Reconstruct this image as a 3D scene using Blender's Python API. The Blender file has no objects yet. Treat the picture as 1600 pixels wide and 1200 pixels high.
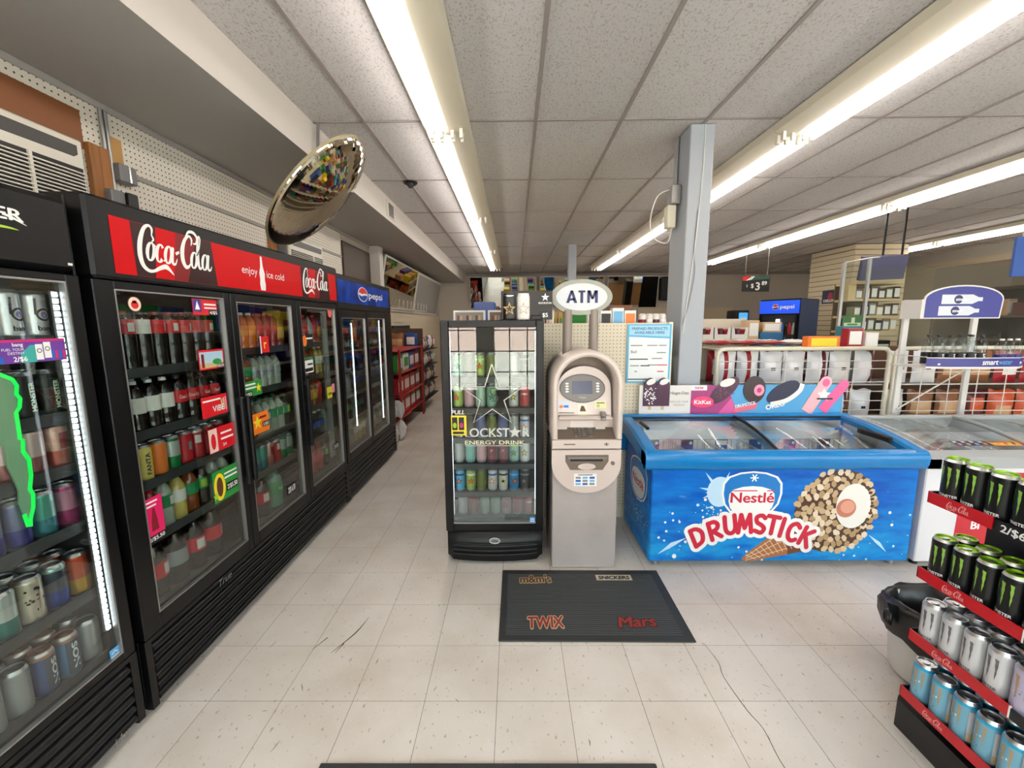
import bpy, math, random
from math import sin, cos, pi, radians, sqrt, atan2
from mathutils import Matrix, Vector
R = random.Random(7)
SC = bpy.context.scene
COL = SC.collection

# ---------------------------------------------------------------- camera
cd = bpy.data.cameras.new('camera'); cam = bpy.data.objects.new('camera', cd); COL.objects.link(cam)
cd.sensor_width = 36.0; cd.lens = 648.88 / 1600 * 36.0; cd.clip_start = 0.05; cd.clip_end = 200
right = Vector((0.99996078, 0.00629077, -0.00623403)); down = Vector((-0.0052609, -0.14433328, -0.98951515)); fwd = Vector((-0.00712459, 0.98950914, -0.14429453))
cam.matrix_world = Matrix(((right.x, -down.x, -fwd.x, 0), (right.y, -down.y, -fwd.y, 0), (right.z, -down.z, -fwd.z, 1.5764), (0, 0, 0, 1)))
SC.camera = cam

# ---------------------------------------------------------------- world, exposure
w = bpy.data.worlds.new('daylight'); SC.world = w; w.use_nodes = True
bg = w.node_tree.nodes['Background']; bg.inputs[0].default_value = (0.86, 0.93, 1.0, 1); bg.inputs[1].default_value = 7.5
SC.view_settings.view_transform = 'Standard'; SC.view_settings.look = 'None'; SC.view_settings.gamma = 1.0
SC.view_settings.use_curve_mapping = False
SC.view_settings.exposure = 0.22
SC.cycles.max_bounces = 8; SC.cycles.transparent_max_bounces = 14; SC.cycles.caustics_reflective = False; SC.cycles.caustics_refractive = False
SC.cycles.sample_clamp_indirect = 4.0
TUBE = 15.0
sl = bpy.data.lights.new('sun', 'SUN'); sl.energy = 34.0; sl.angle = 0.01; sl.color = (1.0, 0.95, 0.88); so_ = bpy.data.objects.new('sun', sl); COL.objects.link(so_)
so_.rotation_euler = Vector((0.12, -0.5, -0.86)).to_track_quat('-Z', 'Y').to_euler(); so_.location = (0, -6, 12)

# ---------------------------------------------------------------- materials
def lin(c):
    if isinstance(c, str): c = tuple(int(c[i:i + 2], 16) for i in (0, 2, 4))
    return tuple(((x / 255) / 12.92 if x / 255 <= 0.04045 else ((x / 255 + 0.055) / 1.055) ** 2.4) for x in c[:3]) + (1.0,)
_M = {}
def mat(name, col='808080', rough=0.5, metal=0.0, emit=0.0, ecol=None, coat=0.0, spec=0.5, trans=0.0):
    if name in _M: return _M[name]
    m = bpy.data.materials.new(name); m.use_nodes = True
    b = m.node_tree.nodes['Principled BSDF']
    b.inputs['Base Color'].default_value = lin(col); b.inputs['Roughness'].default_value = rough; b.inputs['Metallic'].default_value = metal
    b.inputs['Specular IOR Level'].default_value = spec; b.inputs['Coat Weight'].default_value = coat; b.inputs['Coat Roughness'].default_value = 0.06
    if emit: b.inputs['Emission Color'].default_value = lin(ecol or col); b.inputs['Emission Strength'].default_value = emit
    if trans: b.inputs['Transmission Weight'].default_value = trans
    _M[name] = m; return m
def nodes(m): return m.node_tree.nodes, m.node_tree.links, m.node_tree.nodes['Principled BSDF']
def N(m, t, **kw):
    n = m.node_tree.nodes.new(t)
    for k, v in kw.items():
        if isinstance(k, str) and k.startswith('i_'): n.inputs[k[2:].replace('_', ' ')].default_value = v
        else: setattr(n, k, v)
    return n
def mixcol(m, fac, a, b):
    n = N(m, 'ShaderNodeMix', data_type='RGBA'); L = m.node_tree.links
    for s, x in ((n.inputs[0], fac), (n.inputs[6], a), (n.inputs[7], b)):
        if hasattr(x, 'links'): L.new(x, s)
        elif isinstance(x, str): s.default_value = lin(x)
        else: s.default_value = x
    return n.outputs[2]
def math_(m, op, a, b=0.0):
    n = N(m, 'ShaderNodeMath', operation=op); L = m.node_tree.links
    for s, x in ((n.inputs[0], a), (n.inputs[1], b)):
        if hasattr(x, 'links'): L.new(x, s)
        else: s.default_value = x
    return n.outputs[0]
def noise(m, scale, detail=3, rough=0.5, vec=None, sc3=None):
    n = N(m, 'ShaderNodeTexNoise'); n.inputs['Scale'].default_value = scale; n.inputs['Detail'].default_value = detail; n.inputs['Roughness'].default_value = rough
    L = m.node_tree.links
    if vec is None: vec = N(m, 'ShaderNodeNewGeometry').outputs['Position']
    if sc3:
        mp = N(m, 'ShaderNodeMapping'); mp.inputs['Scale'].default_value = sc3; L.new(vec, mp.inputs['Vector']); vec = mp.outputs[0]
    L.new(vec, n.inputs['Vector']); return n.outputs['Fac']
def ramp(m, x, a, b):
    n = N(m, 'ShaderNodeMapRange'); n.inputs['From Min'].default_value = a; n.inputs['From Max'].default_value = b
    m.node_tree.links.new(x, n.inputs['Value']); return n.outputs[0]
def bump(m, h, strength=0.3, dist=0.002):
    n = N(m, 'ShaderNodeBump'); n.inputs['Strength'].default_value = strength; n.inputs['Distance'].default_value = dist
    L = m.node_tree.links; L.new(h, n.inputs['Height']); L.new(n.outputs[0], m.node_tree.nodes['Principled BSDF'].inputs['Normal'])
def grime(m, col2, scale, lo, hi, sc3=None):
    b = m.node_tree.nodes['Principled BSDF']; c = tuple(b.inputs['Base Color'].default_value)
    m.node_tree.links.new(mixcol(m, ramp(m, noise(m, scale, 4, 0.6, sc3=sc3), lo, hi), c, col2), b.inputs['Base Color']); return m
def glass(name, tint='FFFFFF', refl=1.0, rough=0.0):
    if name in _M: return _M[name]
    m = bpy.data.materials.new(name); m.use_nodes = True; nt = m.node_tree; nt.nodes.remove(nt.nodes['Principled BSDF'])
    t = nt.nodes.new('ShaderNodeBsdfTransparent'); t.inputs[0].default_value = lin(tint)
    g = nt.nodes.new('ShaderNodeBsdfGlossy'); g.inputs['Roughness'].default_value = rough
    f = nt.nodes.new('ShaderNodeFresnel'); ge = nt.nodes.new('ShaderNodeNewGeometry'); io = nt.nodes.new('ShaderNodeMath'); io.operation = 'MULTIPLY_ADD'; io.inputs[1].default_value = -0.83333; io.inputs[2].default_value = 1.5; nt.links.new(ge.outputs['Backfacing'], io.inputs[0]); nt.links.new(io.outputs[0], f.inputs[0])
    mu = nt.nodes.new('ShaderNodeMath'); mu.operation = 'MULTIPLY'; mu.inputs[1].default_value = refl
    mx = nt.nodes.new('ShaderNodeMixShader'); L = nt.links
    L.new(f.outputs[0], mu.inputs[0]); L.new(mu.outputs[0], mx.inputs[0]); L.new(t.outputs[0], mx.inputs[1]); L.new(g.outputs[0], mx.inputs[2]); L.new(mx.outputs[0], nt.nodes['Material Output'].inputs[0])
    _M[name] = m; return m
def frosted(name, col, alpha):
    if name in _M: return _M[name]
    m = mat(name, col, 0.5); m.node_tree.nodes['Principled BSDF'].inputs['Alpha'].default_value = alpha; return m

# ---------------------------------------------------------------- mesh builder
def fr(o, u, v):
    o, u, v = Vector(o), Vector(u).normalized(), Vector(v).normalized(); n = u.cross(v)
    return lambda a, b, c=0.0: o + u * a + v * b + n * c
def FX(x, y=0, z=0): return fr((x, y, z), (0, 1, 0), (0, 0, 1))      # faces +X, u runs along +Y
def FnX(x, y=0, z=0): return fr((x, y, z), (0, -1, 0), (0, 0, 1))    # faces -X
def FY(y, x=0, z=0): return fr((x, y, z), (1, 0, 0), (0, 0, 1))      # faces -Y, towards the shop door
def FZ(z, x=0, y=0): return fr((x, y, z), (1, 0, 0), (0, 1, 0))      # faces up
def cyl(r, z=0): return lambda a, b, c=0.0: Vector(((r + c) * sin(a / r), -(r + c) * cos(a / r), z + b))
_T = {}
def text_geo(body, bold=0.0, shear=0.0, spacing=1.0):
    k = (body, bold, shear, spacing)
    if k not in _T:
        cu = bpy.data.curves.new('lettering', 'FONT'); cu.body = body; cu.size = 1.0; cu.offset = bold; cu.shear = shear; cu.resolution_u = 3; cu.space_character = spacing
        ob = bpy.data.objects.new('lettering', cu); me = bpy.data.meshes.new_from_object(ob)
        vs = [(v.co.x, v.co.y) for v in me.vertices]; fs = [tuple(p.vertices) for p in me.polygons]
        bpy.data.objects.remove(ob); bpy.data.curves.remove(cu); bpy.data.meshes.remove(me)
        _T[k] = (vs, fs)
    return _T[k]
class MB:
    def __init__(s): s.v = []; s.f = []; s.mi = []; s.sm = []; s.ms = []; s.T = None
    def m(s, mt):
        if mt not in s.ms: s.ms.append(mt)
        return s.ms.index(mt)
    def add(s, vs, fs, mt, smooth=False):
        b = len(s.v); T = s.T
        s.v += [tuple(T @ Vector(p)) if T is not None else tuple(p) for p in vs]
        i = s.m(mt)
        for f in fs: s.f.append(tuple(b + k for k in f)); s.mi.append(i); s.sm.append(smooth)
        return s
    def box(s, x0, x1, y0, y1, z0, z1, mt, b=0.0):
        lo = (min(x0, x1), min(y0, y1), min(z0, z1)); hi = (max(x0, x1), max(y0, y1), max(z0, z1))
        if b <= 0:
            vs = [(hi[0] if i & 1 else lo[0], hi[1] if i & 2 else lo[1], hi[2] if i & 4 else lo[2]) for i in range(8)]
            return s.add(vs, [(0, 2, 3, 1), (4, 5, 7, 6), (0, 1, 5, 4), (2, 6, 7, 3), (0, 4, 6, 2), (1, 3, 7, 5)], mt)
        b = min(b, *[(hi[i] - lo[i]) * 0.49 for i in range(3)]); vs = []; ix = {}
        for c in range(8):
            for a in range(3):
                p = []
                for k in range(3):
                    h = (c >> k) & 1; e = hi[k] if h else lo[k]
                    p.append(e if k == a else e + (-b if h else b))
                ix[(c, a)] = len(vs); vs.append(p)
        fs = []
        for a in range(3):
            o = [k for k in range(3) if k != a]
            for h in (0, 1):
                base = h << a; fs.append([ix[(base | p << o[0] | q << o[1], a)] for p, q in ((0, 0), (1, 0), (1, 1), (0, 1))])
            p0, p1 = o
            for h0 in (0, 1):
                for h1 in (0, 1):
                    c0 = h0 << p0 | h1 << p1; c1 = c0 | 1 << a
                    fs.append([ix[(c0, p0)], ix[(c1, p0)], ix[(c1, p1)], ix[(c0, p1)]])
        for c in range(8): fs.append([ix[(c, 0)], ix[(c, 1)], ix[(c, 2)]])
        cen = Vector([(lo[i] + hi[i]) / 2 for i in range(3)]); out = []
        for f in fs:
            P = [Vector(vs[i]) for i in f]; n = (P[1] - P[0]).cross(P[2] - P[0]); mid = sum(P, Vector()) / len(P)
            out.append(f if n.dot(mid - cen) > 0 else f[::-1])
        return s.add(vs, out, mt)
    def lathe(s, prof, mt, seg=20, c=(0, 0, 0), cap=True, smooth=True, a0=0.0, a1=2 * pi, sx=1.0, sy=1.0):
        full = abs(a1 - a0 - 2 * pi) < 1e-6; n = seg if full else seg + 1
        prev = None
        for j, p in enumerate(prof):
            ring = [(c[0] + sx * p[0] * cos(a0 + (a1 - a0) * i / seg), c[1] + sy * p[0] * sin(a0 + (a1 - a0) * i / seg), c[2] + p[1]) for i in range(n)]
            if prev is not None:
                mm = p[2] if len(p) > 2 and p[2] is not None else mt
                vs = prev + ring
                fs = [(i, (i + 1) % n, n + (i + 1) % n, n + i) for i in range(n if full else n - 1)]
                s.add(vs, fs, mm, smooth)
            elif cap and p[0] > 1e-6: s.add(ring, [tuple(range(n))[::-1]], mt)
            prev = ring
        if cap and prof[-1][0] > 1e-6:
            p = prof[-1]; s.add(prev, [tuple(range(n))], p[2] if len(p) > 2 and p[2] is not None else mt)
        return s
    def tube(s, pts, r, mt, seg=8, caps=True):
        pts = [Vector(p) for p in pts]; rings = []; up = None
        for i, p in enumerate(pts):
            t = (pts[min(i + 1, len(pts) - 1)] - pts[max(i - 1, 0)]).normalized()
            if up is None: up = Vector((0, 0, 1)) if abs(t.z) < 0.9 else Vector((1, 0, 0))
            a = t.cross(up).normalized(); b = a.cross(t).normalized(); up = b
            rr = r[i] if isinstance(r, (list, tuple)) else r
            rings.append([p + a * (rr * cos(2 * pi * k / seg)) + b * (rr * sin(2 * pi * k / seg)) for k in range(seg)])
        vs = [q for g in rings for q in g]
        fs = [(i * seg + k, i * seg + (k + 1) % seg, (i + 1) * seg + (k + 1) % seg, (i + 1) * seg + k) for i in range(len(pts) - 1) for k in range(seg)]
        s.add(vs, fs, mt, seg > 5)
        if caps: s.add(rings[0], [tuple(range(seg))[::-1]], mt); s.add(rings[-1], [tuple(range(seg))], mt)
        return s
    def poly(s, pts, F, mt, c=0.0006): return s.add([F(p[0], p[1], c) for p in pts], [tuple(range(len(pts)))], mt)
    def prism(s, pts, F, mt, c0, c1, side=None, smooth=False):
        n = len(pts); a = sum(pts[i][0] * pts[(i + 1) % n][1] - pts[(i + 1) % n][0] * pts[i][1] for i in range(n))
        if a < 0: pts = pts[::-1]
        s.add([F(p[0], p[1], c1) for p in pts], [tuple(range(n))], mt); s.add([F(p[0], p[1], c0) for p in pts], [tuple(range(n))[::-1]], mt)
        s.add([F(p[0], p[1], c0) for p in pts] + [F(p[0], p[1], c1) for p in pts], [(i, (i + 1) % n, n + (i + 1) % n, n + i) for i in range(n)], side or mt, smooth); return s
    def rect(s, x0, x1, y0, y1, F, mt, c=0.0006, nx=1):
        vs = []; fs = []
        for i in range(nx + 1):
            x = x0 + (x1 - x0) * i / nx; vs += [F(x, y0, c), F(x, y1, c)]
        for i in range(nx): fs.append((2 * i, 2 * i + 2, 2 * i + 3, 2 * i + 1))
        return s.add(vs, fs, mt, nx > 1)
    def ell(s, x, y, rx, ry, F, mt, c=0.0006, n=24, rot=0.0): return s.poly(ellpts(x, y, rx, ry, n, rot), F, mt, c)
    def ring(s, x, y, rx, ry, wd, F, mt, c=0.0006, n=28, a0=0, a1=2 * pi):
        P = [(x + rx * cos(a0 + (a1 - a0) * i / n), y + ry * sin(a0 + (a1 - a0) * i / n)) for i in range(n + 1)]
        Q = [(x + (rx - wd) * cos(a0 + (a1 - a0) * i / n), y + (ry - wd) * sin(a0 + (a1 - a0) * i / n)) for i in range(n + 1)]
        return s.add([F(p[0], p[1], c) for p in P] + [F(p[0], p[1], c) for p in Q], [(i, i + 1, n + 2 + i, n + 1 + i) for i in range(n)], mt)
    def text(s, body, F, x, y, size, mt, align='C', c=0.0008, bold=0.0, shear=0.0, sx=1.0, width=None, rot=0.0, spacing=1.0):
        vs, fs = text_geo(body, 0.0, shear, spacing)
        if not vs: return s
        lift = None
        if bold:
            k = len(vs); D = ((-bold, 0), (bold, 0), (0, bold * .7), (0, -bold * .7)) if bold < 0.05 else [(bold * cos(q * pi / 4), bold * sin(q * pi / 4)) for q in range(8)] + [(0, 0)]
            lift = [3e-5 * j for j in range(len(D)) for _ in range(k)]; vs, fs = [(v[0] + dx, v[1] + dy) for dx, dy in D for v in vs], [tuple(i + k * j for i in f) for j in range(len(D)) for f in fs]
        x0 = min(v[0] for v in vs); x1 = max(v[0] for v in vs)
        if width: sx = width / ((x1 - x0) * size)
        ox = {'C': (x0 + x1) / 2, 'L': x0, 'R': x1}[align]; cr, sr = cos(rot), sin(rot); P = []
        for i, v in enumerate(vs):
            a = (v[0] - ox) * size * sx; b = v[1] * size
            P.append(F(x + a * cr - b * sr, y + a * sr + b * cr, c + (lift[i] if lift else 0)))
        return s.add(P, fs, mt)
    def stroke(s, pts, F, mt, w, c=0.0008, n=6, closed=False):
        if n > 1: pts, w = spline(pts, w, n)
        elif not isinstance(w, (list, tuple)): w = [w] * len(pts)
        L = []; Rr = []
        for i in range(len(pts)):
            a = pts[max(i - 1, 0)]; b = pts[min(i + 1, len(pts) - 1)]; dx, dy = b[0] - a[0], b[1] - a[1]; l = sqrt(dx * dx + dy * dy) or 1
            nx, ny = -dy / l * w[i] / 2, dx / l * w[i] / 2; L.append((pts[i][0] + nx, pts[i][1] + ny)); Rr.append((pts[i][0] - nx, pts[i][1] - ny))
        k = len(pts); s.q = getattr(s, 'q', 0) + 1; c += (s.q % 40) * 2e-5
        return s.add([F(p[0], p[1], c) for p in L] + [F(p[0], p[1], c) for p in Rr], [(k + i, k + i + 1, i + 1, i) for i in range(k - 1)], mt)
    def blob(s, lines, r, F, mt, c, dy=0.002):
        """one flat shape: the union of round-ended strokes, cut into thin rows"""
        segs = [(l[i], l[i + 1]) for l in lines for i in range(len(l) - 1)]
        y = min(min(a[1], b[1]) for a, b in segs) - r; y1 = max(max(a[1], b[1]) for a, b in segs) + r; vs = []; fs = []
        while y < y1:
            ym = y + dy / 2; iv = []
            for a, b in segs:
                xs = []
                for p in (a, b):
                    d = r * r - (ym - p[1]) ** 2
                    if d > 0: xs += [p[0] - sqrt(d), p[0] + sqrt(d)]
                dx, dz = b[0] - a[0], b[1] - a[1]; l = sqrt(dx * dx + dz * dz) or 1e-9; nx, ny = -dz / l * r, dx / l * r
                q = [(a[0] + nx, a[1] + ny), (b[0] + nx, b[1] + ny), (b[0] - nx, b[1] - ny), (a[0] - nx, a[1] - ny)]
                for i in range(4):
                    p0, p1 = q[i], q[(i + 1) % 4]
                    if (p0[1] - ym) * (p1[1] - ym) < 0: xs.append(p0[0] + (p1[0] - p0[0]) * (ym - p0[1]) / (p1[1] - p0[1]))
                if xs: iv.append([min(xs), max(xs)])
            iv.sort(); out = []
            for i in iv:
                if out and i[0] <= out[-1][1]: out[-1][1] = max(out[-1][1], i[1])
                else: out.append(i)
            for i in out:
                k = len(vs); vs += [F(i[0], y, c), F(i[1], y, c), F(i[1], y + dy, c), F(i[0], y + dy, c)]; fs.append((k, k + 1, k + 2, k + 3))
            y += dy
        return s.add(vs, fs, mt)
    def star(s, x, y, r, F, mt, c=0.0008, inner=0.4, rot=0.0):
        P = [(x + (r if i % 2 == 0 else r * inner) * sin(rot + i * pi / 5), y + (r if i % 2 == 0 else r * inner) * cos(rot + i * pi / 5)) for i in range(10)]
        return s.poly(P[::-1], F, mt, c)
    def mesh(s, name):
        me = bpy.data.meshes.new(name); me.from_pydata(s.v, [], s.f)
        for m_ in s.ms: me.materials.append(m_)
        me.polygons.foreach_set('material_index', s.mi); me.polygons.foreach_set('use_smooth', s.sm); me.update(); return me
def ellpts(x, y, rx, ry, n=24, rot=0.0):
    cr, sr = cos(rot), sin(rot)
    return [(x + rx * cos(2 * pi * i / n) * cr - ry * sin(2 * pi * i / n) * sr, y + rx * cos(2 * pi * i / n) * sr + ry * sin(2 * pi * i / n) * cr) for i in range(n)]
def spline(pts, w, n):
    if not isinstance(w, (list, tuple)): w = [w] * len(pts)
    P = []; W = []; k = len(pts)
    for i in range(k - 1):
        p0, p1, p2, p3 = pts[max(i - 1, 0)], pts[i], pts[i + 1], pts[min(i + 2, k - 1)]
        for j in range(n):
            t = j / n
            P.append(tuple(0.5 * (2 * p1[d] + (p2[d] - p0[d]) * t + (2 * p0[d] - 5 * p1[d] + 4 * p2[d] - p3[d]) * t * t + (3 * p1[d] - p0[d] - 3 * p2[d] + p3[d]) * t ** 3) for d in range(len(p1))))
            W.append(w[i] + (w[i + 1] - w[i]) * t)
    P.append(tuple(pts[-1])); W.append(w[-1]); return P, W

# ---------------------------------------------------------------- objects
def props(o, label=None, cat=None, group=None, kind=None):
    for k, v in (('label', label), ('category', cat), ('group', group), ('kind', kind)):
        if v: o[k] = v
    return o
def E(name, label=None, cat=None, loc=(0, 0, 0), rz=0.0, group=None, kind=None):
    o = bpy.data.objects.new(name, None); o.empty_display_size = 0.05; COL.objects.link(o); o.location = loc; o.rotation_euler = (0, 0, rz); return props(o, label, cat, group, kind)
def O(name, mb, parent=None, label=None, cat=None, loc=(0, 0, 0), rz=0.0, group=None, kind=None):
    me = mb if isinstance(mb, bpy.types.Mesh) else mb.mesh(name)
    o = bpy.data.objects.new(name, me); COL.objects.link(o); o.location = loc; o.rotation_euler = (0, 0, rz)
    if parent: o.parent = parent
    return props(o, label, cat, group, kind)
def dup(o, loc=None, rz=None, label=None, group=None, parent=None):
    c = o.copy(); COL.objects.link(c)
    if loc is not None: c.location = loc
    if rz is not None: c.rotation_euler = (0, 0, rz)
    if label: c['label'] = label
    if group: c['group'] = group
    if parent: c.parent = parent
    for ch in list(o.children):
        d = dup(ch, parent=c)
    return c
ORD = ['first', 'second', 'third', 'fourth', 'fifth', 'sixth', 'seventh', 'eighth', 'ninth', 'tenth', 'eleventh', 'twelfth']
# ================================================================ SETTING
PI = pi
XL, XR, YF, YB, ZC = -2.2, 9.0, -1.6, 12.3, 3.0
mWhite = mat('white_paint', 'CCC6C0', 0.5); mSoff = mat('soffit_grey', 'B4B0AE', 0.6); mWallG = mat('wall_grey', 'C6BFB4', 0.6); mBeigeW = mat('beige_panel', 'D6C8AE', 0.6)
mBlack = mat('black_plastic', '111214', 0.4, spec=0.35); mBlackS = mat('black_steel', '0B0B0D', 0.35, spec=0.3); mDark = mat('dark_liner', '1E1F20', 0.5); mChrome = mat('chrome', 'D8D8D8', 0.15, 1.0)
mSteel = mat('galvanised', 'A8A8A6', 0.4, 0.9); mWire = mat('white_wire', 'E8E6E0', 0.35); mCream = mat('cream_steel', 'E6E0CC', 0.4); mRed = mat('print_red', 'D01C26', 0.4); mWht = mat('print_white', 'F2F2F0', 0.4); mBlk = mat('print_black', '121212', 0.45)
mBlue = mat('print_blue', '1B63B8', 0.4); mYel = mat('print_yellow', 'F0D92C', 0.4); mGrn = mat('print_green', '2E8B3C', 0.4); mOrg = mat('print_orange', 'EE7A22', 0.4); mGrey = mat('print_grey', '8C8C8C', 0.5); mTeal = mat('print_teal', '3CA6A0', 0.4); mMag = mat('print_magenta', 'C22A72', 0.4); mPur = mat('print_purple', '4A3690', 0.4); mLBlue = mat('print_sky', '6FB4E4', 0.4); mBrown = mat('print_brown', '5A3420', 0.5); mTan = mat('print_tan', 'D2B48C', 0.5); mPink = mat('print_pink', 'F39AB6', 0.4); mCar = mat('card_brown', 'B58E64', 0.7); mDkRed = mat('print_maroon', '7C1420', 0.4); mNavy = mat('print_navy', '20255C', 0.4); mLime = mat('print_lime', 'A4CC3A', 0.4)
gPane = glass('pane_glass', 'F4F8F6'); gClear = glass('clear_plastic', 'E6EEEE', 0.8)

# floor tiles ----------------------------------------------------
mTile = mat('vinyl_tile', 'CDBFAE', 0.3, spec=0.45)
def floor_mat():
    m = mTile; n, L, b = nodes(m)
    oi = N(m, 'ShaderNodeObjectInfo'); base = mixcol(m, oi.outputs['Random'], 'E2DAD3', 'DDD4CC')
    base = mixcol(m, ramp(m, noise(m, 2.2, 4), 0.4, 0.75), base, 'C9BDB0')
    s1 = ramp(m, noise(m, 70, 2, 0.5, sc3=(1, 0.55, 1)), 0.66, 0.72); c = mixcol(m, math_(m, 'MULTIPLY', s1, 0.55), base, '7E6E60')
    s2 = ramp(m, noise(m, 160, 1, 0.5, sc3=(1, 0.7, 1)), 0.68, 0.72); c = mixcol(m, math_(m, 'MULTIPLY', s2, 0.6), c, 'E8E2DA')
    sc = ramp(m, noise(m, 9, 5, 0.7, sc3=(3, 0.6, 1)), 0.7, 0.76); c = mixcol(m, math_(m, 'MULTIPLY', sc, 0.35), c, '6B5F54')
    L.new(c, b.inputs['Base Color']); L.new(math_(m, 'ADD', math_(m, 'MULTIPLY', noise(m, 4, 4), 0.22), 0.24), b.inputs['Roughness'])
floor_mat()
mJoint = mat('floor_joint', '54483E', 0.8)
floor = O('floor', MB().box(XL - 0.1, XR + 0.1, YF - 0.1, YB + 0.1, -0.12, -0.0007, mJoint), kind='structure')
T = 0.3048; FX0, FY0 = -0.0832, 1.5408
tb = MB().box(-T / 2 + 0.0009, T / 2 - 0.0009, -T / 2 + 0.0009, T / 2 - 0.0009, -0.0025, 0.0, mTile, 0.0003); tme = tb.mesh('floor_tile')
cells = [(i, j) for i in range(-8, 31) for j in range(-11, 36)]
def fpos(i, j): return FX0 + (i + 0.5) * T, FY0 + (j + 0.5) * T
def seen(i, j):
    x, y = fpos(i, j)
    return y > 0.9 and -1.75 < x < 2.2 and not (y > 3.0 and x > -0.45) and abs(x) < y * 1.5 + 0.5 and y < 8
vis = sorted([c for c in cells if seen(*c)], key=lambda c: fpos(*c)[1])[:298]; vs_ = set(vis); rest = MB()
for c in cells:
    x, y = fpos(*c)
    if x < XL - 0.1 or x > XR + .1 or y < YF - .1 or y > YB + .1: continue
    if c in vs_: O('floor_tile', tme, floor, loc=(x, y, 0))
    else: rest.box(x - T / 2 + 0.0006, x + T / 2 - 0.0006, y - T / 2 + 0.0006, y + T / 2 - 0.0006, -0.0025, 0, mTile)
O('floor_tiles', rest, floor, kind='stuff')
mCrk = mat('crack_dark', '4A4038', 0.8); Ff = FZ(0.0)
for pts, w_ in (([(0.93, 1.86), (0.945, 1.74), (0.93, 1.66), (0.945, 1.5), (0.965, 1.42), (0.955, 1.3), (0.965, 1.2)], [.002, .003, .003, .004, .003, .003, .003]), ([(-0.80, 2.05), (-0.83, 1.93), (-0.90, 1.80)], [.001, .008, .002]), ([(-0.96, 1.90), (-1.0, 1.82)], [.006, .002]), ([(-0.86, 1.86), (-0.88, 1.80)], [.006, .002]), ([(-0.40, 1.28), (-0.385, 1.22)], [.003, .006])):
    q = MB(); q.stroke(pts, Ff, mCrk, w_, 0.0003, 4); O('floor_crack', q, floor)
for k in range(46):
    q = MB(); x, y = R.uniform(-1.3, 1.6), R.uniform(1.3, 3.2); a = R.gauss(1.4, 0.5); l = R.uniform(0.006, 0.05)
    q.stroke([(x, y), (x + l * .5 * cos(a) + .002, y + l * .5 * sin(a)), (x + l * cos(a), y + l * sin(a))], Ff, mat('scuff', '7A6C60', 0.7), [.001, R.uniform(.002, .005), .001], 0.0003, 3)
    if y < 2.4 or x < -0.5: O('scuff_mark', q, floor)

# ceiling ---------------------------------------------------------
mCeil = mat('ceiling_board', 'CFC8C0', 0.9); mGrid = mat('ceiling_bar', '9C9390', 0.6)
def ceil_mat():
    m = mCeil; n, L, b = nodes(m); oi = N(m, 'ShaderNodeObjectInfo')
    c = mixcol(m, oi.outputs['Random'], 'D4D0D0', 'CCC8C8'); f = ramp(m, noise(m, 95, 3, 0.6, sc3=(1, 0.6, 1)), 0.53, 0.66)
    c = mixcol(m, math_(m, 'MULTIPLY', f, 0.6), c, '948B85'); L.new(c, b.inputs['Base Color']); bump(m, noise(m, 60, 4, 0.6), 0.35, 0.004)
ceil_mat()
ceiling = O('ceiling', MB().box(XL - 0.1, XR + 0.1, YF - 0.1, YB + 0.1, 3.03, 3.15, mWhite), kind='structure')
CX0, CY0, CW, CD = 0.158, 3.1854, 0.6096, 1.2192
cme = MB().box(-CW / 2 + 0.010, CW / 2 - 0.010, -CD / 2 + 0.010, CD / 2 - 0.010, 0.003, 0.02, mCeil, 0.003).mesh('ceiling_tile')
for i in range(-3, 15):
    for j in range(-4, 8):
        x, y = CX0 + (i + 0.5) * CW, CY0 + (j + 0.5) * CD
        if x < -1.5: continue
        O('ceiling_tile', cme, ceiling, loc=(x, y, 3.0))
for i in range(-2, 15):
    x = CX0 + i * CW
    if -1.4 < x < 9: O('grid_bar', MB().box(x - 0.012, x + 0.012, YF, YB, 2.996, 3.028, mGrid), ceiling)
for j in range(-4, 8):
    y = CY0 + j * CD
    if YF < y < YB: O('grid_bar', MB().box(-1.43, XR, y - 0.010, y + 0.010, 2.997, 3.028, mGrid), ceiling)

# soffit over the coolers -----------------------------------------
mb = MB().box(-1.43, XL, YF, YB, 2.745, 3.03, mSoff)
soff = O('ceiling_soffit', mb, kind='structure')
mb = MB().box(-1.43, -1.427, YF, YB, 2.745, 3.0, mWhite)
O('fascia_board', mb, soff)
v = MB().box(-1.43, -1.418, 4.86, 5.18, 2.785, 2.96, mWhite, 0.003)
for k in range(8): v.box(-1.418, -1.414, 4.93, 5.11, 2.80 + k * 0.018, 2.81 + k * 0.018, mDark)
props(O('air_vent', v), 'small white air vent with dark louvres in the soffit fascia', 'vent')

# walls -----------------------------------------------------------
mPeg = mat('pegboard', 'DDD3BF', 0.6)
def peg_mat(m, axis, pitch=0.0254, r=0.135, hole='3A3026', sc='EDE6DA', sc2='E4DCCE'):
    n, L, b = nodes(m); p = N(m, 'ShaderNodeNewGeometry').outputs['Position']; s = N(m, 'ShaderNodeSeparateXYZ'); L.new(p, s.inputs[0])
    d = None
    for o in (axis, 2):
        f = math_(m, 'SUBTRACT', math_(m, 'FRACT', math_(m, 'DIVIDE', s.outputs[o], pitch)), 0.5); f = math_(m, 'MULTIPLY', f, f); d = f if d is None else math_(m, 'ADD', d, f)
    h = math_(m, 'LESS_THAN', d, r * r); c = mixcol(m, ramp(m, noise(m, 1.5, 3), 0.3, 0.7), sc, sc2); L.new(mixcol(m, h, c, hole), b.inputs['Base Color'])
peg_mat(mPeg, 1, 0.03, 0.15)
mWood = mat('stud_wood', 'A8703C', 0.55); grime(mWood, '8A5527', 3, 0.35, 0.7, (1, 1, 0.15) if False else (6, 6, 0.5)); mPly = mat('brown_plywood', '8B5632', 0.5)
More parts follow.
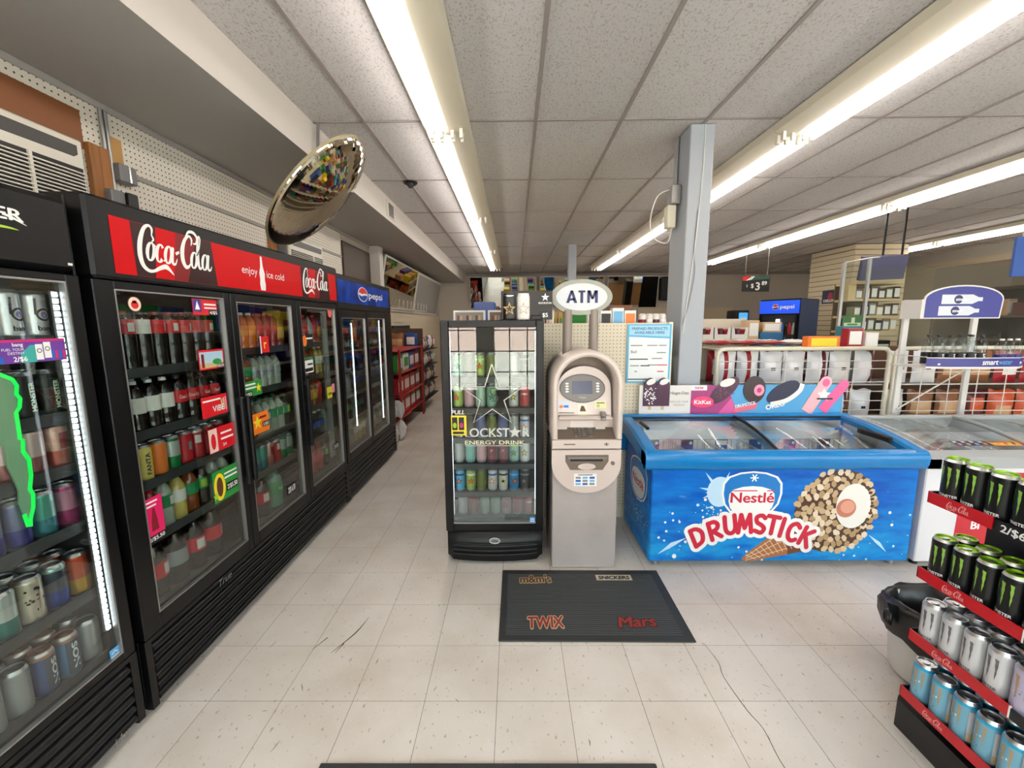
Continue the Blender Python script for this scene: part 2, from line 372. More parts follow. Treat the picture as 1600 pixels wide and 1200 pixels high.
wl = O('wall_left', MB().box(XL - 0.12, XL - 0.012, YF, YB, 0, 3.03, mWallG), kind='structure')
def panel(name, y0, y1, z0, z1, m, par=wl, t=0.012, x=XL):
    return O(name, MB().box(x - 0.012, x - 0.012 + t, y0 + 0.001, y1 - 0.001, z0, z1, m, 0.0015), par)
for y0, y1 in ((YF, -0.4), (-0.4, 0.8), (0.8, 1.88), (1.88, 2.80), (2.80, 4.02), (4.02, 5.45)):
    panel('pegboard_panel', y0, y1, 1.6, 2.43, mPeg); panel('pegboard_panel', y0, y1, 2.432, 2.74, mPeg)
for y0, y1 in ((7.0, 8.2), (8.2, 9.4), (9.4, 10.6), (10.6, YB)): panel('wall_panel', y0, y1, 0, 1.80, mBeigeW)
panel('wall_panel', 5.0, 7.0, 0, 2.1, mBeigeW)
O('rail', MB().box(XL, XL + 0.012, 2.46, 5.45, 2.415, 2.44, mat('rail_grey', '9A968F', 0.5)), wl)
O('crown_rail', MB().box(XL, XL + 0.015, YF, YB, 2.715, 2.745, mSoff), wl)
O('plywood_panel', MB().box(XL, XL + 0.006, 1.2, 2.26, 2.47, 2.655, mPly), wl)
for y0, y1 in ((2.262, 2.315), (2.318, 2.372)): O('wood_stud', MB().box(XL, XL + 0.03, y0, y1, 1.9, 2.51, mWood, 0.003), wl)
O('wood_stud', MB().box(XL, XL + 0.03, 3.83, 3.93, 1.9, 2.45, mWood, 0.003), wl)
O('dark_panel', MB().box(XL, XL + 0.02, 5.47, 6.46, 1.9, 2.635, mat('dark_brown_door', '3D2C1E', 0.5), 0.003), wl)
O('door_post', MB().box(XL, XL + 0.16, 6.48, 6.66, 1.75, 2.745, mWhite, 0.004), wl)
# leaning mirrors under the soffit
mMir = mat('mirror_silver', 'D9D2C4', 0.02, 1.0); mTrim = mat('trim_white', 'D8D4CA', 0.5)
def slant(y0, y1, m, name, edge=0.03):
    F = fr((-2.17, y0, 1.80), (0, 1, 0), (0.17, 0, 0.86)); W = y1 - y0
    L = sqrt(0.17 ** 2 + 0.86 ** 2)
    mb = MB(); mb.prism([(0, 0), (W, 0), (W, L), (0, L)], F, mTrim, -0.02, 0.0)
    mb.poly([(edge, edge), (W - edge, edge), (W - edge, L - edge), (edge, L - edge)], F, m, 0.002)
    return mb
props(O('wall_mirror', slant(6.7, 8.9, mMir, 'm')), 'tilted rectangular wall mirror under the soffit, left wall', 'mirror')
props(O('grey_wall_panel', slant(8.95, 11.6, mat('panel_grey', '8D8B86', 0.4), 'm', 0.05)), 'tilted plain grey panel beyond the left wall mirror', 'panel')
wb = O('wall_back', MB().box(XL - 0.1, XR + 0.1, YB, YB + 0.12, 0, 3.03, mWallG), kind='structure')
O('trim_strip', MB().box(-1.4, XR, YB - 0.03, YB, 2.93, 3.0, mGrid), wb)
for k, (x0, x1) in enumerate(((-1.28, 0.62), (0.72, 2.55), (2.65, 4.1))):
    F = fr((x0, YB - 0.06, 2.0), (1, 0, 0), (0, -0.15, 0.86)); W = x1 - x0; mb = MB()
    mb.prism([(0, 0), (W, 0), (W, 0.9), (0, 0.9)], F, mTrim, -0.02, 0); mb.poly([(0.02, 0.02), (W - .02, .02), (W - .02, .88), (.02, .88)], F, mMir, 0.002)
    props(O('wall_mirror', mb), ['rectangular back wall mirror nearest the left soffit', 'middle rectangular mirror on the back wall behind the ATM sign', 'back wall mirror ending at the black speaker'][k], 'mirror')
sp = MB().box(4.16, 4.48, YB - 0.26, YB - 0.001, 2.2, 2.85, mBlack, 0.03); props(O('loudspeaker', sp), 'black loudspeaker high on the back wall beside the grey column', 'speaker')
wr = O('wall_right', MB().box(XR, XR + 0.12, YF, YB, 0, 3.03, mWallG), kind='structure')
# storefront behind the camera: low wall, windows with bars, header
wf = MB().box(XL, XR, YF - 0.12, YF, 0, 0.45, mWallG).box(XL, XR, YF - 0.12, YF, 2.5, 3.03, mWallG)
posts = [-2.2, -0.585, 1.35, 2.9, 4.6, 6.4, 9.0]
for i, x in enumerate(posts): wf.box(x, x + 0.215 if i else x + 0.3, YF - 0.12, YF, 0.45, 2.5, mWallG) if i < 6 else wf.box(x - 0.2, x, YF - 0.12, YF, 0.45, 2.5, mWallG)
wfo = O('wall_front', wf, kind='structure')
for i in range(6):
    x0 = posts[i] + (0.215 if i else 0.3); x1 = posts[i + 1] if i < 5 else 8.8
    win = E('window_%d' % (i + 1), kind='structure')
    f = MB()
    for (a, b_, c, d) in ((x0, x1, 0.45, 0.49), (x0, x1, 2.46, 2.5), (x0, x0 + 0.04, 0.45, 2.5), (x1 - 0.04, x1, 0.45, 2.5)): f.box(a, b_, YF - 0.09, YF - 0.03, c, d, mWhite)
    n = max(2, int((x1 - x0) / 0.27))
    for k in range(1, n): f.box(x0 + (x1 - x0) * k / n - 0.009, x0 + (x1 - x0) * k / n + 0.009, YF - 0.05, YF - 0.035, 0.45, 2.5, mDark)
    for k in range(1, 6): f.box(x0, x1, YF - 0.05, YF - 0.035, 0.45 + k * 0.34 - 0.008, 0.45 + k * 0.34 + 0.008, mDark)
    O('window_frame', f, win, kind='stuff'); O('window_pane', MB().box(x0 + 0.04, x1 - 0.04, YF - 0.064, YF - 0.06, 0.49, 2.46, gPane), win)
O('ground_outside', MB().box(-14, 20, -24, YF - 0.12, -0.2, -0.05, mat('pavement', 'B9B4AC', 0.8)), kind='structure')
b = MB().box(-12, 16, -20, -19.5, -0.05, 3.2, mat('house_wall', 'D8BEB6', 0.8)).box(-9, -6, -19.5, -19.45, 0.8, 2.2, mDark).box(2, 5, -19.5, -19.45, 0.8, 2.2, mDark)
props(O('building_opposite', b), 'pink brick building across the street, mirrored in the cooler glass', 'building')

# columns ---------------------------------------------------------
mColm = mat('column_paint', 'A3A9B2', 0.5)
O('column', MB().box(1.282, 1.458, 3.246, 3.565, 0, 2.996, mColm, 0.006), kind='structure')
O('column', MB().box(1.0, 1.143, 7.9, 8.05, 0, 2.997, mColm, 0.004), kind='structure')
jb = E('junction_box', 'metal junction box with white plastic case and cable high on the column', 'electrical box', (1.27, 3.42, 2.5))
O('box', MB().box(-0.06, 0.01, -0.06, 0.06, -0.02, 0.12, mSteel, 0.006), jb); O('plastic_case', MB().box(-0.075, -0.01, -0.03, 0.06, -0.19, -0.02, mCream, 0.006), jb)
O('conduit', MB().tube([(-0.0, 0.03, 0.12), (0.0, 0.03, 0.49)], 0.01, mSteel), jb)
O('cable', MB().tube(spline([(-0.05, 0, 0.1), (-0.15, 0, 0.05), (-0.2, 0, -0.12), (-0.17, 0, -0.26), (-0.06, 0, -0.3), (-0.03, 0, -0.19)], 1, 5)[0], 0.005, mWire, 6), jb)
cb = MB()
cb.tube(spline([(1.385, 3.24, 2.99), (1.385, 3.24, 2.7), (1.36, 3.24, 2.2), (1.325, 3.24, 1.8), (1.30, 3.24, 1.5)], 1, 5)[0], 0.003, mWire, 5)
cb.tube(spline([(1.365, 3.24, 2.4), (1.35, 3.24, 2.1), (1.365, 3.24, 1.95), (1.33, 3.24, 1.7), (1.29, 3.24, 1.56)], 1, 5)[0], 0.003, mGrey, 5)
props(O('loose_cable', cb), 'thin loose cable hanging down the front of the near column', 'cable')

# fluorescent strip lights ----------------------------------------
mTubeW = mat('tube_glow', 'FFFFFF', 0.4, emit=TUBE, ecol='FFF7F0'); mHouse = mat('fixture_enamel', 'DAD2BE', 0.35); mSock = mat('lampholder', 'E2DED2', 0.4)
def fixture(xc, y0, y1, lit, label, grp=None):
    L = y1 - y0; t = E('fluorescent_light', label, 'ceiling light', (xc, (y0 + y1) / 2, 2.995), group=grp)
    h = MB().prism([(-0.165, 0), (-0.155, -0.05), (-0.02, -0.075), (0.02, -0.075), (0.155, -0.05), (0.165, 0)], lambda a, b, c: Vector((a, c, b)), mHouse, -L / 2 + 0.002, L / 2 - 0.002)
    O('housing', h, t)
    for k, x in enumerate((-0.105, -0.042, 0.042, 0.105)):
        for e in (-1, 1): O('lampholder', MB().box(x - 0.012, x + 0.012, e * (L / 2 - 0.035) - 0.012, e * (L / 2 - 0.035) + 0.012, -0.12, -0.045, mSock, 0.003), t)
        if k in lit: O('tube', MB().tube([(x, -L / 2 + 0.048, -0.1), (x, L / 2 - 0.048, -0.1)], 0.016, mTubeW, 10), t)
rows = ((-0.475, (-1.55, 0.74, 3.19, 5.65, 8.1, 10.75), (0, 1), 'row left of centre'), (2.06, (-1.55, 0.83, 3.28, 5.73, 8.18, 10.8), (2, 3), 'row passing the grey column'), (4.5, (0.2, 2.7, 5.2, 7.75, 9.9), (1, 2), 'row over the chip racks'), (7.5, (2.8, 5.2, 7.62, 8.6), (1, 2), 'row nearest the right wall'))
for xc, ys, lit, nm in rows:
    for k in range(len(ys) - 1):
        fixture(xc, ys[k], ys[k + 1], lit, 'two-tube strip light, %s, %s from the entrance' % (nm, ORD[k]), 'fluorescent strip lights')
dc = E('dome_camera', 'small black dome camera on the ceiling grid left of the lights', 'camera', (-1.045, 4.44, 2.996))
O('base', MB().lathe([(0.07, 0), (0.07, -0.012), (0.06, -0.02)], mBlack, 20), dc); O('lens_dome', MB().lathe([(0.035, -0.018), (0.035, -0.035), (0.02, -0.055), (0.0, -0.06)], mat('dome_grey', '3C4044', 0.2), 16), dc)

# convex mirror ---------------------------------------------------
cm = E('convex_mirror', 'large round convex security mirror hanging from the soffit over the coolers', 'mirror', (-1.27, 2.85, 2.42))
nrm = Vector((0.724, 0.123, -0.674)).normalized(); q = nrm.to_track_quat('Z', 'Y').to_matrix().to_4x4()
mb = MB(); mb.T = q; Rm = 0.43; hgt = 0.075
mb.lathe([(Rm * sin(t), hgt * (cos(t)) - 0.0) for t in [k * (pi / 2) / 14 for k in range(15)]][::-1], mat('convex_mirror_face', 'DAD2BC', 0.03, 1.0), 48, cap=False)
O('mirror_face', mb, cm)
mb = MB(); mb.T = q; mb.lathe([(Rm - 0.004, 0.0), (Rm + 0.006, 0.002), (Rm + 0.006, -0.012), (Rm - 0.03, -0.02), (0.0, -0.03)], mat('mirror_back', '8E8468', 0.4), 48, cap=False); O('rim', mb, cm)
O('hanging_rod', MB().tube([(-0.12, 0.33, 0.57), (-0.13, 0.3, 0.30), (-0.02, 0.0, 0.02)], 0.012, mSteel), cm)

# air conditioners and electrics on the pegboard ------------------
mAC = mat('ac_plastic', 'E4DED2', 0.45); mACg = mat('ac_grey', '77777A', 0.45)
def aircon(y0, y1, z0, z1, label):
    t = E('air_conditioner', label, 'air conditioner', (XL + 0.02, (y0 + y1) / 2, z0)); W = y1 - y0; H = z1 - z0
    O('case', MB().box(-0.017, 0.085, -W / 2 - 0.005, W / 2 + 0.03, 0, H + 0.012, mACg, 0.004), t)
    f = MB().box(0.085, 0.115, -W / 2, W / 2, 0, H, mAC, 0.008); F = FX(0.115)
    f.prism([(-W / 2 + 0.06, H - 0.09), (W / 2 - 0.05, H - 0.085), (W / 2 - 0.03, H - 0.07), (W / 2 - 0.03, H - 0.03), (-W / 2 + 0.06, H - 0.03)], F, mat('ac_recess', '3D3B3A', 0.4), 0.0, 0.001)
    f.rect(-W / 2 + .02, W / 2 - .015, 0.01, H - 0.13, F, mDark, 0.001); O('front', f, t)
    n = int((H - 0.14) / 0.0165)
    for k in range(n): O('louvre', MB().box(0.114, 0.128, -W / 2 + 0.02, W / 2 - 0.015, 0.014 + k * 0.0165, 0.0195 + k * 0.0165, mAC), t)
    O('louvre_post', MB().box(0.114, 0.126, 0.1, 0.112, 0.012, H - 0.13, mAC), t)
aircon(1.42, 2.12, 2.08, 2.45, 'white window air conditioner above the leftmost cooler')
aircon(3.95, 4.62, 2.02, 2.40, 'white louvred air conditioner above the red header, below the convex mirror')
cp = E('electrical_panel', 'grey electrical boxes with conduit on the pegboard near the wood studs', 'electrical box', (XL, 2.42, 2.3))
O('conduit', MB().tube([(0.015, -0.03, 0.41), (0.015, -0.03, -0.02)], 0.009, mSteel), cp); O('conduit', MB().tube([(0.015, -0.055, 0.41), (0.015, -0.055, 0.0)], 0.009, mSteel), cp)
O('switch_box', MB().box(0, 0.06, -0.03, 0.075, 0.06, 0.155, mACg, 0.006).box(0.06, 0.064, 0.02, 0.03, 0.065, 0.15, mChrome), cp); O('outlet_box', MB().box(0, 0.07, -0.11, -0.03, -0.09, 0.0, mACg, 0.006), cp); O('plug_box', MB().box(0, 0.09, -0.03, 0.03, -0.095, -0.0, mBlack, 0.006), cp); O('cardboard_tag', MB().box(0, 0.004, -0.02, 0.06, 0.16, 0.30, mat('cork_tan', 'C2955A', 0.7)), cp)
O('orange_lighter', MB().box(0.012, 0.03, 0.07, 0.095, -0.05, 0.02, mat('orange_plastic', 'F0502A', 0.4), 0.004), cp)
# ================================================================ DRINKS: prototypes
class Proto:
    def __init__(s, name, root, kids=()): s.name = name; s.root = root; s.kids = kids
def inst(p, loc, rz, label, cat, group):
    o = O(p.name, p.root, None, label, cat, loc, rz, group)
    for k in p.kids: O(k[0], k[1], o, k[2] if len(k) > 2 else None)
    return o
mAlu = mat('can_aluminium', 'C9CACC', 0.28, 0.95)
def cm_(hexc, metal=0.55, rough=0.28): return mat('can_' + hexc + ('m' if metal else ''), hexc, rough, metal)
def claw(mb, F, x, y, s, m, c=0.0006):
    for dx, h, wd in ((-0.27, 0.85, 0.12), (0.0, 1.0, 0.15), (0.27, 0.9, 0.12)):
        p = [(-0.5, 0.04), (0.5, 0.0), (0.42, -0.2), (0.5, -0.3), (0.3, -0.55), (0.36, -0.66), (0.0, -1.0), (-0.12, -0.7), (-0.05, -0.55), (-0.3, -0.3), (-0.22, -0.18)]
        mb.poly([(x + (dx + a * wd) * s, y + b * h * s) for a, b in p][::-1], F, m, c)
def can_proto(key, r, h, body, lid=None, top=None, low=None, deco=None, seg=20, lidparts=True):
    top = top or body; low = low or body; al = mAlu
    b = MB(); b.lathe([(r * 0.72, 0.0), (r * 0.80, 0.002, al), (r * 0.97, 0.012, al), (r, 0.02, low), (r, h * 0.42, low), (r, h * 0.86, body), (r, h * 0.90, top), (r * 0.97, h * 0.93, top), (r * 0.83, h * 0.982, al)], body, seg, cap=False)
    if deco: deco(b, cyl(r), r, h)
    l = MB(); lm = lid or al; l.lathe([(r * 0.83, h * 0.982), (r * 0.85, h * 0.99, al), (r * 0.83, h, lm), (r * 0.76, h * 0.995, lm), (r * 0.74, h * 0.965, lm), (r * 0.3, h * 0.963, lm), (0.0, h * 0.963, lm)], lm, seg, cap=False)
    kids = [('lid', l.mesh('lid'))]
    if lidparts:
        t = MB(); t.prism(ellpts(0, 0, r * 0.24, r * 0.36, 10), fr((0, 0, h * 0.972), (1, 0, 0), (0, 1, 0)), al, 0, 0.002); kids.append(('pull_tab', t.mesh('pull_tab')))
    return Proto('drink_can', b.mesh('drink_can'), kids)
def d_claw(col, word=True, wc=None):
    def f(b, F, r, h):
        claw(b, F, 0, h * 0.8, 0.075, col)
        if word: b.text('MONSTER', F, 0, h * 0.16, 0.013, wc or mWht, bold=0.03, width=r * 1.7, c=0.0007)
    return f
def d_word(txt, col, y=0.5, w=1.5, size=0.03, band=None):
    def f(b, F, r, h):
        if band: b.rect(-r * 1.5, r * 1.5, h * (y - 0.08), h * (y + 0.2), F, band, 0.0005, 12)
        b.text(txt, F, 0, h * y, size, col, bold=0.03, width=r * w, c=0.0008)
    return f
def d_vert(txt, col, band=None):
    def f(b, F, r, h):
        if band: b.rect(-r * 0.7, r * 0.7, h * 0.1, h * 0.86, F, band, 0.0005, 10)
        b.text(txt, F, 0.009, h * 0.2, 0.024, col, align='L', bold=0.04, width=h * 0.6, rot=pi / 2, c=0.0008)
    return f
def d_star(c1, c2, band=None, chev=None):
    def f(b, F, r, h):
        if chev: b.poly([(-r, h * .62), (0, h * .5), (r, h * .66), (r, h * .76), (0, h * .6), (-r, h * .72)], F, chev, 0.0005)
        if band: b.rect(-r * 1.2, r * 1.2, h * 0.72, h * 0.8, F, band, 0.0006, 8)
        b.star(0, h * 0.47, r * 0.85, F, c1, 0.0009); b.star(0, h * 0.47, r * 0.5, F, c2, 0.0013)
    return f
def d_chev(cols):
    def f(b, F, r, h):
        for k, c in enumerate(cols):
            y = h * (0.2 + 0.17 * k); b.poly([(-r * 1.1, y), (0, y + h * 0.09), (r * 1.1, y + h * 0.16), (r * 1.1, y + h * 0.22), (0, y + h * 0.16), (-r * 1.1, y + h * 0.07)], F, c, 0.0006)
    return f
def d_bang(c1):
    def f(b, F, r, h):
        b.ring(0, h * 0.52, r * 0.62, r * 0.62, 0.006, F, mBlk); b.ell(0, h * 0.52, r * 0.3, r * 0.3, F, c1); b.stroke([(-r * 0.62, h * 0.52), (-r * 0.55, h * 0.85)], F, mBlk, 0.006, n=1)
        b.text('bang', F, 0, h * 0.2, 0.022, mBlk, bold=0.03, c=0.0007)
    return f
gBottle = glass('bottle_plastic', 'EEF2F2', 1.0, 0.02); gPane2 = glass('double_glazing', 'F2F6F4', 1.7); mCola = mat('cola', '140B08', 0.12, coat=0.6); mClearFill = gBottle
def bottle_proto(key, r, h, fill, capc, lab, lz0=0.42, lz1=0.68, deco=None, seg=14, neck=0.35):
    b = MB(); b.lathe([(r * 0.7, 0.0), (r * 0.95, h * 0.02), (r, h * 0.06), (r * 0.96, h * 0.16), (r, h * 0.26), (r * 0.97, h * 0.4), (r, h * 0.44), (r, h * 0.66), (r * 0.93, h * 0.74), (r * 0.62, h * 0.86), (r * neck, h * 0.93), (r * neck, h * 0.95)], fill, seg)
    c = MB().lathe([(r * neck * 1.12, h * 0.935), (r * neck * 1.15, h * 0.94), (r * neck * 1.12, h * 0.995), (r * neck, h)], capc, 12)
    l = MB(); l.lathe([(r * 1.012, h * lz0), (r * 1.012, h * lz1)], lab, seg, cap=False)
    if deco: deco(l, cyl(r * 1.012), r, h)
    return Proto('drink_bottle', b.mesh('drink_bottle'), [('cap', c.mesh('cap')), ('label_band', l.mesh('label_band'))])
def lab_word(txt, col, z, w=1.4, size=0.022):
    return lambda b, F, r, h: b.text(txt, F, 0, h * z, size, col, bold=0.02, width=r * w, c=0.0006)
def lab_block(col, z0, z1, dx=0.0):
    return lambda b, F, r, h: b.rect(-r * 0.45 + dx * r, r * 0.35 + dx * r, h * z0, h * z1, F, col, 0.0006, 4)
lab_b0 = lambda b, F, r, h: b.rect(-r * .5, r * .5, h * .45, h * .8, F, mDkRed, 0.0006, 6)
P = {}
mLabR = mat('label_red', 'C4161F', 0.35); mLabW = mat('label_white', 'DDDCD6', 0.4); mLabG = mat('label_green', '16854A', 0.4); mLabGy = mat('label_silver', '9DA2A6', 0.35, 0.4); mLabB = mat('label_blue', '1C4FA8', 0.35)
mCapR = mat('cap_red', 'A8141C', 0.4); mCapW = mat('cap_white', 'E6E6E2', 0.4); mCapG = mat('cap_green', '1E6B40', 0.4); mCapB = mat('cap_black', '191919', 0.4); mCapBl = mat('cap_blue', '1C4FA8', 0.4)
mLiqY = mat('liquid_yellow', 'B9A85A', 0.15, coat=0.5); mLiqC = mat('liquid_clear', '9AA69A', 0.12, coat=0.6); mLiqO = mat('liquid_orange', 'D4661C', 0.15, coat=0.5); mLiqG = mat('liquid_green', '2E6E3E', 0.15, coat=0.5); mLiqT = mat('liquid_tea', '7A3E16', 0.15, coat=0.5); mLiqR = mat('liquid_red', '9A1E22', 0.15, coat=0.5)
P['cola_tall'] = bottle_proto('a', 0.034, 0.245, mCola, mCapR, mLabR, 0.62, 0.86, lab_block(mLabW, 0.66, 0.8, 0.4))
P['white_tall'] = bottle_proto('b', 0.034, 0.245, mCola, mCapB, mLabW, 0.62, 0.86)
P['cola'] = bottle_proto('c', 0.035, 0.215, mCola, mCapB, mLabR, 0.42, 0.68, lab_word('Coca-Cola', mWht, 0.5))
P['cola_white'] = bottle_proto('d', 0.035, 0.215, mCola, mCapW, mLabW, 0.38, 0.68)
P['green_dark'] = bottle_proto('e', 0.035, 0.215, mCola, mCapG, mLabG, 0.42, 0.68, lab_block(mLime, 0.46, 0.64))
P['green_clear'] = bottle_proto('f', 0.035, 0.215, mLiqC, mCapG, mLabG, 0.42, 0.68, lab_block(mLabW, 0.46, 0.64))
P['yellow'] = bottle_proto('g', 0.035, 0.215, mLiqY, mCapW, mLabW, 0.40, 0.66)
P['amber'] = bottle_proto('h', 0.035, 0.215, mLiqT, mCapG, mLabG, 0.42, 0.68)
P['water'] = bottle_proto('i', 0.035, 0.205, gBottle, mCapW, mLabB, 0.40, 0.62)
P['water_dark'] = bottle_proto('j', 0.035, 0.205, mLiqC, mCapB, mLabGy, 0.40, 0.66)
P['juice_o'] = bottle_proto('k', 0.035, 0.215, mLiqO, mCapW, mat('label_orange', 'E58A2A', 0.4), 0.40, 0.66)
P['juice_r'] = bottle_proto('l', 0.035, 0.215, mLiqR, mCapR, mLabR, 0.40, 0.66)
P['tea'] = bottle_proto('m', 0.036, 0.2, mLiqT, mCapB, mat('label_gold', 'C9A13C', 0.4), 0.30, 0.66)
P['blue'] = bottle_proto('n', 0.035, 0.215, mCola, mCapBl, mLabB, 0.42, 0.70, lab_block(mLabR, 0.56, 0.66))
P['big_cola'] = bottle_proto('o', 0.055, 0.27, mCola, mCapR, mLabR, 0.34, 0.6, lab_block(mLabW, 0.38, 0.56, 0.3), 18, 0.28)
P['big_silver'] = bottle_proto('p', 0.055, 0.27, mCola, mCapB, mLabGy, 0.34, 0.6, None, 18, 0.28)
P['big_lime'] = bottle_proto('q', 0.055, 0.27, mat('bottle_green_tint', '5B8E78', 0.12, coat=0.5), mCapG, mLabG, 0.34, 0.62, lab_word('Sprite', mWht, 0.44), 18, 0.28)
P['bang_w'] = can_proto('a', 0.033, 0.157, cm_('D8D8DA'), deco=d_bang(cm_('8A7CB8', 0)))
P['bang_y'] = can_proto('a', 0.033, 0.157, cm_('D8D6C8'), deco=d_bang(mYel))
P['black_m'] = can_proto('a', 0.033, 0.157, cm_('1B1D1C', 0.3), deco=d_vert('MONSTER', mat('white_green', 'D8F0D0', 0.4)))
P['peach'] = can_proto('a', 0.033, 0.157, cm_('C79C90'), low=cm_('A8574C'), deco=lab_b0)
P['silver_red'] = can_proto('a', 0.033, 0.157, cm_('C8B0AE'), low=cm_('8E5A58'))
P['magenta'] = can_proto('a', 0.033, 0.157, cm_('B07890'), low=cm_('8C1C56'), top=cm_('A03468'))
P['mint'] = can_proto('a', 0.033, 0.157, cm_('5AA898'), low=cm_('3C7C88'))
P['violet'] = can_proto('a', 0.033, 0.157, cm_('74789C'), low=cm_('3A3A86'))
P['orange_c'] = can_proto('a', 0.033, 0.157, cm_('C25230'), low=cm_('C89A3C'))
P['blue_c'] = can_proto('a', 0.033, 0.157, cm_('48505A'), low=cm_('1E3C8E'), top=cm_('9CC4B8'))
P['splat'] = can_proto('a', 0.033, 0.157, cm_('D8CBB4'), deco=lambda b, F, r, h: [b.ell(R.uniform(-r, r), h * R.uniform(.2, .8), R.uniform(.002, .007), R.uniform(.002, .006), F, mBlk, n=7) for _ in range(16)] and b.poly([(0.002, h * .3), (r, h * .34), (r, h * .75), (0.004, h * .7)], F, mDkRed, 0.0007))
P['teal_w'] = can_proto('a', 0.033, 0.157, cm_('CFD6D2'), low=cm_('1F7A70'))
P['silver'] = can_proto('a', 0.033, 0.157, cm_('A8ABAC'))
P['nos'] = can_proto('a', 0.033, 0.157, cm_('5B88B4'), lid=cm_('C08468'), top=cm_('B98A70'), deco=d_vert('NOS', mWht, mat('nos_grey', '3F4854', 0.4)))
P['nos2'] = can_proto('a', 0.033, 0.157, cm_('4A5E92'), lid=cm_('C08468'), top=cm_('B98A70'), deco=d_vert('NOS', mWht, mat('nos_grey', '3F4854', 0.4)))
P['fanta'] = can_proto('a', 0.033, 0.157, mat('can_yellow', 'D8C860', 0.35), deco=d_vert('FANTA', mNavy))
P['orange_t'] = can_proto('a', 0.033, 0.157, mat('can_orange', 'D8742C', 0.3))
P['green_t'] = can_proto('a', 0.033, 0.157, cm_('B4C2BC'), low=cm_('1E7A44'), top=cm_('1E7A54'))
P['red_t'] = can_proto('a', 0.033, 0.157, mat('can_red', 'AE1A24', 0.3), deco=lab_block(mLabGy, 0.45, 0.7))
P['red_w'] = can_proto('a', 0.033, 0.157, mat('can_red', 'AE1A24', 0.3), top=cm_('B8B0AE'), deco=lab_block(mLabW, 0.55, 0.8, -0.3))
rs = [('B8BAB8', 'mint_chev', d_chev([mGrey, mBlk, mGrey])), ('7CC4BC', 'x', d_chev([mTeal, mWht, mTeal])), ('D4A8B4', 'x', d_chev([mMag, mMag, mWht])), ('7E1F34', 'x', d_word('P', mPink, .5, .5)), ('7E1F34', 'y', d_word('P', mPink, .5, .5)), ('8FC2AE', 'x', d_star(mBlk, mGrn, mLime)), ('D8DAD6', 'x', d_star(mBlk, mYel)),
      ('5FB0DC', 'x', d_star(mNavy, mOrg, mNavy)), ('A9C860', 'x', d_star(mRed, mOrg, mWht)), ('6E7A34', 'x', d_chev([mYel, mDkRed, mOrg])), ('DCDCE0', 'x', d_star(mOrg, mWht, mBlue)), ('DADAD8', 'z', d_star(mYel, mBlk, mBlk)), ('2C86C4', 'x', d_star(mBrown, mOrg, mLBlue)), ('33322F', 'x', d_star(mBrown, mGrey, mGrey)),
      ('DCDCDC', 'q', d_chev([mGrn, mGrey, mWht])), ('B8494E', 'q', d_chev([mRed, mWht, mRed])), ('B9D8C4', 'q', d_chev([mGrn, mWht, mGrn])), ('E0B4BC', 'q', d_star(mRed, mPink)), ('C24448', 'q', d_word('*', mWht)), ('C4C4A0', 'q', d_star(mGrn, mYel)), ('6E665E', 'q', d_chev([mOrg, mBlk, mGrey])), ('6874A8', 'q', d_chev([mBlue, mWht, mNavy]))]
for i, (c, _, d) in enumerate(rs): P['rs%d' % i] = can_proto('a', 0.032, 0.152, mat('rsc%s' % c, c, 0.3, 0.25), deco=d, seg=16, lidparts=False)
LOOK = dict(cola_tall='tall cola bottle with red neck label', white_tall='tall dark bottle with white neck label', cola='dark cola bottle with red label', cola_white='dark bottle with white cap and label', green_dark='dark bottle with green label', green_clear='clear bottle with green label', yellow='pale yellow bottle with white cap', amber='amber bottle with green label', water='clear water bottle with blue label', water_dark='clear bottle with silver label', juice_o='orange juice bottle', juice_r='red juice bottle', tea='iced tea bottle with gold label', blue='cola bottle with blue label', big_cola='large cola bottle with red label', big_silver='large bottle with silver label', big_lime='large green soda bottle',
            bang_w='white can with round grey mark', bang_y='white can with yellow mark', black_m='tall black can with vertical lettering', peach='peach coloured can', silver_red='pale pink and silver can', magenta='magenta can', mint='mint green can', violet='violet can', orange_c='orange can', blue_c='grey and blue can', splat='cream can with black splashes', teal_w='white and teal can', silver='plain silver can', nos='light blue can with copper top', nos2='dark blue can with copper top', fanta='yellow can with blue lettering', orange_t='orange tall can', green_t='green and silver tall can', red_t='red tall can', red_w='red tall can with white patch')
RSL = ['grey striped can', 'mint striped can', 'pink and magenta can', 'maroon can', 'maroon can', 'pale green starred can', 'white can with gold star', 'sky blue can with orange star', 'lime can with red star', 'olive and yellow can', 'white can with orange star', 'white can with black star', 'blue can with brown star', 'dark grey starred can', 'white and green striped can', 'red striped can', 'pale green striped can', 'pink starred can', 'plain red can', 'tan and green can', 'brown striped can', 'violet blue striped can']
for i in range(22): LOOK['rs%d' % i] = RSL[i]
def row_x(kinds, x, y0, dy, z, where, shelf, rz=pi / 2, depth=2, dx=-0.075):
    """bottles or cans in a row along +Y, facing +X; repeats stand behind them"""
    for k, kd in enumerate(kinds):
        if not kd: continue
        cat = 'can' if P[kd].name == 'drink_can' else 'bottle'; cnt = k + 1
        for d in range(depth):
            lab = '%s, %s from left, %s shelf, %s' % (LOOK[kd], ORD[k], shelf, where) if d == 0 else '%s behind the front row, %s shelf, %s' % ('can' if cat == 'can' else 'bottle', shelf, where)
            inst(P[kd], (x + d * dx, y0 + k * dy, z + 0.002), rz + R.uniform(-0.5, 0.5) * (0.5 if cat == 'can' else 1), lab, cat, ('front row, %s shelf, %s' if d == 0 else 'back rows, %s shelf, %s') % (shelf, where))

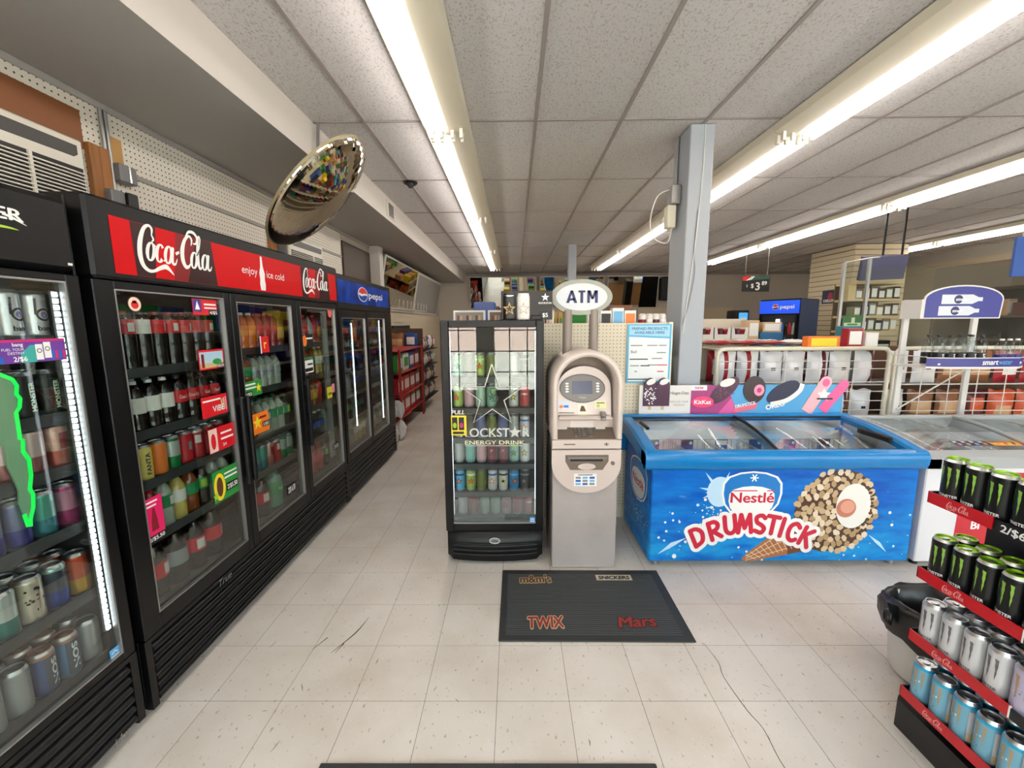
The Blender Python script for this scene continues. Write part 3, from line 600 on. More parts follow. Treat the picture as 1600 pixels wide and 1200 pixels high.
# ================================================================ COOLERS against the left wall
XFc = -1.47
mLED = mat('led_white', 'FFFFFF', 0.4, emit=6.0, ecol='EAF4FF'); mRail = mat('price_rail', '3A3D3E', 0.35); mShelf = mat('shelf_wire', '4A4C4C', 0.4, 0.4); mLinerG = mat('cooler_liner', '3C3E3C', 0.5)
SH = {}
def shell(y0, y1, ztop, zint0, zint1, xb=-2.16, liner=mDark):
    m = MB(); m.box(xb, XFc - 0.05, y0, y0 + 0.04, 0.02, ztop, mBlackS, 0.004); m.box(xb, XFc - 0.05, y1 - 0.04, y1, 0.02, ztop, mBlackS, 0.004)
    m.box(xb, xb + 0.03, y0 + .04, y1 - .04, 0.02, ztop, liner); m.box(xb + .03, XFc - 0.05, y0 + .04, y1 - .04, zint1, ztop, mBlackS); m.box(xb + .03, XFc - 0.05, y0 + .04, y1 - .04, 0.02, zint0, mBlackS)
    m.box(xb + .031, XFc - 0.06, y0 + .041, y0 + .044, zint0, zint1, liner); m.box(xb + .031, XFc - 0.06, y1 - .044, y1 - .041, zint0, zint1, liner)
    return m
def door(root, y0, y1, z0, z1, gy0, gy1, gz0, gz1, stickers=None, handle=None, x=XFc):
    f = MB(); d = 0.045
    for (a, b, c, e) in ((y0, gy0, z0, z1), (gy1, y1, z0, z1), (gy0, gy1, z0, gz0), (gy0, gy1, gz1, z1)): f.box(x - d, x, a, b, c, e, mBlackS, 0.003)
    o = O('door', f, root)
    O('glass_pane', MB().box(x - 0.016, x - 0.012, gy0, gy1, gz0, gz1, gPane2), o)
    g = MB(); e = 0.006
    for (a, b, c, q) in ((gy0, gy0 + e, gz0, gz1), (gy1 - e, gy1, gz0, gz1), (gy0 + e, gy1 - e, gz0, gz0 + e), (gy0 + e, gy1 - e, gz1 - e, gz1)): g.box(x - 0.02, x - 0.001, a, b, c, q, mSteel)
    O('glass_trim', g, o)
    if handle:
        hy, h0, h1 = handle; O('handle', MB().box(x + 0.012, x + 0.03, hy - 0.014, hy + 0.014, h0, h1, mBlack, 0.006).box(x - .002, x + 0.014, hy - 0.01, hy + 0.01, h0 + .01, h0 + .04, mBlack).box(x - .002, x + 0.014, hy - 0.01, hy + 0.01, h1 - .04, h1 - .01, mBlack), o)
    F = FX(x - 0.0115)
    for s in stickers or []:
        mb = MB(); s(mb, F); O('sticker', mb, o)
    return o
def shelves(root, y0, y1, zs, x0=-2.1, x1=-1.522, rail=mRail):
    for z in zs:
        m = MB()
        for k in range(int((x1 - x0) / 0.06)): m.box(x0 + k * 0.06, x0 + k * 0.06 + 0.008, y0, y1, z - 0.008, z, mShelf)
        m.box(x0, x1, y0, y1, z - 0.012, z - 0.006, mShelf)
        s = O('shelf', m, root, kind='stuff'); O('price_rail', MB().box(x1, x1 + 0.004, y0, y1, z - 0.022, z + 0.018, rail), s)
def grille(root, y0, y1, z0, z1, n, x=XFc):
    b = MB().box(-2.1, x - 0.03, y0, y1, z0, z1, mBlackS, 0.003); b.box(x - 0.03, x - 0.004, y0, y0 + 0.03, z0, z1, mBlackS).box(x - 0.03, x - 0.004, y1 - 0.03, y1, z0, z1, mBlackS).box(x - 0.03, x - 0.004, y0 + .03, y1 - .03, z1 - 0.02, z1, mBlackS)
    o = O('base_grille', b, root); h = (z1 - z0 - 0.04) / n
    for k in range(n):
        zz = z0 + 0.015 + k * h; F = fr((0, 0, 0), (1, 0, 0), (0, 0, 1))
        O('louvre', MB().prism([(x - 0.03, zz), (x - 0.004, zz + 0.004), (x, zz + h * 0.3), (x - 0.006, zz + h * 0.55), (x - 0.03, zz + h * 0.9)], lambda a, b_, c: Vector((a, c, b_)), mBlack, y0 + 0.035, y1 - 0.035), o)
    return o
def led_strip(root, x, y, z0, z1, n, wd=0.012):
    m = MB().box(x - 0.012, x - 0.004, y - wd, y + wd, z0, z1, mSteel)
    st = (z1 - z0) / n
    for k in range(n): m.box(x - 0.004, x + 0.002, y - wd * 0.8, y + wd * 0.8, z0 + k * st + st * 0.12, z0 + k * st + st * 0.86, mLED, 0.002)
    return O('led_strip', m, root, kind='stuff')
def script_cola(mb, F, x, y, s, m, c=0.0012):
    """flowing white script with the long tail under the first word"""
    def st(pts, w): mb.stroke([(x + p[0] * s, y + p[1] * s) for p in pts], F, m, [q * s for q in w], c, 6)
    def loop(cx, cy, rx, ry, w1, w2, sl=0.25, a0=0.3, a1=2 * pi + 0.3):
        P_ = []; W = []
        for k in range(15):
            a = a0 + (a1 - a0) * k / 14; u, v_ = rx * cos(a), ry * sin(a); P_.append((x + (cx + u + v_ * sl) * s, y + (cy + v_) * s)); W.append((w1 + (w2 - w1) * abs(cos(a))) * s)
        mb.stroke(P_, F, m, W, c, 1)
    st([(0.66, 0.72), (0.70, 0.9), (0.58, 0.98), (0.38, 0.85), (0.2, 0.5), (0.14, 0.15), (0.2, -0.12), (0.38, -0.26), (0.6, -0.26), (0.9, -0.14), (1.15, -0.1), (1.42, -0.3)], [.03, .09, .07, .12, .17, .18, .15, .1, .08, .12, .15, .02])
    st([(0.66, 0.74), (0.72, 0.62), (0.64, 0.55)], [.05, .07, .03])
    loop(0.56, 0.27, 0.13, 0.25, .04, .13); loop(0.92, 0.27, 0.13, 0.25, .04, .13, a0=0.7, a1=5.6); loop(1.27, 0.27, 0.13, 0.25, .04, .13)
    st([(0.72, 0.48), (0.80, 0.42)], [.05, .03]); st([(1.04, 0.06), (1.12, 0.14)], [.04, .03])
    st([(1.50, 0.52), (1.42, 0.2), (1.43, 0.05), (1.54, 0.04), (1.64, 0.2)], [.11, .12, .1, .06, .03]); st([(1.60, 0.34), (1.76, 0.42)], [.09, .07])
    st([(2.36, 0.70), (2.42, 0.88), (2.30, 0.98), (2.08, 0.82), (1.92, 0.5), (1.90, 0.2), (2.0, 0.02), (2.16, 0.04), (2.3, 0.2)], [.03, .09, .07, .12, .18, .18, .14, .08, .03])
    st([(2.12, 0.9), (2.3, 1.1), (2.55, 1.12), (2.7, 0.98), (2.62, 0.8), (2.46, 0.78)], [.04, .08, .1, .1, .07, .03])
    loop(2.44, 0.26, 0.13, 0.25, .04, .13)
    st([(2.56, 0.44), (2.68, 0.5), (2.84, 0.9), (2.82, 1.04), (2.74, 0.95), (2.66, 0.5), (2.66, 0.1), (2.74, 0.03), (2.84, 0.14)], [.04, .04, .06, .06, .1, .14, .12, .07, .03])
    loop(2.99, 0.26, 0.13, 0.25, .04, .13); st([(3.22, 0.52), (3.14, 0.2), (3.16, 0.04), (3.27, 0.05), (3.34, 0.16)], [.11, .12, .1, .06, .03])
def globe(mb, F, x, y, r, c=0.0012):
    mb.ell(x, y, r * 1.12, r * 1.12, F, mWht, c); mb.ell(x, y, r, r, F, mat('globe_blue', '0E3FA0', 0.35), c + 0.0004)
    mb.poly([(x + r * cos(a), y + r * sin(a)) for a in [0.1 + k * 2.7 / 14 for k in range(15)]] + [(x - r * 0.2, y + r * 0.1), (x + r * .4, y + r * .25)], F, mRed, c + 0.0008)
    mb.poly([(x - r * 0.97, y + r * 0.26), (x - r * .2, y + r * 0.06), (x + r * .4, y + r * .2), (x + r * .98, y + r * .1), (x + r * .98, y - r * .12), (x + r * .3, y - .1 * r), (x - r * 0.3, y - r * 0.3), (x - r * .95, y - r * .1)][::-1], F, mWht, c + 0.0010)
# --- three-door cooler --------------------------------------------
C3 = E('drinks_cooler', 'black three-door glass cooler with long red header sign', 'drinks cooler', (0, 0, 0))
O('cabinet', shell(1.465, 3.49, 2.02, 0.34, 1.74), C3)
for y in (2.175, 2.83): O('mullion', MB().box(-1.53, -1.516, y - 0.03, y + 0.03, 0.34, 1.74, mBlackS), C3)
hd = MB(); hd.box(-1.62, XFc + 0.012, 1.47, 3.49, 1.745, 2.03, mBlackS, 0.01); F = FX(XFc + 0.012); mSignR = mat('sign_red', 'C4040F', 0.35, spec=0.15)
hd.rect(1.552, 3.457, 1.768, 1.972, F, mSignR, 0.001); mDkBand = mat('sign_dark', '2A0608', 0.3, spec=0.3); mMid = mat('sign_maroon', '7A0E14', 0.3, spec=0.3)
for (a, b, s_, yy, ww) in ((1.64, 2.06, 0.142, 1.832, 1), (2.905, 3.315, 0.135, 1.834, 1)):
    hd.poly([(a, 1.769), (b + 0.02, 1.769), (b, 1.971), (a - 0.005, 1.971)], F, mDkBand, 0.0016)
    hd.poly([(a + (b - a) * .2, 1.769), (a + (b - a) * .42, 1.769), (a + (b - a) * .5, 1.971), (a + (b - a) * .26, 1.971)], F, mSignR if ww else mMid, 0.002)
    hd.poly([(a + (b - a) * .42, 1.769), (a + (b - a) * .6, 1.769), (a + (b - a) * .78, 1.971), (a + (b - a) * .5, 1.971)], F, mMid, 0.002)
    script_cola(hd, lambda p, q_, c, A=a, B=b, S=s_, Y=yy: F(A + 0.005 + (p) * (B - A - 0.01) / (3.4 * S), q_, c), 0, yy, s_, mWht, 0.003)
hd.text('enjoy', F, 2.276, 1.855, 0.058, mWht, 'L', 0.0016, width=0.135); hd.text('ice cold', F, 2.50, 1.852, 0.058, mWht, 'L', 0.0016, width=0.185)
bx = 2.455; hd.poly([(bx - 0.008, 1.965), (bx + .008, 1.965), (bx + .012, 1.91), (bx + .026, 1.87), (bx + .022, 1.835), (bx + .027, 1.81), (bx + .022, 1.775), (bx - .022, 1.775), (bx - .027, 1.81), (bx - .022, 1.835), (bx - .026, 1.87), (bx - .012, 1.91)], F, mWht, 0.0016)
O('header_sign', hd, C3)
def st_rect(y0, y1, z0, z1, m, txts=(), extra=None):
    def f(mb, F):
        mb.rect(y0, y1, z0, z1, F, m, 0.001)
        for t in txts:
            if t[0][0] == '~': mb.rect(y0 + (y1 - y0) * t[1], min(y0 + (y1 - y0) * t[1] + len(t[0]) * t[3] * 0.5, y1 - 0.006), z0 + (z1 - z0) * t[2], z0 + (z1 - z0) * t[2] + t[3] * 0.5, F, t[4], 0.002)
            else: mb.text(t[0], F, y0 + (y1 - y0) * t[1], z0 + (z1 - z0) * t[2], t[3], t[4], 'L' if len(t) < 6 else t[5], 0.002, bold=0.01)
        if extra: extra(mb, F)
    return f
def price(y0, y1, z0, z1, t):
    def f(mb, F): mb.rect(y0, y1, z0, z1, F, mBlk, 0.0016); mb.text(t, F, (y0 + y1) / 2, z0 + (z1 - z0) * 0.2, (z1 - z0) * 0.85, mWht, 'C', 0.002, bold=0.02, width=(y1 - y0) * 0.85)
    return f
def both(*fs): return lambda mb, F: [f(mb, F) for f in fs]
def st_round(y, z, r): return lambda mb, F: (mb.ell(y, z, r, r, F, mat('badge_cream', 'E8DCC8', 0.4), 0.001), mb.ring(y, z, r, r, r * .1, F, mDkRed, 0.0014), mb.ell(y, z - r * .1, r * .55, r * .5, F, mRed, 0.0014), mb.rect(y - r * .3, y + r * .3, z + r * .1, z + r * .5, F, mRed, 0.0014))
S1 = [st_round(1.637, 1.66, 0.03),
      both(st_rect(1.93, 2.09, 1.625, 1.70, mRed, (('~SHARE THE', .45, .62, .016, mWht), ('~GREAT TASTE', .45, .4, .014, mWht))), lambda mb, F: (mb.rect(1.934, 1.985, 1.64, 1.696, F, mPur, 0.0014), mb.poly([(1.945, 1.65), (1.975, 1.65), (1.96, 1.69)], F, mWht, 0.0018)), price(2.03, 2.09, 1.625, 1.65, '4/$5')),
      both(st_rect(1.93, 2.10, 1.365, 1.46, mRed), lambda mb, F: (mb.rect(1.937, 2.093, 1.372, 1.45, F, mat('sticker_sky', 'A9C8DC', 0.4), 0.0014), mb.rect(1.937, 2.093, 1.372, 1.395, F, mat('sticker_sand', 'C8B080', 0.4), 0.0016), mb.ell(2.05, 1.40, 0.03, 0.014, F, mGrn, 0.0018), mb.rect(1.947, 1.965, 1.375, 1.44, F, mDkRed, 0.0018)), price(2.045, 2.10, 1.367, 1.39, '2/$5.50')),
      st_rect(1.915, 2.09, 1.135, 1.235, mRed, (('~KEEP YOUR COOL', .05, .75, .016, mWht), ('VIBE', .4, .2, .042, mWht)), lambda mb, F: (mb.rect(2.045, 2.055, 1.16, 1.21, F, mTan, 0.002), mb.rect(2.06, 2.07, 1.155, 1.215, F, mTan, 0.002), mb.rect(2.075, 2.083, 1.15, 1.22, F, mPink, 0.002))),
      st_rect(1.935, 2.12, 0.955, 1.075, mRed, (('~ENJOY A', .45, .66, .02, mWht), ('~COLD ONE', .45, .42, .02, mWht), ('2/4', .5, .14, .022, mWht)), lambda mb, F: (mb.rect(1.937, 1.995, 0.957, 1.073, F, mat('sticker_blush', 'EBC9C0', 0.4), 0.0014), mb.ell(1.966, 1.01, 0.016, 0.04, F, mRed, 0.0018))),
      both(st_rect(1.93, 2.112, 0.70, 0.86, mGrn, (('~A REFRESHING', .45, .78, .016, mWht), ('~GINGER ALE', .45, .64, .018, mWht))), lambda mb, F: (mb.ell(1.975, 0.775, 0.04, 0.07, F, mYel, 0.0014), mb.ell(1.975, 0.775, 0.022, 0.05, F, mBrown, 0.0018), mb.star(1.945, 0.735, 0.025, F, mLime, 0.0016)), price(2.02, 2.108, 0.735, 0.775, '2/$5.50')),
      both(st_rect(1.553, 1.64, 0.715, 0.885, mat('sticker_magenta', 'D81B60', 0.4), (('~SHARE A', .1, .88, .014, mWht), ('~MOMENT', .1, .78, .014, mWht))), lambda mb, F: (mb.poly([(1.578, 0.745), (1.612, 0.745), (1.608, 0.79), (1.60, 0.84), (1.592, 0.84), (1.582, 0.79)], F, mDkRed, 0.0016)), price(1.553, 1.64, 0.70, 0.727, '2/$5.50'))]
S2 = [st_rect(2.42, 2.50, 1.415, 1.51, mRed, (('r', .35, .25, .08, mYel),), lambda mb, F: mb.rect(2.414, 2.424, 1.41, 1.512, F, mWht, 0.0012)),
      both(st_rect(2.23, 2.39, 1.18, 1.265, mGrn, (('~MIX UP ANY', .03, .74, .018, mWht), ('~2 FLAVOURS', .03, .5, .018, mWht))), lambda mb, F: mb.star(2.36, 1.22, 0.03, F, mYel, 0.0014), price(2.23, 2.30, 1.18, 1.21, '2/$5')),
      both(st_rect(2.27, 2.43, 0.955, 1.075, mOrg, (('~ICED', .45, .7, .025, mDkRed),)), lambda mb, F: mb.star(2.32, 1.02, 0.045, F, mYel, 0.0014), price(2.365, 2.428, 0.985, 1.015, '2/$5')),
      price(2.56, 2.66, 0.475, 0.54, '2/$ 6.50')]
S3 = [lambda mb, F: mb.poly([(3.31, 1.70), (3.40, 1.70), (3.40, 1.66), (3.37, 1.63), (3.335, 1.64), (3.33, 1.68)][::-1], F, mat('sticker_coral', 'E86A5E', 0.4), 0.001),
      st_rect(2.89, 3.05, 1.43, 1.51, mBlk, (('~ICED TEA', .4, .55, .022, mWht),), lambda mb, F: mb.ell(2.93, 1.465, 0.03, 0.04, F, mOrg, 0.0014)),
      st_rect(2.89, 3.03, 1.235, 1.325, mWht, (('~1.79', .05, .1, .05, mBlk), ('~WATER', .4, .6, .025, mBlk))),
      both(st_rect(3.22, 3.31, 0.995, 1.085, mYel, (('~2/3', .2, .3, .035, mGrn),)), lambda mb, F: mb.rect(3.31, 3.36, 1.03, 1.10, F, mPink, 0.001)),
      price(3.27, 3.36, 0.56, 0.61, '2/4.50')]
door(C3, 1.472, 2.172, 0.335, 1.742, 1.55, 2.13, 0.405, 1.712, S1, (2.155, 0.72, 1.2))
door(C3, 2.178, 2.827, 0.335, 1.742, 2.225, 2.77, 0.405, 1.70, S2, (2.21, 0.72, 1.2))
door(C3, 2.833, 3.485, 0.335, 1.742, 2.885, 3.44, 0.405, 1.70, S3, (2.865, 0.72, 1.2))
shelves(C3, 1.515, 2.14, (1.39, 1.135, 0.925, 0.69, 0.40)); shelves(C3, 2.21, 2.795, (1.43, 1.19, 0.90, 0.69, 0.40)); shelves(C3, 2.865, 3.44, (1.43, 1.19, 0.955, 0.705, 0.44))
gr = grille(C3, 1.47, 3.49, 0.03, 0.33, 6); bdg = MB(); Fb = FX(XFc - 0.003); bdg.rect(1.9, 2.02, 0.312, 0.328, Fb, mBlackS, 0.001); bdg.text('True', Fb, 1.93, 0.29, 0.05, mSteel, 'C', 0.002, shear=0.3); O('maker_badge', bdg, C3)
O('foot', MB().box(-2.0, -1.55, 1.6, 1.7, 0, 0.03, mDark), C3); O('foot', MB().box(-2.0, -1.55, 3.2, 3.3, 0, 0.03, mDark), C3)
W1 = 'left door, red-header cooler'; W2 = 'middle door, red-header cooler'; W3 = 'right door, red-header cooler'
row_x(['cola_tall', 'white_tall', 'cola_tall', 'cola_tall', 'cola_tall', 'cola_tall', 'cola_tall'], -1.565, 1.668, 0.0735, 1.39, W1, 'top')
row_x(['cola_white', 'cola_white', 'cola_white', 'cola', 'cola', 'cola', 'cola'], -1.565, 1.668, 0.0735, 1.135, W1, 'second')
row_x(['fanta', 'orange_t', 'green_t', 'red_t', 'red_w', 'red_t', 'red_t'], -1.565, 1.668, 0.0735, 0.925, W1, 'third')
row_x(['juice_r', 'green_clear', 'yellow', 'amber', 'green_dark', 'green_clear', 'green_clear'], -1.565, 1.668, 0.0735, 0.69, W1, 'fourth')
row_x(['big_cola', 'big_silver', 'big_cola', 'big_cola'], -1.585, 1.665, 0.113, 0.40, W1, 'bottom', depth=1)
row_x(['juice_o', 'juice_o', 'juice_r', 'juice_r', 'juice_r', 'tea'], -1.565, 2.385, 0.0735, 1.43, W2, 'top')
row_x(['amber', 'water_dark', 'water_dark', 'water_dark', 'water_dark', None], -1.565, 2.385, 0.0735, 1.19, W2, 'second')
row_x(['amber', 'green_clear', 'green_clear', 'green_clear', 'green_clear', 'green_dark'], -1.565, 2.385, 0.0735, 0.90, W2, 'third')
row_x(['mint', 'mint', 'peach', 'red_w', 'green_t', 'green_t'], -1.565, 2.385, 0.0735, 0.69, W2, 'fourth')
row_x(['big_cola', 'big_lime', None, None], -1.585, 2.43, 0.15, 0.40, W2, 'bottom', depth=1)
row_x(['juice_r', 'water_dark', 'juice_r', 'tea', None, None], -1.565, 3.085, 0.0735, 1.43, W3, 'top')
row_x(['amber', 'amber', 'yellow', 'yellow', None, None], -1.565, 3.085, 0.0735, 1.19, W3, 'second')
row_x(['tea', 'tea', 'juice_r', None, None, None], -1.565, 3.085, 0.0735, 0.955, W3, 'third')
row_x(['water', 'water', 'water', 'water_dark', None, None], -1.565, 3.085, 0.0735, 0.705, W3, 'fourth')
row_x(['juice_r', 'juice_r', 'green_dark', None], -1.565, 3.085, 0.09, 0.44, W3, 'bottom', depth=1)
O('interior_light', MB().box(-1.515, -1.50, 3.27, 3.34, 0.5, 1.68, mat('grey_diffuser', '9AA6A4', 0.4)), C3)
# --- leftmost cooler ----------------------------------------------
C1 = E('drinks_cooler', 'black single-door energy drink cooler at the far left, white lit strip inside', 'drinks cooler', (0, 0, 0))
O('cabinet', shell(0.70, 1.435, 1.99, 0.34, 1.745), C1)
h1 = MB().box(-1.62, XFc, 0.70, 1.435, 1.75, 1.99, mBlackS, 0.02); F1 = FX(XFc)
h1.text('MONSTER', F1, 1.293, 1.885, 0.048, mWht, 'R', 0.001, bold=0.025, width=0.30); h1.stroke([(1.24, 1.898), (1.262, 1.893), (1.298, 1.876)], F1, mWht, [0.006, 0.008, 0.001], 0.001, 3); h1.stroke([(1.0, 1.858), (1.22, 1.862), (1.275, 1.859)], F1, mLime, [0.005, 0.008, 0.001], 0.001, 4); h1.rect(1.40, 1.415, 1.775, 1.783, F1, mWht, 0.001)
O('header_sign', h1, C1)
jag = [(1.10, 1.43), (1.185, 1.45), (1.235, 1.42), (1.243, 1.40), (1.238, 1.375), (1.246, 1.36), (1.24, 1.335), (1.228, 1.32), (1.226, 1.24), (1.233, 1.235), (1.228, 1.20), (1.240, 1.17), (1.238, 1.12), (1.228, 1.08), (1.234, 1.06), (1.228, 1.02), (1.214, 0.985), (1.212, 0.965), (1.205, 0.97), (1.20, 1.01), (1.194, 1.05), (1.198, 1.09), (1.19, 1.13), (1.18, 1.17), (1.184, 1.22), (1.165, 1.25), (1.18, 1.29), (1.183, 1.36), (1.17, 1.38), (1.10, 1.385)]
jag = [(1.16 + (a - 1.16) * 0.92 - 0.01, b) for a, b in jag]
def edge_glow(mb, F):
    mb.stroke(jag[:20], F, mat('neon_green_edge', '18F05A', 0.3, emit=0.7), 0.012, 0.004, 1)
mAcr = frosted('green_acrylic', 'A6E2B4', 0.5)
gm = MB().prism(jag, FX(XFc - 0.035), mAcr, 0, 0.006); edge_glow(gm, FX(XFc - 0.033)); O('green_claw_sign', gm, C1)
def st_bang(mb, F):
    mb.rect(1.10, 1.362, 1.468, 1.538, F, mat('sticker_violet', '6A3A9A', 0.35), 0.001); mb.rect(1.10, 1.362, 1.53, 1.538, F, mMag, 0.0014)
    for k in range(5): mb.rect(1.105 + k * 0.018, 1.118 + k * 0.018, 1.47, 1.485 + 0.004 * (k % 3), F, mMag if k % 2 else mBlue, 0.0014)
    for k in range(4): mb.rect(1.318 + k * 0.011, 1.326 + k * 0.011, 1.474, 1.50, F, mMag if k % 2 else mBlue, 0.0014)
    mb.poly([(1.235, 1.468), (1.275, 1.468), (1.275, 1.52), (1.262, 1.52), (1.235, 1.495)], F, mTeal, 0.0014)
    mb.text('bang', F, 1.23, 1.518, 0.015, mWht, 'C', 0.002, bold=0.02); mb.text('FUEL YOUR', F, 1.245, 1.505, 0.011, mWht, 'R', 0.002); mb.text('DESTINY', F, 1.245, 1.494, 0.011, mWht, 'R', 0.002); mb.text('2/$6', F, 1.232, 1.473, 0.02, mWht, 'C', 0.002, bold=0.03)
    for k, yy in enumerate((1.275, 1.298)):
        mb.rect(yy, yy + 0.02, 1.474 + k * 0.004, 1.522 + k * 0.006, F, mWht, 0.0016); mb.ring(yy + 0.01, 1.502 + k * 0.005, 0.007, 0.007, 0.002, F, mBlk, 0.002)
def st_energy(y, z, s): return lambda mb, F: (mb.rect(y, y + s, z, z + s, F, mat('sticker_lightblue', '5AA8E0', 0.4), 0.001), mb.stroke([(y + s * .2, z + s * .5), (y + s * .5, z + s * .7), (y + s * .8, z + s * .45)], F, mWht, s * 0.1, 0.0014, 3), mb.rect(y + s * .1, y + s * .9, z + s * .15, z + s * .25, F, mWht, 0.0014))
door(C1, 0.71, 1.43, 0.335, 1.745, 0.78, 1.386, 0.365, 1.722, [st_bang, st_energy(1.345, 0.366, 0.038)])
shelves(C1, 0.75, 1.39, (1.53, 1.275, 1.095, 0.885, 0.63, 0.37))
led_strip(C1, -1.497, 1.372, 0.47, 1.69, 58, 0.009)
g1 = grille(C1, 0.70, 1.435, 0.04, 0.33, 6); bb = MB(); bb.text('idw', FX(XFc + 0.001), 1.33, 0.05, 0.04, mSteel, 'C', 0.001, bold=0.02, shear=0.3); O('maker_badge', bb, C1)
O('foot', MB().box(-2.0, -1.55, 0.75, 1.38, 0, 0.04, mDark), C1)
WM = 'leftmost cooler'
for kinds, z, sh in ((['bang_w', 'bang_y', 'bang_w', 'bang_w', 'bang_w'], 1.53, 'top'), (['black_m', 'black_m', 'black_m', 'black_m', 'black_m'], 1.275, 'second'), (['silver_red', 'peach', 'silver_red', 'silver_red', 'peach'], 1.095, 'third'), (['mint', 'violet', 'violet', 'mint', 'magenta'], 0.885, 'fourth'), (['splat', 'teal_w', 'splat', 'blue_c', 'orange_c'], 0.63, 'fifth'), (['silver', 'silver', 'nos2', 'nos', 'silver'], 0.37, 'bottom')):
    row_x(kinds, -1.562, 1.062, 0.0735, z, WM, sh, depth=3, dx=-0.074)
# --- blue header cooler -------------------------------------------
C2 = E('drinks_cooler', 'black two-door sliding cooler with blue header sign and white light strips', 'drinks cooler', (0, 0, 0))
O('cabinet', shell(3.50, 4.99, 2.0, 0.36, 1.72), C2)
h2 = MB().box(-1.62, XFc, 3.50, 4.99, 1.70, 2.0, mBlackS, 0.01); F2 = FX(XFc); mSB = mat('sign_blue', '1646B4', 0.3, spec=0.12); n, L, b = nodes(mSB)
L.new(mixcol(mSB, ramp(mSB, noise(mSB, 5, 4, 0.6), 0.35, 0.7), '06206E', '1450C4'), b.inputs['Base Color'])
h2.rect(3.515, 4.915, 1.765, 1.955, F2, mSB, 0.001); globe(h2, lambda p, q_, c: F2(4.10 + (p - 4.10) * 1.9, q_, c), 4.10, 1.862, 0.062, 0.0016); h2.text('pepsi', F2, 4.26, 1.835, 0.095, mWht, 'L', 0.0016, bold=0.015, width=0.43)
O('header_sign', h2, C2)
door(C2, 3.505, 4.16, 0.36, 1.70, 3.56, 4.13, 0.44, 1.635); door(C2, 4.165, 4.985, 0.36, 1.70, 4.205, 4.745, 0.42, 1.64)
shelves(C2, 3.545, 4.945, (1.40, 1.165, 0.93, 0.69, 0.45)); grille(C2, 3.50, 4.99, 0.03, 0.35, 6)
O('foot', MB().box(-2.0, -1.55, 3.6, 4.9, 0, 0.03, mDark), C2)
led_strip(C2, -1.50, 3.845, 0.62, 1.59, 44, 0.010); led_strip(C2, -1.50, 4.63, 0.52, 1.62, 48, 0.012)
WP = 'blue-header cooler'
row_x(['juice_r', 'juice_r', 'cola', 'blue', 'juice_o', 'blue', None, 'blue', 'cola', 'blue', 'blue'], -1.57, 3.62, 0.105, 1.40, WP, 'top', depth=1)
row_x(['blue', 'water', 'blue', 'blue', 'blue', 'water', None, 'blue', 'blue', 'cola', 'blue'], -1.57, 3.62, 0.105, 1.165, WP, 'second', depth=1)
row_x(['water', 'water', 'water_dark', 'water', 'blue', 'blue', None, 'water', 'blue', 'blue', 'blue'], -1.57, 3.62, 0.105, 0.93, WP, 'third', depth=1)
row_x(['green_dark', 'green_clear', 'green_dark', 'green_clear', 'green_dark', 'blue', None, 'cola', 'cola', 'water', 'green_dark'], -1.57, 3.62, 0.105, 0.69, WP, 'fourth', depth=1)
row_x(['green_dark', 'green_dark', 'green_clear', 'yellow', 'yellow', 'yellow', None, 'yellow', 'yellow', 'green_dark', 'yellow'], -1.57, 3.62, 0.105, 0.45, WP, 'bottom', depth=1)
# ================================================================ FREESTANDING ENERGY DRINK COOLER
RX0, RX1, RY = -0.455, 0.178, 2.55
CR = E('drinks_cooler', 'small freestanding black cooler with star outline on its glass, beside the cash machine', 'drinks cooler', (0, 0, 0))
m = MB(); yb = 3.14
m.box(RX0, RX0 + 0.035, RY + 0.05, yb, 0.27, 1.59, mBlackS, 0.004); m.box(RX1 - 0.035, RX1, RY + 0.05, yb, 0.27, 1.59, mBlackS, 0.004); m.box(RX0 + .035, RX1 - .035, yb - 0.03, yb, 0.27, 1.59, mDark); m.box(RX0 + .035, RX1 - .035, RY + 0.05, yb - .03, 1.55, 1.59, mBlackS); m.box(RX0 + .035, RX1 - .035, RY + .05, yb - .03, 0.225, 0.272, mBlackS)
m.box(RX0, RX1, RY + 0.04, yb, 0.035, 0.27, mBlackS, 0.01)
O('cabinet', m, CR)
f = MB(); d = 0.045; gx0, gx1, gz0, gz1 = -0.405, 0.130, 0.285, 1.553
for (a, b, c, e) in ((RX0, gx0, 0.232, 1.597), (gx1, RX1, 0.232, 1.597), (gx0, gx1, 0.232, gz0), (gx0, gx1, gz1, 1.597)): f.box(a, b, RY, RY + d, c, e, mBlackS, 0.004)
dr = O('door', f, CR); O('glass_pane', MB().box(gx0, gx1, RY + 0.012, RY + 0.016, gz0, gz1, gPane2), dr)
mEtch = mat('etched_silver', 'C9CDC6', 0.35, 0.3); mEtchD = mat('etched_dark', '20262A', 0.4); Fd = FY(RY + 0.0115)
pr = MB(); cx, cz, r0 = -0.143, 1.123, 0.2
def starpts(r, rx=1.0, inner=0.382): return [(cx + r * rx * (1 if i % 2 == 0 else inner) * sin(i * pi / 5), cz + r * (1 if i % 2 == 0 else inner) * cos(i * pi / 5)) for i in range(10)]
A = starpts(0.205, 1.0); pr.stroke(A + [A[0]], Fd, mEtch, 0.006, 0.001, 1); B = starpts(0.188, 1.0); pr.stroke(B + [B[0]], Fd, mEtchD, 0.004, 0.0012, 1)
pr.stroke([(-0.11, 1.17), (-0.15, 1.175), (-0.148, 1.14), (-0.115, 1.13), (-0.11, 1.10), (-0.15, 1.095)], Fd, mEtchD, 0.006, 0.0014, 4)
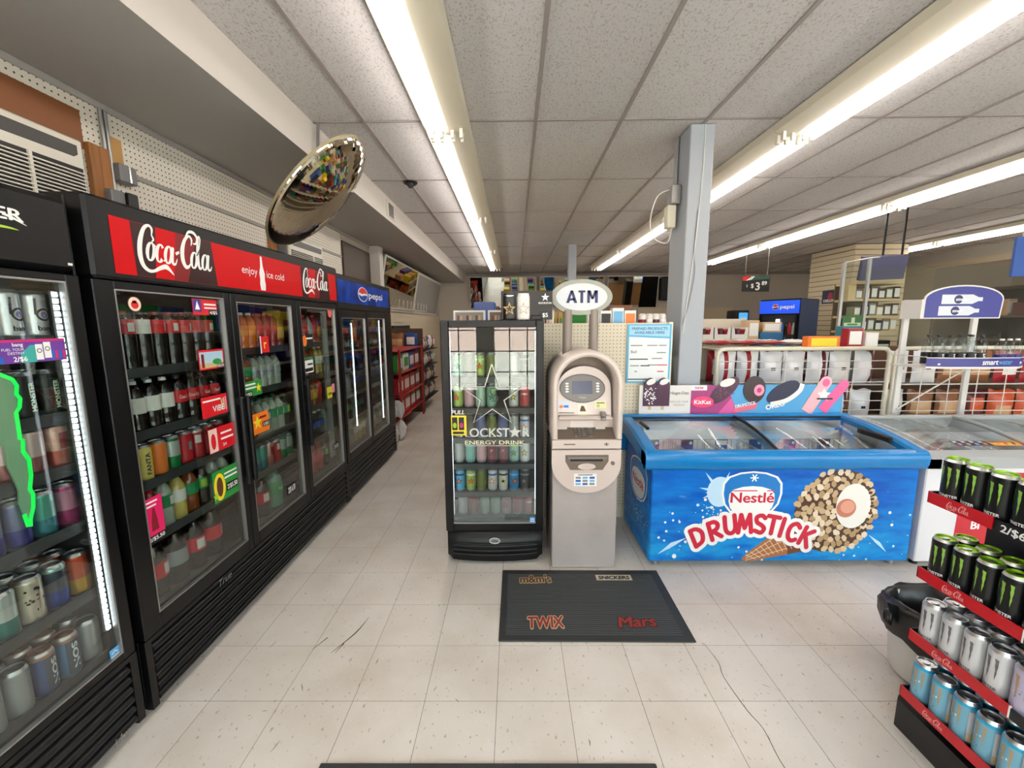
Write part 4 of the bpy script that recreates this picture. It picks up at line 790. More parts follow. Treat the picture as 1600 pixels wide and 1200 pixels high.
pr.text('R', Fd, -0.325, 0.865, 0.08, mEtch, 'C', 0.001, bold=0.012); pr.text('OCKST', Fd, -0.29, 0.865, 0.08, mEtch, 'L', 0.001, bold=0.014, width=0.255); pr.star(-0.002, 0.893, 0.042, Fd, mEtch, 0.001); pr.text('R', Fd, 0.07, 0.865, 0.08, mEtch, 'C', 0.001, bold=0.014)
pr.text('ENERGY DRINK', Fd, -0.32, 0.815, 0.036, mat('etched_cream', 'E6E2B8', 0.4), 'L', 0.001, bold=0.012, width=0.38); pr.rect(-0.32, 0.06, 0.804, 0.808, Fd, mEtch, 0.001)
O('glass_lettering', pr, dr)
s = MB(); s.rect(-0.412, -0.308, 0.876, 1.004, Fd, mYel, 0.0014); s.text('PULL', Fd, -0.36, 1.012, 0.037, mWht, 'C', 0.0014, bold=0.02, shear=0.15, width=0.085)
for x in (-0.382, -0.34): s.rect(x - 0.017, x + 0.017, 0.91, 0.992, Fd, mBlk, 0.0018); s.ell(x, 0.94, 0.012, 0.018, Fd, mMag if x > -0.36 else mLime, 0.0022)
s.rect(-0.395, -0.325, 0.884, 0.9, Fd, mBlk, 0.0018); O('sticker', s, dr)
s = MB(); st_energy(0.092, 0.288, 0.034)(s, Fd); O('sticker', s, dr)
O('frosted_panel', MB().box(gx0, gx1, RY + 0.018, RY + 0.02, 0.285, 0.445, frosted('frosted_film', 'A9A6AC', 0.25)), dr)
O('door_trim', MB().box(gx0, gx1, RY - 0.002, RY + 0.01, 0.285, 0.291, mSteel), dr)
# bulged base panel
F = lambda a, b, c=0.0: Vector((a, RY + 0.03 - c - 0.035 * (1 - ((a - (RX0 + RX1) / 2) / ((RX1 - RX0) / 2)) ** 2), b))
g = MB(); n = 18; Xs = [RX0 + 0.004 + (RX1 - RX0 - 0.008) * i / n for i in range(n + 1)]
def zb(x): t = min(x - RX0, RX1 - x); return 0.022 + (0.05 * (1 - t / 0.05) ** 2 if t < 0.05 else 0)
vs = []; fs = []
for x in Xs: vs += [F(x, zb(x)), F(x, 0.225), Vector((x, RY + 0.06, 0.225)), Vector((x, RY + 0.06, zb(x)))]
for i in range(n):
    for k in range(4): fs.append((4 * i + k, 4 * i + 4 + k, 4 * i + 4 + (k + 1) % 4, 4 * i + (k + 1) % 4))
g.add(vs, fs, mBlack, True); g.add([vs[0], vs[1], vs[2], vs[3]], [(0, 1, 2, 3)], mBlack); g.add(vs[-4:], [(3, 2, 1, 0)], mBlack); bp = O('base_panel', g, CR)
for k in range(5):
    z = 0.055 + 0.03 * k
    if k < 4: O('louvre', MB().add([F(x, z + dz, c) for x in Xs[1:-1] for dz, c in ((0, 0.001), (0.006, 0.008), (0.016, 0.003))], [q for i in range(len(Xs) - 3) for q in ((3 * i, 3 * i + 3, 3 * i + 4, 3 * i + 1), (3 * i + 1, 3 * i + 4, 3 * i + 5, 3 * i + 2))], mBlack, True), bp)
e = MB(); Fe = lambda a, b, c=0: F(a, b, c + 0.010); e.ell(-0.137, 0.172, 0.036, 0.021, Fe, mWht, 0.0); e.ell(-0.137, 0.172, 0.033, 0.018, Fe, mGrey, 0.0006); e.text('idw', Fe, -0.137, 0.163, 0.028, mBlk, 'C', 0.001, bold=0.02, shear=0.3); O('maker_badge', e, bp)
for x in (RX0 + 0.06, RX1 - 0.06):
    for y in (RY + 0.09, yb - 0.08): O('foot', MB().lathe([(0.018, 0), (0.018, 0.036)], mDark, 10, (x, y, 0)), CR)
zsR = (1.232, 1.03, 0.83, 0.655, 0.46, 0.285)
for k, z in enumerate(zsR):
    sh = MB().box(RX0 + .038, RX1 - .04, RY + 0.085, yb - 0.04, z - 0.008, z, mShelf); sh.box(RX0 + .04, RX1 - .04, RY + 0.08, RY + 0.085, z - 0.03, z + 0.006, mRail); O('shelf', sh, CR)
led_strip_r = MB().box(0.128, 0.138, RY + 0.06, RY + 0.07, 0.32, 1.53, mat('led_soft', 'FFFFFF', 0.4, emit=3.0, ecol='F2F6FF')); O('led_strip', led_strip_r, CR)
O('led_strip', MB().box(-0.415, -0.407, RY + 0.06, RY + 0.07, 0.32, 1.53, mat('led_soft')), CR)
WR = 'freestanding cooler'
seq = [['rs6', 'rs20', None, None, None, 'rs13', 'rs13'], ['rs5', None, 'rs16', None, None, None, 'rs6'], ['rs8', 'rs2', None, None, None, None, 'rs10'], [None, 'rs20', 'rs21', 'rs9', 'rs21', 'rs0', 'rs10'], ['rs0', 'rs1', 'rs2', 'rs3', 'rs4', 'rs5', 'rs6'], ['rs7', 'rs8', 'rs9', 'rs10', 'rs11', 'rs12', 'rs13']]
nmR = ['top', 'second', 'third', 'fourth', 'fifth', 'sixth']
rowz = [1.232, 1.03, 0.83, 0.655, 0.46]
seq = [['rs5', 'rs20', 'rs8', 'rs9', None, 'rs0', 'rs13'], ['rs8', 'rs2', 'rs16', 'rs5', None, 'rs6', 'rs18'], ['rs8', 'rs20', 'rs21', 'rs9', 'rs21', 'rs0', 'rs10'], ['rs0', 'rs1', 'rs2', 'rs3', 'rs4', 'rs5', 'rs6'], ['rs7', 'rs8', 'rs9', 'rs10', 'rs11', 'rs12', 'rs13']]
def row_y(kinds, y, x0, dx, z, where, shelf, depth=2):
    for k, kd in enumerate(kinds):
        if not kd: continue
        for d in range(depth):
            lab = '%s, %s from left, %s shelf, %s' % (LOOK[kd], ORD[k], shelf, where) if d == 0 else 'can behind the front row, %s shelf, %s' % (shelf, where)
            inst(P[kd], (x0 + k * dx, y + d * 0.07, z + 0.002), R.uniform(-0.25, 0.25), lab, 'can', ('front row, %s shelf, %s' if d == 0 else 'back rows, %s shelf, %s') % (shelf, where))
for k, ks in enumerate(seq): row_y(ks, 2.685, -0.373, 0.0728, rowz[k], WR, nmR[k])
row_y(['rs14', 'rs15', 'rs16', 'rs16', 'rs17', 'rs15', 'rs18'], 2.70, -0.36, 0.0745, 0.285, WR, 'bottom', 1)
# cardboard topper on the cooler
tp = E('advertising_card', 'cardboard topper with two large cans and a star, on the freestanding cooler', 'display card', (0, 0, 0))
c_ = MB().box(-0.083, 0.235, 2.62, 2.68, 1.599, 1.775, mat('topper_dark', '2C2724', 0.5), 0.003); Fc = FY(2.62)
c_.star(0.19, 1.735, 0.026, Fc, mWht, 0.001); c_.text('ROCKSTAR', Fc, 0.19, 1.695, 0.016, mWht, 'C', 0.001, bold=0.02); c_.rect(0.15, 0.232, 1.605, 1.65, Fc, mBlk, 0.001); c_.text('$5', Fc, 0.19, 1.615, 0.035, mWht, 'C', 0.0014, bold=0.02); O('card', c_, tp)
for x, mm, st_ in ((-0.032, mat('topper_black', '1A1816', 0.35), mat('gold_print', 'C9A050', 0.4)), (0.055, mat('topper_white', 'E4E0DC', 0.35), mat('gold_pale', 'B8A890', 0.4))):
    k_ = MB(); k_.lathe([(0.036, 0.0), (0.039, 0.008), (0.039, 0.135), (0.034, 0.155), (0.034, 0.16)], mm, 18, (x, 2.62, 1.6), a0=pi, a1=2 * pi, sy=0.5); k_.star(x, 1.665, 0.042, FY(2.6005), st_, 0.0008); k_.star(x, 1.665, 0.028, FY(2.6005), mm, 0.0012); k_.lathe([(0.0345, 0.14), (0.0345, 0.148)], mAlu, 18, (x, 2.619, 1.6), a0=pi, a1=2 * pi, sy=0.52)
    O('printed_can', k_, tp)
O('black_clip', MB().box(0.10, 0.17, 2.60, 2.618, 1.5985, 1.625, mBlack, 0.004), tp)

# ================================================================ CASH MACHINE
mATM = mat('atm_body', 'B2ABA8', 0.42, 0.1); grime(mATM, 'A29A96', 3, 0.4, 0.75); mATMf = mat('atm_fascia', 'D2C4BC', 0.35, 0.12); mATMd = mat('atm_recess', '75685C', 0.4, 0.2); mATMs = mat('atm_slate', '7C7672', 0.4)
AT = E('cash_machine', 'beige free-standing cash machine with oval sign on two posts', 'cash machine', (0, 0, 0))
ax0, ax1, ay = 0.232, 0.642, 2.50; axc = (ax0 + ax1) / 2
O('base_cabinet', MB().box(ax0, ax1, ay, 3.0, 0.003, 0.80, mATM, 0.006), AT)
hr = 0.213
def archpts(r, zc_, z0, n=20, flat=0.0, rz=None): 
    rz = rz or r
    return [(axc - r, z0), (axc + r, z0)] + [(axc + r * cos(pi * k / n), zc_ + rz * sin(pi * k / n)) for k in range(n + 1)]
upper = MB(); Fa = FY(0)
outer = archpts(hr, 1.20, 0.812, rz=0.215); inner = archpts(hr - 0.032, 1.20, 0.875, rz=0.18)
# frame ring of the hood
N_ = 24
def hood(r, rzz, z0, n=N_): return [(axc - r, z0 + (1.20 - z0) * k / 6) for k in range(6)] + [(axc - r * cos(pi * k / n), 1.20 + rzz * sin(pi * k / n)) for k in range(n + 1)] + [(axc + r, 1.20 - (1.20 - z0) * (k + 1) / 6) for k in range(6)]
Ho = hood(hr, 0.215, 0.875); Hi = hood(hr - 0.034, 0.178, 0.875); k_ = len(Ho)
vs = [Vector((p[0], 2.46, p[1])) for p in Ho] + [Vector((p[0], 2.46, p[1])) for p in Hi] + [Vector((p[0], 2.98, p[1])) for p in Ho] + [Vector((p[0], 2.66, p[1])) for p in Hi]
fs = []
for i in range(k_ - 1): fs += [(i, k_ + i, k_ + i + 1, i + 1), (i, i + 1, 2 * k_ + i + 1, 2 * k_ + i), (k_ + i, 3 * k_ + i, 3 * k_ + i + 1, k_ + i + 1)]
upper.add(vs, fs, mATMf, True); O('hood', upper, AT)
bk = MB(); bk.prism(archpts(hr - 0.03, 1.20, 0.80, rz=0.182), Fa, mATMd, -2.98, -2.66); O('recess_panel', bk, AT)
# screen console: sloping panel with rounded top
con = MB(); Fs = fr((0, 2.535, 1.02), (1, 0, 0), (0, 0.18, 1)); cw = 0.166
cp_ = [(axc - 0.005 - cw, -0.02), (axc - 0.005 + cw, -0.02)] + [(axc - 0.005 + cw * cos(pi * k / 16) * 1.0, 0.155 + 0.14 * sin(pi * k / 16)) for k in range(17)]
con.prism(cp_, Fs, mATMf, -0.1, 0.0); O('console', con, AT)
sc = MB(); sx, sz = axc - 0.018, 0.155; sc.prism(ellpts(sx, sz, 0.140, 0.088, 32), Fs, mATMs, 0.0, 0.006); sc.ring(sx, sz, 0.142, 0.09, 0.006, Fs, mat('atm_ring', '4A4440', 0.4), 0.007); so = O('screen_bezel', sc, AT)
O('screen', MB().rect(sx - 0.062, sx + 0.062, sz - 0.035, sz + 0.045, Fs, mat('atm_screen', '3C3450', 0.15), 0.0085), so)
for sgn in (-1, 1):
    for k in range(4): O('button', MB().prism(ellpts(sx + sgn * 0.095, sz + 0.030 - k * 0.0165, 0.011, 0.006, 10), Fs, mWht, 0.006, 0.011), so)
t_ = MB(); t_.text('Triton', Fs, sx, sz - 0.062, 0.018, mATMf, 'C', 0.008); O('maker_name', t_, so)
st = MB(); st.rect(axc - 0.17, axc - 0.098, 0.028, 0.075, Fs, mat('sticker_pale', 'C8D4E6', 0.4), 0.001); st.ell(axc - 0.15, 0.042, 0.012, 0.01, Fs, mOrg, 0.0014); st.rect(axc - 0.135, axc - 0.105, 0.036, 0.05, Fs, mBlue, 0.0014); O('sticker', st, AT)
st = MB(); st.rect(axc - 0.045, axc + 0.012, -0.012, 0.058, Fs, mat('sticker_cream', 'EDE4CC', 0.4), 0.001); st.poly([(axc - 0.035, 0.012), (axc + 0.005, 0.012), (axc - 0.008, 0.045), (axc - 0.025, 0.048)], Fs, mBrown, 0.0014); O('sticker', st, AT)
st = MB(); st.rect(axc + 0.06, axc + 0.13, 0.03, 0.075, Fs, mat('sticker_lemon', 'E4E2A4', 0.4), 0.001); st.rect(axc + 0.07, axc + 0.12, 0.062, 0.067, Fs, mBlk, 0.0014); st.ring(axc + 0.08, 0.045, 0.008, 0.008, 0.003, Fs, mBlk, 0.0014); O('sticker', st, AT)
O('shelf_lip', MB().box(axc - 0.176, axc + 0.16, 2.475, 2.58, 0.984, 1.012, mATMf, 0.012), AT)
O('card_slot', MB().box(axc + 0.085, axc + 0.115, 2.468, 2.50, 0.985, 1.04, mATMs, 0.003).box(axc + 0.088, axc + 0.112, 2.465, 2.47, 1.008, 1.012, mBlk), AT)
O('receipt_slot', MB().box(axc - 0.165, axc - 0.07, 2.528, 2.54, 1.022, 1.026, mATMd), AT)
kp = MB(); kp.box(axc - 0.18, axc + 0.18, 2.56, 2.68, 0.925, 0.985, mATMf); kp.box(axc - 0.09, axc + 0.055, 2.552, 2.60, 0.925, 0.985, mat('atm_white', 'E6DAD2', 0.4)); O('lower_panel', kp, AT)
kb = MB(); Fk = fr((0, 2.475, 0.868), (1, 0, 0), (0, 0.09, 0.058)); kb.prism([(axc - 0.178, 0), (axc + 0.178, 0), (axc + 0.178, 0.107), (axc - 0.178, 0.107)], Fk, mATMd, -0.04, 0.0); ko = O('keypad_deck', kb, AT)
O('corner_light', MB().rect(axc - 0.17, axc - 0.11, 0.085, 0.105, Fk, mWht, 0.001), ko); O('corner_light', MB().rect(axc + 0.07, axc + 0.13, 0.085, 0.105, Fk, mWht, 0.001), ko)
for r_ in range(4):
    for c_i in range(4):
        x = axc - 0.068 + c_i * 0.024 + (0.012 if c_i == 3 else 0); O('key', MB().prism([(x, 0.02 + r_ * 0.02), (x + (0.028 if c_i == 3 else 0.017), 0.02 + r_ * 0.02), (x + (0.028 if c_i == 3 else 0.017), 0.034 + r_ * 0.02), (x, 0.034 + r_ * 0.02)], Fk, mSteel, 0, 0.005), ko)
lo = MB(); lo.box(axc - hr, axc + hr, 2.462, 2.60, 0.812, 0.87, mATMf, 0.004); lo.rect(axc - 0.14, axc - 0.07, 0.838, 0.846, FY(2.462), mATMd, 0.001); lo.ring(axc + 0.12, 0.842, 0.013, 0.009, 0.003, FY(2.462), mBlk, 0.001); lo.ell(axc + 0.12, 0.842, 0.005, 0.005, FY(2.462), mBlk, 0.001); O('ledge', lo, AT)
lb = [(axc - hr, 0.806), (axc - hr, 0.72)] + [(axc - hr * cos(pi * k / 24), 0.72 - 0.19 * sin(pi * k / 24)) for k in range(1, 24)] + [(axc + hr, 0.72), (axc + hr, 0.806)]
lp = MB(); lp.prism(lb, Fa, mATMf, -2.50, -2.462); lpo = O('vault_door', lp, AT)
dp = MB(); FD = FY(2.462); dp.prism([(axc - 0.13, 0.775), (axc + 0.135, 0.775), (axc + 0.135, 0.735), (axc + 0.10, 0.68), (axc - 0.10, 0.68), (axc - 0.13, 0.735)], FD, mATMd, 0, 0.003); dp.rect(axc - 0.10, axc + 0.10, 0.735, 0.76, FD, mBlk, 0.004); dp.prism([(axc - 0.115, 0.768), (axc + 0.12, 0.768), (axc + 0.12, 0.755), (axc - 0.115, 0.755)], FD, mATMs, 0.003, 0.02); dp.prism(ellpts(axc, 0.705, 0.055, 0.02, 16), FD, mATMf, 0.003, 0.015); O('cash_slot', dp, lpo)
O('lock', MB().prism(ellpts(axc + 0.162, 0.722, 0.012, 0.012, 14), FD, mATMd, 0, 0.006), lpo)
sk = MB(); sk.rect(axc - 0.075, axc + 0.065, 0.575, 0.655, FD, mWht, 0.001); sk.rect(axc - 0.05, axc + 0.04, 0.645, 0.65, FD, mBlk, 0.0014)
for i in range(3):
    for j in range(3): sk.rect(axc - 0.065 + i * 0.043, axc - 0.033 + i * 0.043, 0.582 + j * 0.02, 0.596 + j * 0.02, FD, [mLBlue, mBlue, mGrey][(i + j) % 3], 0.0014)
O('sticker', sk, lpo)
for x in (0.342, 0.512): O('sign_post', MB().lathe([(0.031, 1.36), (0.031, 1.66)], mat('post_taupe', '8C8078', 0.4), 18, (x, 2.72, 0)), AT)
sg = MB(); sg.prism(ellpts(0.428, 1.74, 0.196, 0.112, 40), FY(2.72), mat('sign_rim', '9EA096', 0.4), -0.06, 0.02, smooth=False); sgo = O('sign', sg, AT)
s2 = MB(); s2.prism(ellpts(0.428, 1.74, 0.163, 0.086, 40), FY(2.70), mat('sign_face', 'D4D8DE', 0.35), 0, 0.003); [s2.poly([(0.428 + u * 0.1, 1.703 + v_ * 0.078) for u, v_ in pl], FY(2.70), mNavy, 0.004) for pl in ([(-1.0, 0), (-.72, 1), (-.56, 1), (-.74, 0.35), (-.80, 0)], [(-.72, 1), (-.56, 1), (-.28, 0), (-.48, 0)], [(-.84, .2), (-.42, .2), (-.46, .38), (-.78, .38)], [(-.22, .84), (.22, .84), (.22, 1), (-.22, 1)], [(-.09, 0), (.09, 0), (.09, .9), (-.09, .9)], [(.34, 0), (.52, 0), (.52, 1), (.34, 1)], [(.84, 0), (1.02, 0), (1.02, 1), (.84, 1)], [(.36, 1), (.56, 1), (.75, .3), (.61, .3)], [(.61, .3), (.75, .3), (1.0, 1), (.80, 1)])]; O('sign_face', s2, sgo)

# ================================================================ GONDOLA END with pegboard, poster
mPegF = mat('pegboard_front', 'E4DCC4', 0.6); peg_mat(mPegF, 0, 0.0275, 0.13, '4A4238', 'E6DEC8', 'DED4BC')
GE = E('display_gondola', 'cream pegboard end of the display gondola behind the cash machine', 'display gondola', (0, 0, 0))
O('pegboard_panel', MB().box(-0.45, 1.165, 3.20, 3.212, 0.1, 1.575, mPegF, 0.002), GE)
O('end_post', MB().box(1.168, 1.205, 3.19, 3.24, 0.0, 1.58, mCream, 0.004), GE)
O('plinth', MB().box(-0.44, 1.20, 3.22, 10.0, 0.0, 0.12, mCream), GE)
O('back_panel', MB().box(0.36, 0.39, 3.22, 10.0, 0.12, 1.56, mCream), GE)
for z in (0.45, 0.8, 1.15, 1.5):
    for (a, b) in ((-0.42, 0.355), (0.395, 1.18)): O('shelf', MB().box(a, b, 3.22, 10.0, z, z + 0.02, mCream), GE)
ps = MB().box(0.858, 1.192, 3.186, 3.189, 1.115, 1.565, mat('poster_frame', '5AB2D8', 0.4)); Fp = FY(3.186); ps.rect(0.872, 1.178, 1.13, 1.555, Fp, mat('poster_paper', 'E8EEF0', 0.4), 0.001); ps.rect(0.872, 1.178, 1.47, 1.555, Fp, mat('poster_sky', '9CD0EC', 0.4), 0.0014); ps.poly([(0.872, 1.47), (1.178, 1.455), (1.178, 1.47), (0.872, 1.485)], Fp, mat('poster_frame'), 0.0018)
ps.text('PREPAID PRODUCTS', Fp, 1.025, 1.522, 0.028, mat('poster_ink', '3A6E9C', 0.4), 'C', 0.0022, bold=0.025, width=0.27); ps.text('AVAILABLE HERE', Fp, 1.025, 1.492, 0.028, mat('poster_ink'), 'C', 0.0022, bold=0.025, width=0.23)
for i, (x, z, t, c) in enumerate(((0.93, 1.40, 'prepaid', mGrey), (1.05, 1.40, 'mobile', mGrey), (1.13, 1.40, 'fido', mGrey), (0.91, 1.345, 'Bell', mNavy), (1.12, 1.345, 'chatr', mGrey), (0.95, 1.295, 'petro-points', mBlk), (1.09, 1.30, 'virgin', mGrey), (0.92, 1.245, 'lucky', mGrey), (1.0, 1.245, 'koodo', mBlk), (1.06, 1.25, 'Public', mGrey), (1.13, 1.25, 'zoomer', mRed), (0.93, 1.20, '', mGrey), (1.12, 1.20, 'Red', mRed), (0.95, 1.14, 'payment source', mBlk))): ps.text(t, Fp, x, z, 0.032, c, 'C', 0.0018) if t == 'Bell' else ps.rect(x - len(t) * 0.005 - .01, x + len(t) * 0.005 + .01, z, z + 0.008, Fp, c, 0.0018)
props(O('poster', ps), 'prepaid products poster with light blue border on the pegboard end', 'poster')

# ================================================================ BLUE CHEST FREEZER
FZ_ = E('chest_freezer', 'bright blue curved-glass ice cream chest freezer with large cone picture', 'chest freezer', (0, 0, 0))
bx0, bx1, by0, by1 = 0.858, 2.525, 2.50, 3.116
mFr = mat('freezer_print', '0A6AC4', 0.38, spec=0.25)
def frprint():
    m = mFr; n, L, b = nodes(m); p = N(m, 'ShaderNodeNewGeometry').outputs['Position']; s = N(m, 'ShaderNodeSeparateXYZ'); L.new(p, s.inputs[0])
    f = noise(m, 2.0, 5, 0.6, sc3=(1.2, 1.2, 6)); g = math_(m, 'SUBTRACT', ramp(m, s.outputs[2], 0.68, 0.05), 0.0); c = mixcol(m, ramp(m, f, 0.35, 0.7), '0252B4', '0A78D4'); c = mixcol(m, math_(m, 'MULTIPLY', g, ramp(m, noise(m, 5, 4, sc3=(1, 1, 3)), 0.35, 0.65)), c, '1B9BDC')
    c = mixcol(m, math_(m, 'MULTIPLY', g, ramp(m, noise(m, 12, 5, .7, sc3=(1, 1, 2)), 0.62, 0.75)), c, 'BFE6F8'); L.new(c, b.inputs['Base Color'])
frprint()
mRim = mat('freezer_rim', '0A78BC', 0.25, coat=0.15, spec=0.35); mLin = mat('freezer_liner', 'F0F2F2', 0.4)
bd = MB(); bd.box(bx0, bx1, by0, by0 + 0.05, 0.045, 0.70, mFr, 0.008); bd.box(bx0, bx0 + 0.05, by0 + .05, by1, 0.045, 0.70, mFr, 0.004); bd.box(bx1 - 0.05, bx1, by0 + .05, by1, 0.045, 0.70, mFr, 0.004); bd.box(bx0 + .05, bx1 - .05, by1 - 0.05, by1, 0.045, 0.84, mFr); bd.box(bx0 + .05, bx1 - .05, by0 + .05, by1 - .05, 0.045, 0.40, mLin); bd.box(bx0 + .05, bx1 - .05, by0 + .05, by0 + .055, .40, .7, mLin); bd.box(bx0 + .05, bx0 + .055, by0 + .05, by1 - .05, .40, .7, mLin); bd.box(bx1 - .055, bx1 - .05, by0 + .05, by1 - .05, .40, .7, mLin); bd.box(bx0 + .05, bx1 - .05, by1 - .055, by1 - .05, .40, .84, mLin)  # liner block raised as a false floor so light fills the interior
O('body', bd, FZ_)
def arc(t): return by0 - 0.035 + (by1 - by0 + 0.035) * t, 0.785 + 0.092 * (1 - (1 - t) ** 2.0)
def sweep(x0, x1, y_list, top, thick, m, name, par=FZ_, c=0.015):
    mb = MB(); ring = []
    for (y, z) in y_list: ring.append([(x0, y, z - thick), (x0, y, z - c), (x0 + c, y, z), (x1 - c, y, z), (x1, y, z - c), (x1, y, z - thick)])
    vs = [p for r_ in ring for p in r_]; k = 6; fs = []
    for i in range(len(ring) - 1):
        for j in range(k): fs.append((i * k + j, i * k + (j + 1) % k, (i + 1) * k + (j + 1) % k, (i + 1) * k + j))
    fs += [tuple(range(k))[::-1], tuple(range((len(ring) - 1) * k, len(ring) * k))]
    mb.add(vs, [f[::-1] for f in fs], m, False); return O(name, mb, par)
ts = [k / 14 for k in range(15)]
sweep(0.80, 0.885, [arc(t) for t in ts], 0, 0.105, mRim, 'side_rim'); sweep(2.445, 2.53, [arc(t) for t in ts], 0, 0.105, mRim, 'side_rim')
for x in (0.887, 2.438): O('inner_side', MB().prism([(by0 + .05, 0.42)] + [(by1 - .06, 0.42)] + [(arc(t)[0], arc(t)[1] - 0.045) for t in ts[::-1] if by0 + .05 < arc(t)[0] < by1 - .06], lambda a, b, c: Vector((c, a, b)), mLin, x, x + 0.004), FZ_)
fr_ = MB(); fr_.prism([(2.468, 0.675), (2.456, 0.70), (2.451, 0.73), (2.454, 0.757), (2.463, 0.777), (2.478, 0.788), (2.497, 0.791), (2.52, 0.787), (2.555, 0.78), (2.555, 0.675)], lambda a, b, c: Vector((c, a, b)), mRim, 0.80, 2.53, smooth=True); O('front_rim', fr_, FZ_)
O('rear_rim', MB().box(0.80, 2.53, 3.075, 3.135, 0.84, 0.885, mRim, 0.012).box(0.82, 2.51, 3.118, 3.132, 0.60, 0.84, mRim), FZ_)
gLid = glass('lid_glass', 'FCFEFE', 0.8)
def lid(x0, x1, dz):
    T_ = [k / 12 for k in range(13)]; P0 = [(2.54 + 0.55 * t, 0.772 + dz + 0.097 * (1 - (1 - t) ** 2)) for t in T_]
    mb = MB(); vs = []
    for (y, z) in P0: vs += [(x0, y, z), (x1, y, z), (x0, y, z - 0.004), (x1, y, z - 0.004)]
    fs = []
    for i in range(12): a = 4 * i; fs += [(a, a + 1, a + 5, a + 4), (a + 3, a + 2, a + 6, a + 7), (a + 2, a, a + 4, a + 6), (a + 1, a + 3, a + 7, a + 5)]
    mb.add(vs, fs, gLid, True); return O('glass_lid', mb, FZ_), P0
l1, P1 = lid(0.888, 1.66, -0.004); l2, P2 = lid(1.60, 2.442, -0.014)
O('lid_seal', MB().tube([(1.655, y, z + 0.004) for y, z in P1], 0.011, mBlack, 8), l1); O('lid_handle', MB().box(0.90, 0.925, 2.78, 2.96, 0.845, 0.868, mBlack, 0.008), l1); O('lid_handle', MB().box(2.40, 2.43, 2.60, 2.86, 0.80, 0.84, mBlack, 0.008), l2)
O('rear_seal', MB().box(0.885, 2.445, 3.066, 3.076, 0.86, 0.872, mBlack), FZ_)
# front print
gp = MB(); Fg = FY(by0); SX = lambda px: (px - 800) * 0.004046 - 0.012; 
def Pz(px, py):  # place print marks by measuring along the front panel
    return (0.858 + (px - 1016) * (2.525 - 0.858) / 412.0, 0.68 - (py - 735) * 0.635 / 145.0)
def PP(l): return [Pz(*p) for p in l]
mGlow = mat('print_frost', 'BFE0F6', 0.4); mW2 = mat('print_milk', 'EDEBE4', 0.4)
cx_, cz_ = Pz(1172, 776)
for k in range(16):
    a = k * 2 * pi / 16 + 0.1; rr = R.uniform(0.16, 0.30) if k % 2 else 0.13; q_ = Pz(1122, 772); gp.poly([(q_[0] + 0.02 * cos(a + 1.4), q_[1] + 0.02 * sin(a + 1.4)), (q_[0] + rr * 0.7 * cos(a), q_[1] + rr * .5 * sin(a)), (q_[0] + 0.02 * cos(a - 1.4), q_[1] + 0.02 * sin(a - 1.4))], Fg, mGlow, 0.0006 + k * 1e-5)
gp.ell(*Pz(1122, 772), 0.08, 0.10, Fg, mGlow, 0.0009)
for k in range(120):
    px = R.uniform(1030, 1425) if k < 70 else R.gauss(1118, 14); py = R.uniform(800, 878) if k < 70 else R.gauss(808, 16)
    if not (1020 < px < 1425 and 745 < py < 878): continue
    r_ = R.choice([0.003, 0.004, 0.006, 0.008, 0.010]); gp.ell(*Pz(px, py), r_, r_, Fg, mW2 if k % 3 else mGlow, 0.0010 + k * 2e-6, 8)
for pts in ([(1030, 868), (1050, 850), (1075, 842), (1055, 855)], [(1360, 838), (1380, 850), (1392, 866), (1372, 850)]): gp.poly(PP(pts)[::-1], Fg, mGlow, 0.0013)
# badge
bdg = [(-47, -2), (-46, -18), (-38, -28), (-20, -34), (0, -36), (20, -34), (38, -28), (46, -18), (47, -2), (43, 14), (33, 26), (18, 33), (0, 35), (-18, 33), (-33, 26), (-43, 14)]
for s_, m_, c_ in ((1.0, mWht, 0.0016), (0.93, mat('badge_blue', '1478C4', 0.35), 0.0020)): gp.poly([Pz(1172 + a * s_, 777 + b * s_) for a, b in bdg][::-1], Fg, m_, c_)
gp.poly([Pz(1172 + a * 0.76, 787 + b * 0.66) for a, b in bdg][::-1], Fg, mWht, 0.0024)
for k in range(3): a = k * pi / 3; q_ = Pz(1174, 751); gp.stroke([(q_[0] - .026 * cos(a), q_[1] - .026 * sin(a)), (q_[0] + .026 * cos(a), q_[1] + .026 * sin(a))], Fg, mWht, 0.008, 0.0026, 1)
gp.text('Nestlé', Fg, *Pz(1173, 788), 0.095, mat('print_crimson', 'C8203C', 0.4), 'C', 0.0032, bold=0.025, width=0.275); gp.rect(Pz(1142, 0)[0], Pz(1180, 0)[0], Pz(0, 771)[1], Pz(0, 769.5)[1], Fg, mat('print_crimson'), 0.003); gp.rect(Pz(1195, 0)[0], Pz(1206, 0)[0], Pz(0, 771)[1], Pz(0, 769.5)[1], Fg, mat('print_crimson'), 0.003)
# cone
mNutD = mat('nut_dark', '4A2C1A', 0.5); nut = [mat('nut_a', 'D4BC98', 0.5), mat('nut_b', 'C0A47E', 0.5), mat('nut_c', 'E2D0B4', 0.5), mat('nut_d', 'AE9068', 0.5)]; mWaf = mat('waffle', 'A8683C', 0.5); mWafD = mat('waffle_dark', '6E3A1C', 0.5)
cone = [(1163, 877), (1170, 868), (1232, 820), (1280, 858), (1240, 868), (1175, 880)]
gp.poly(PP(cone)[::-1], Fg, mWaf, 0.0014); gp.poly(PP([(1226, 830), (1240, 822), (1285, 858), (1236, 869), (1232, 850)])[::-1], Fg, mWafD, 0.0016)
for k in range(9): gp.stroke(PP([(1170 + k * 7, 869 - k * 4.6), (1186 + k * 7, 876 - k * 2.0)]), Fg, nut[2], 0.004, 0.002, 1)
for k in range(3): gp.stroke(PP([(1170, 872 + k * 3), (1226 + k * 4, 833 + k * 13)]), Fg, nut[2], 0.004, 0.002, 1)
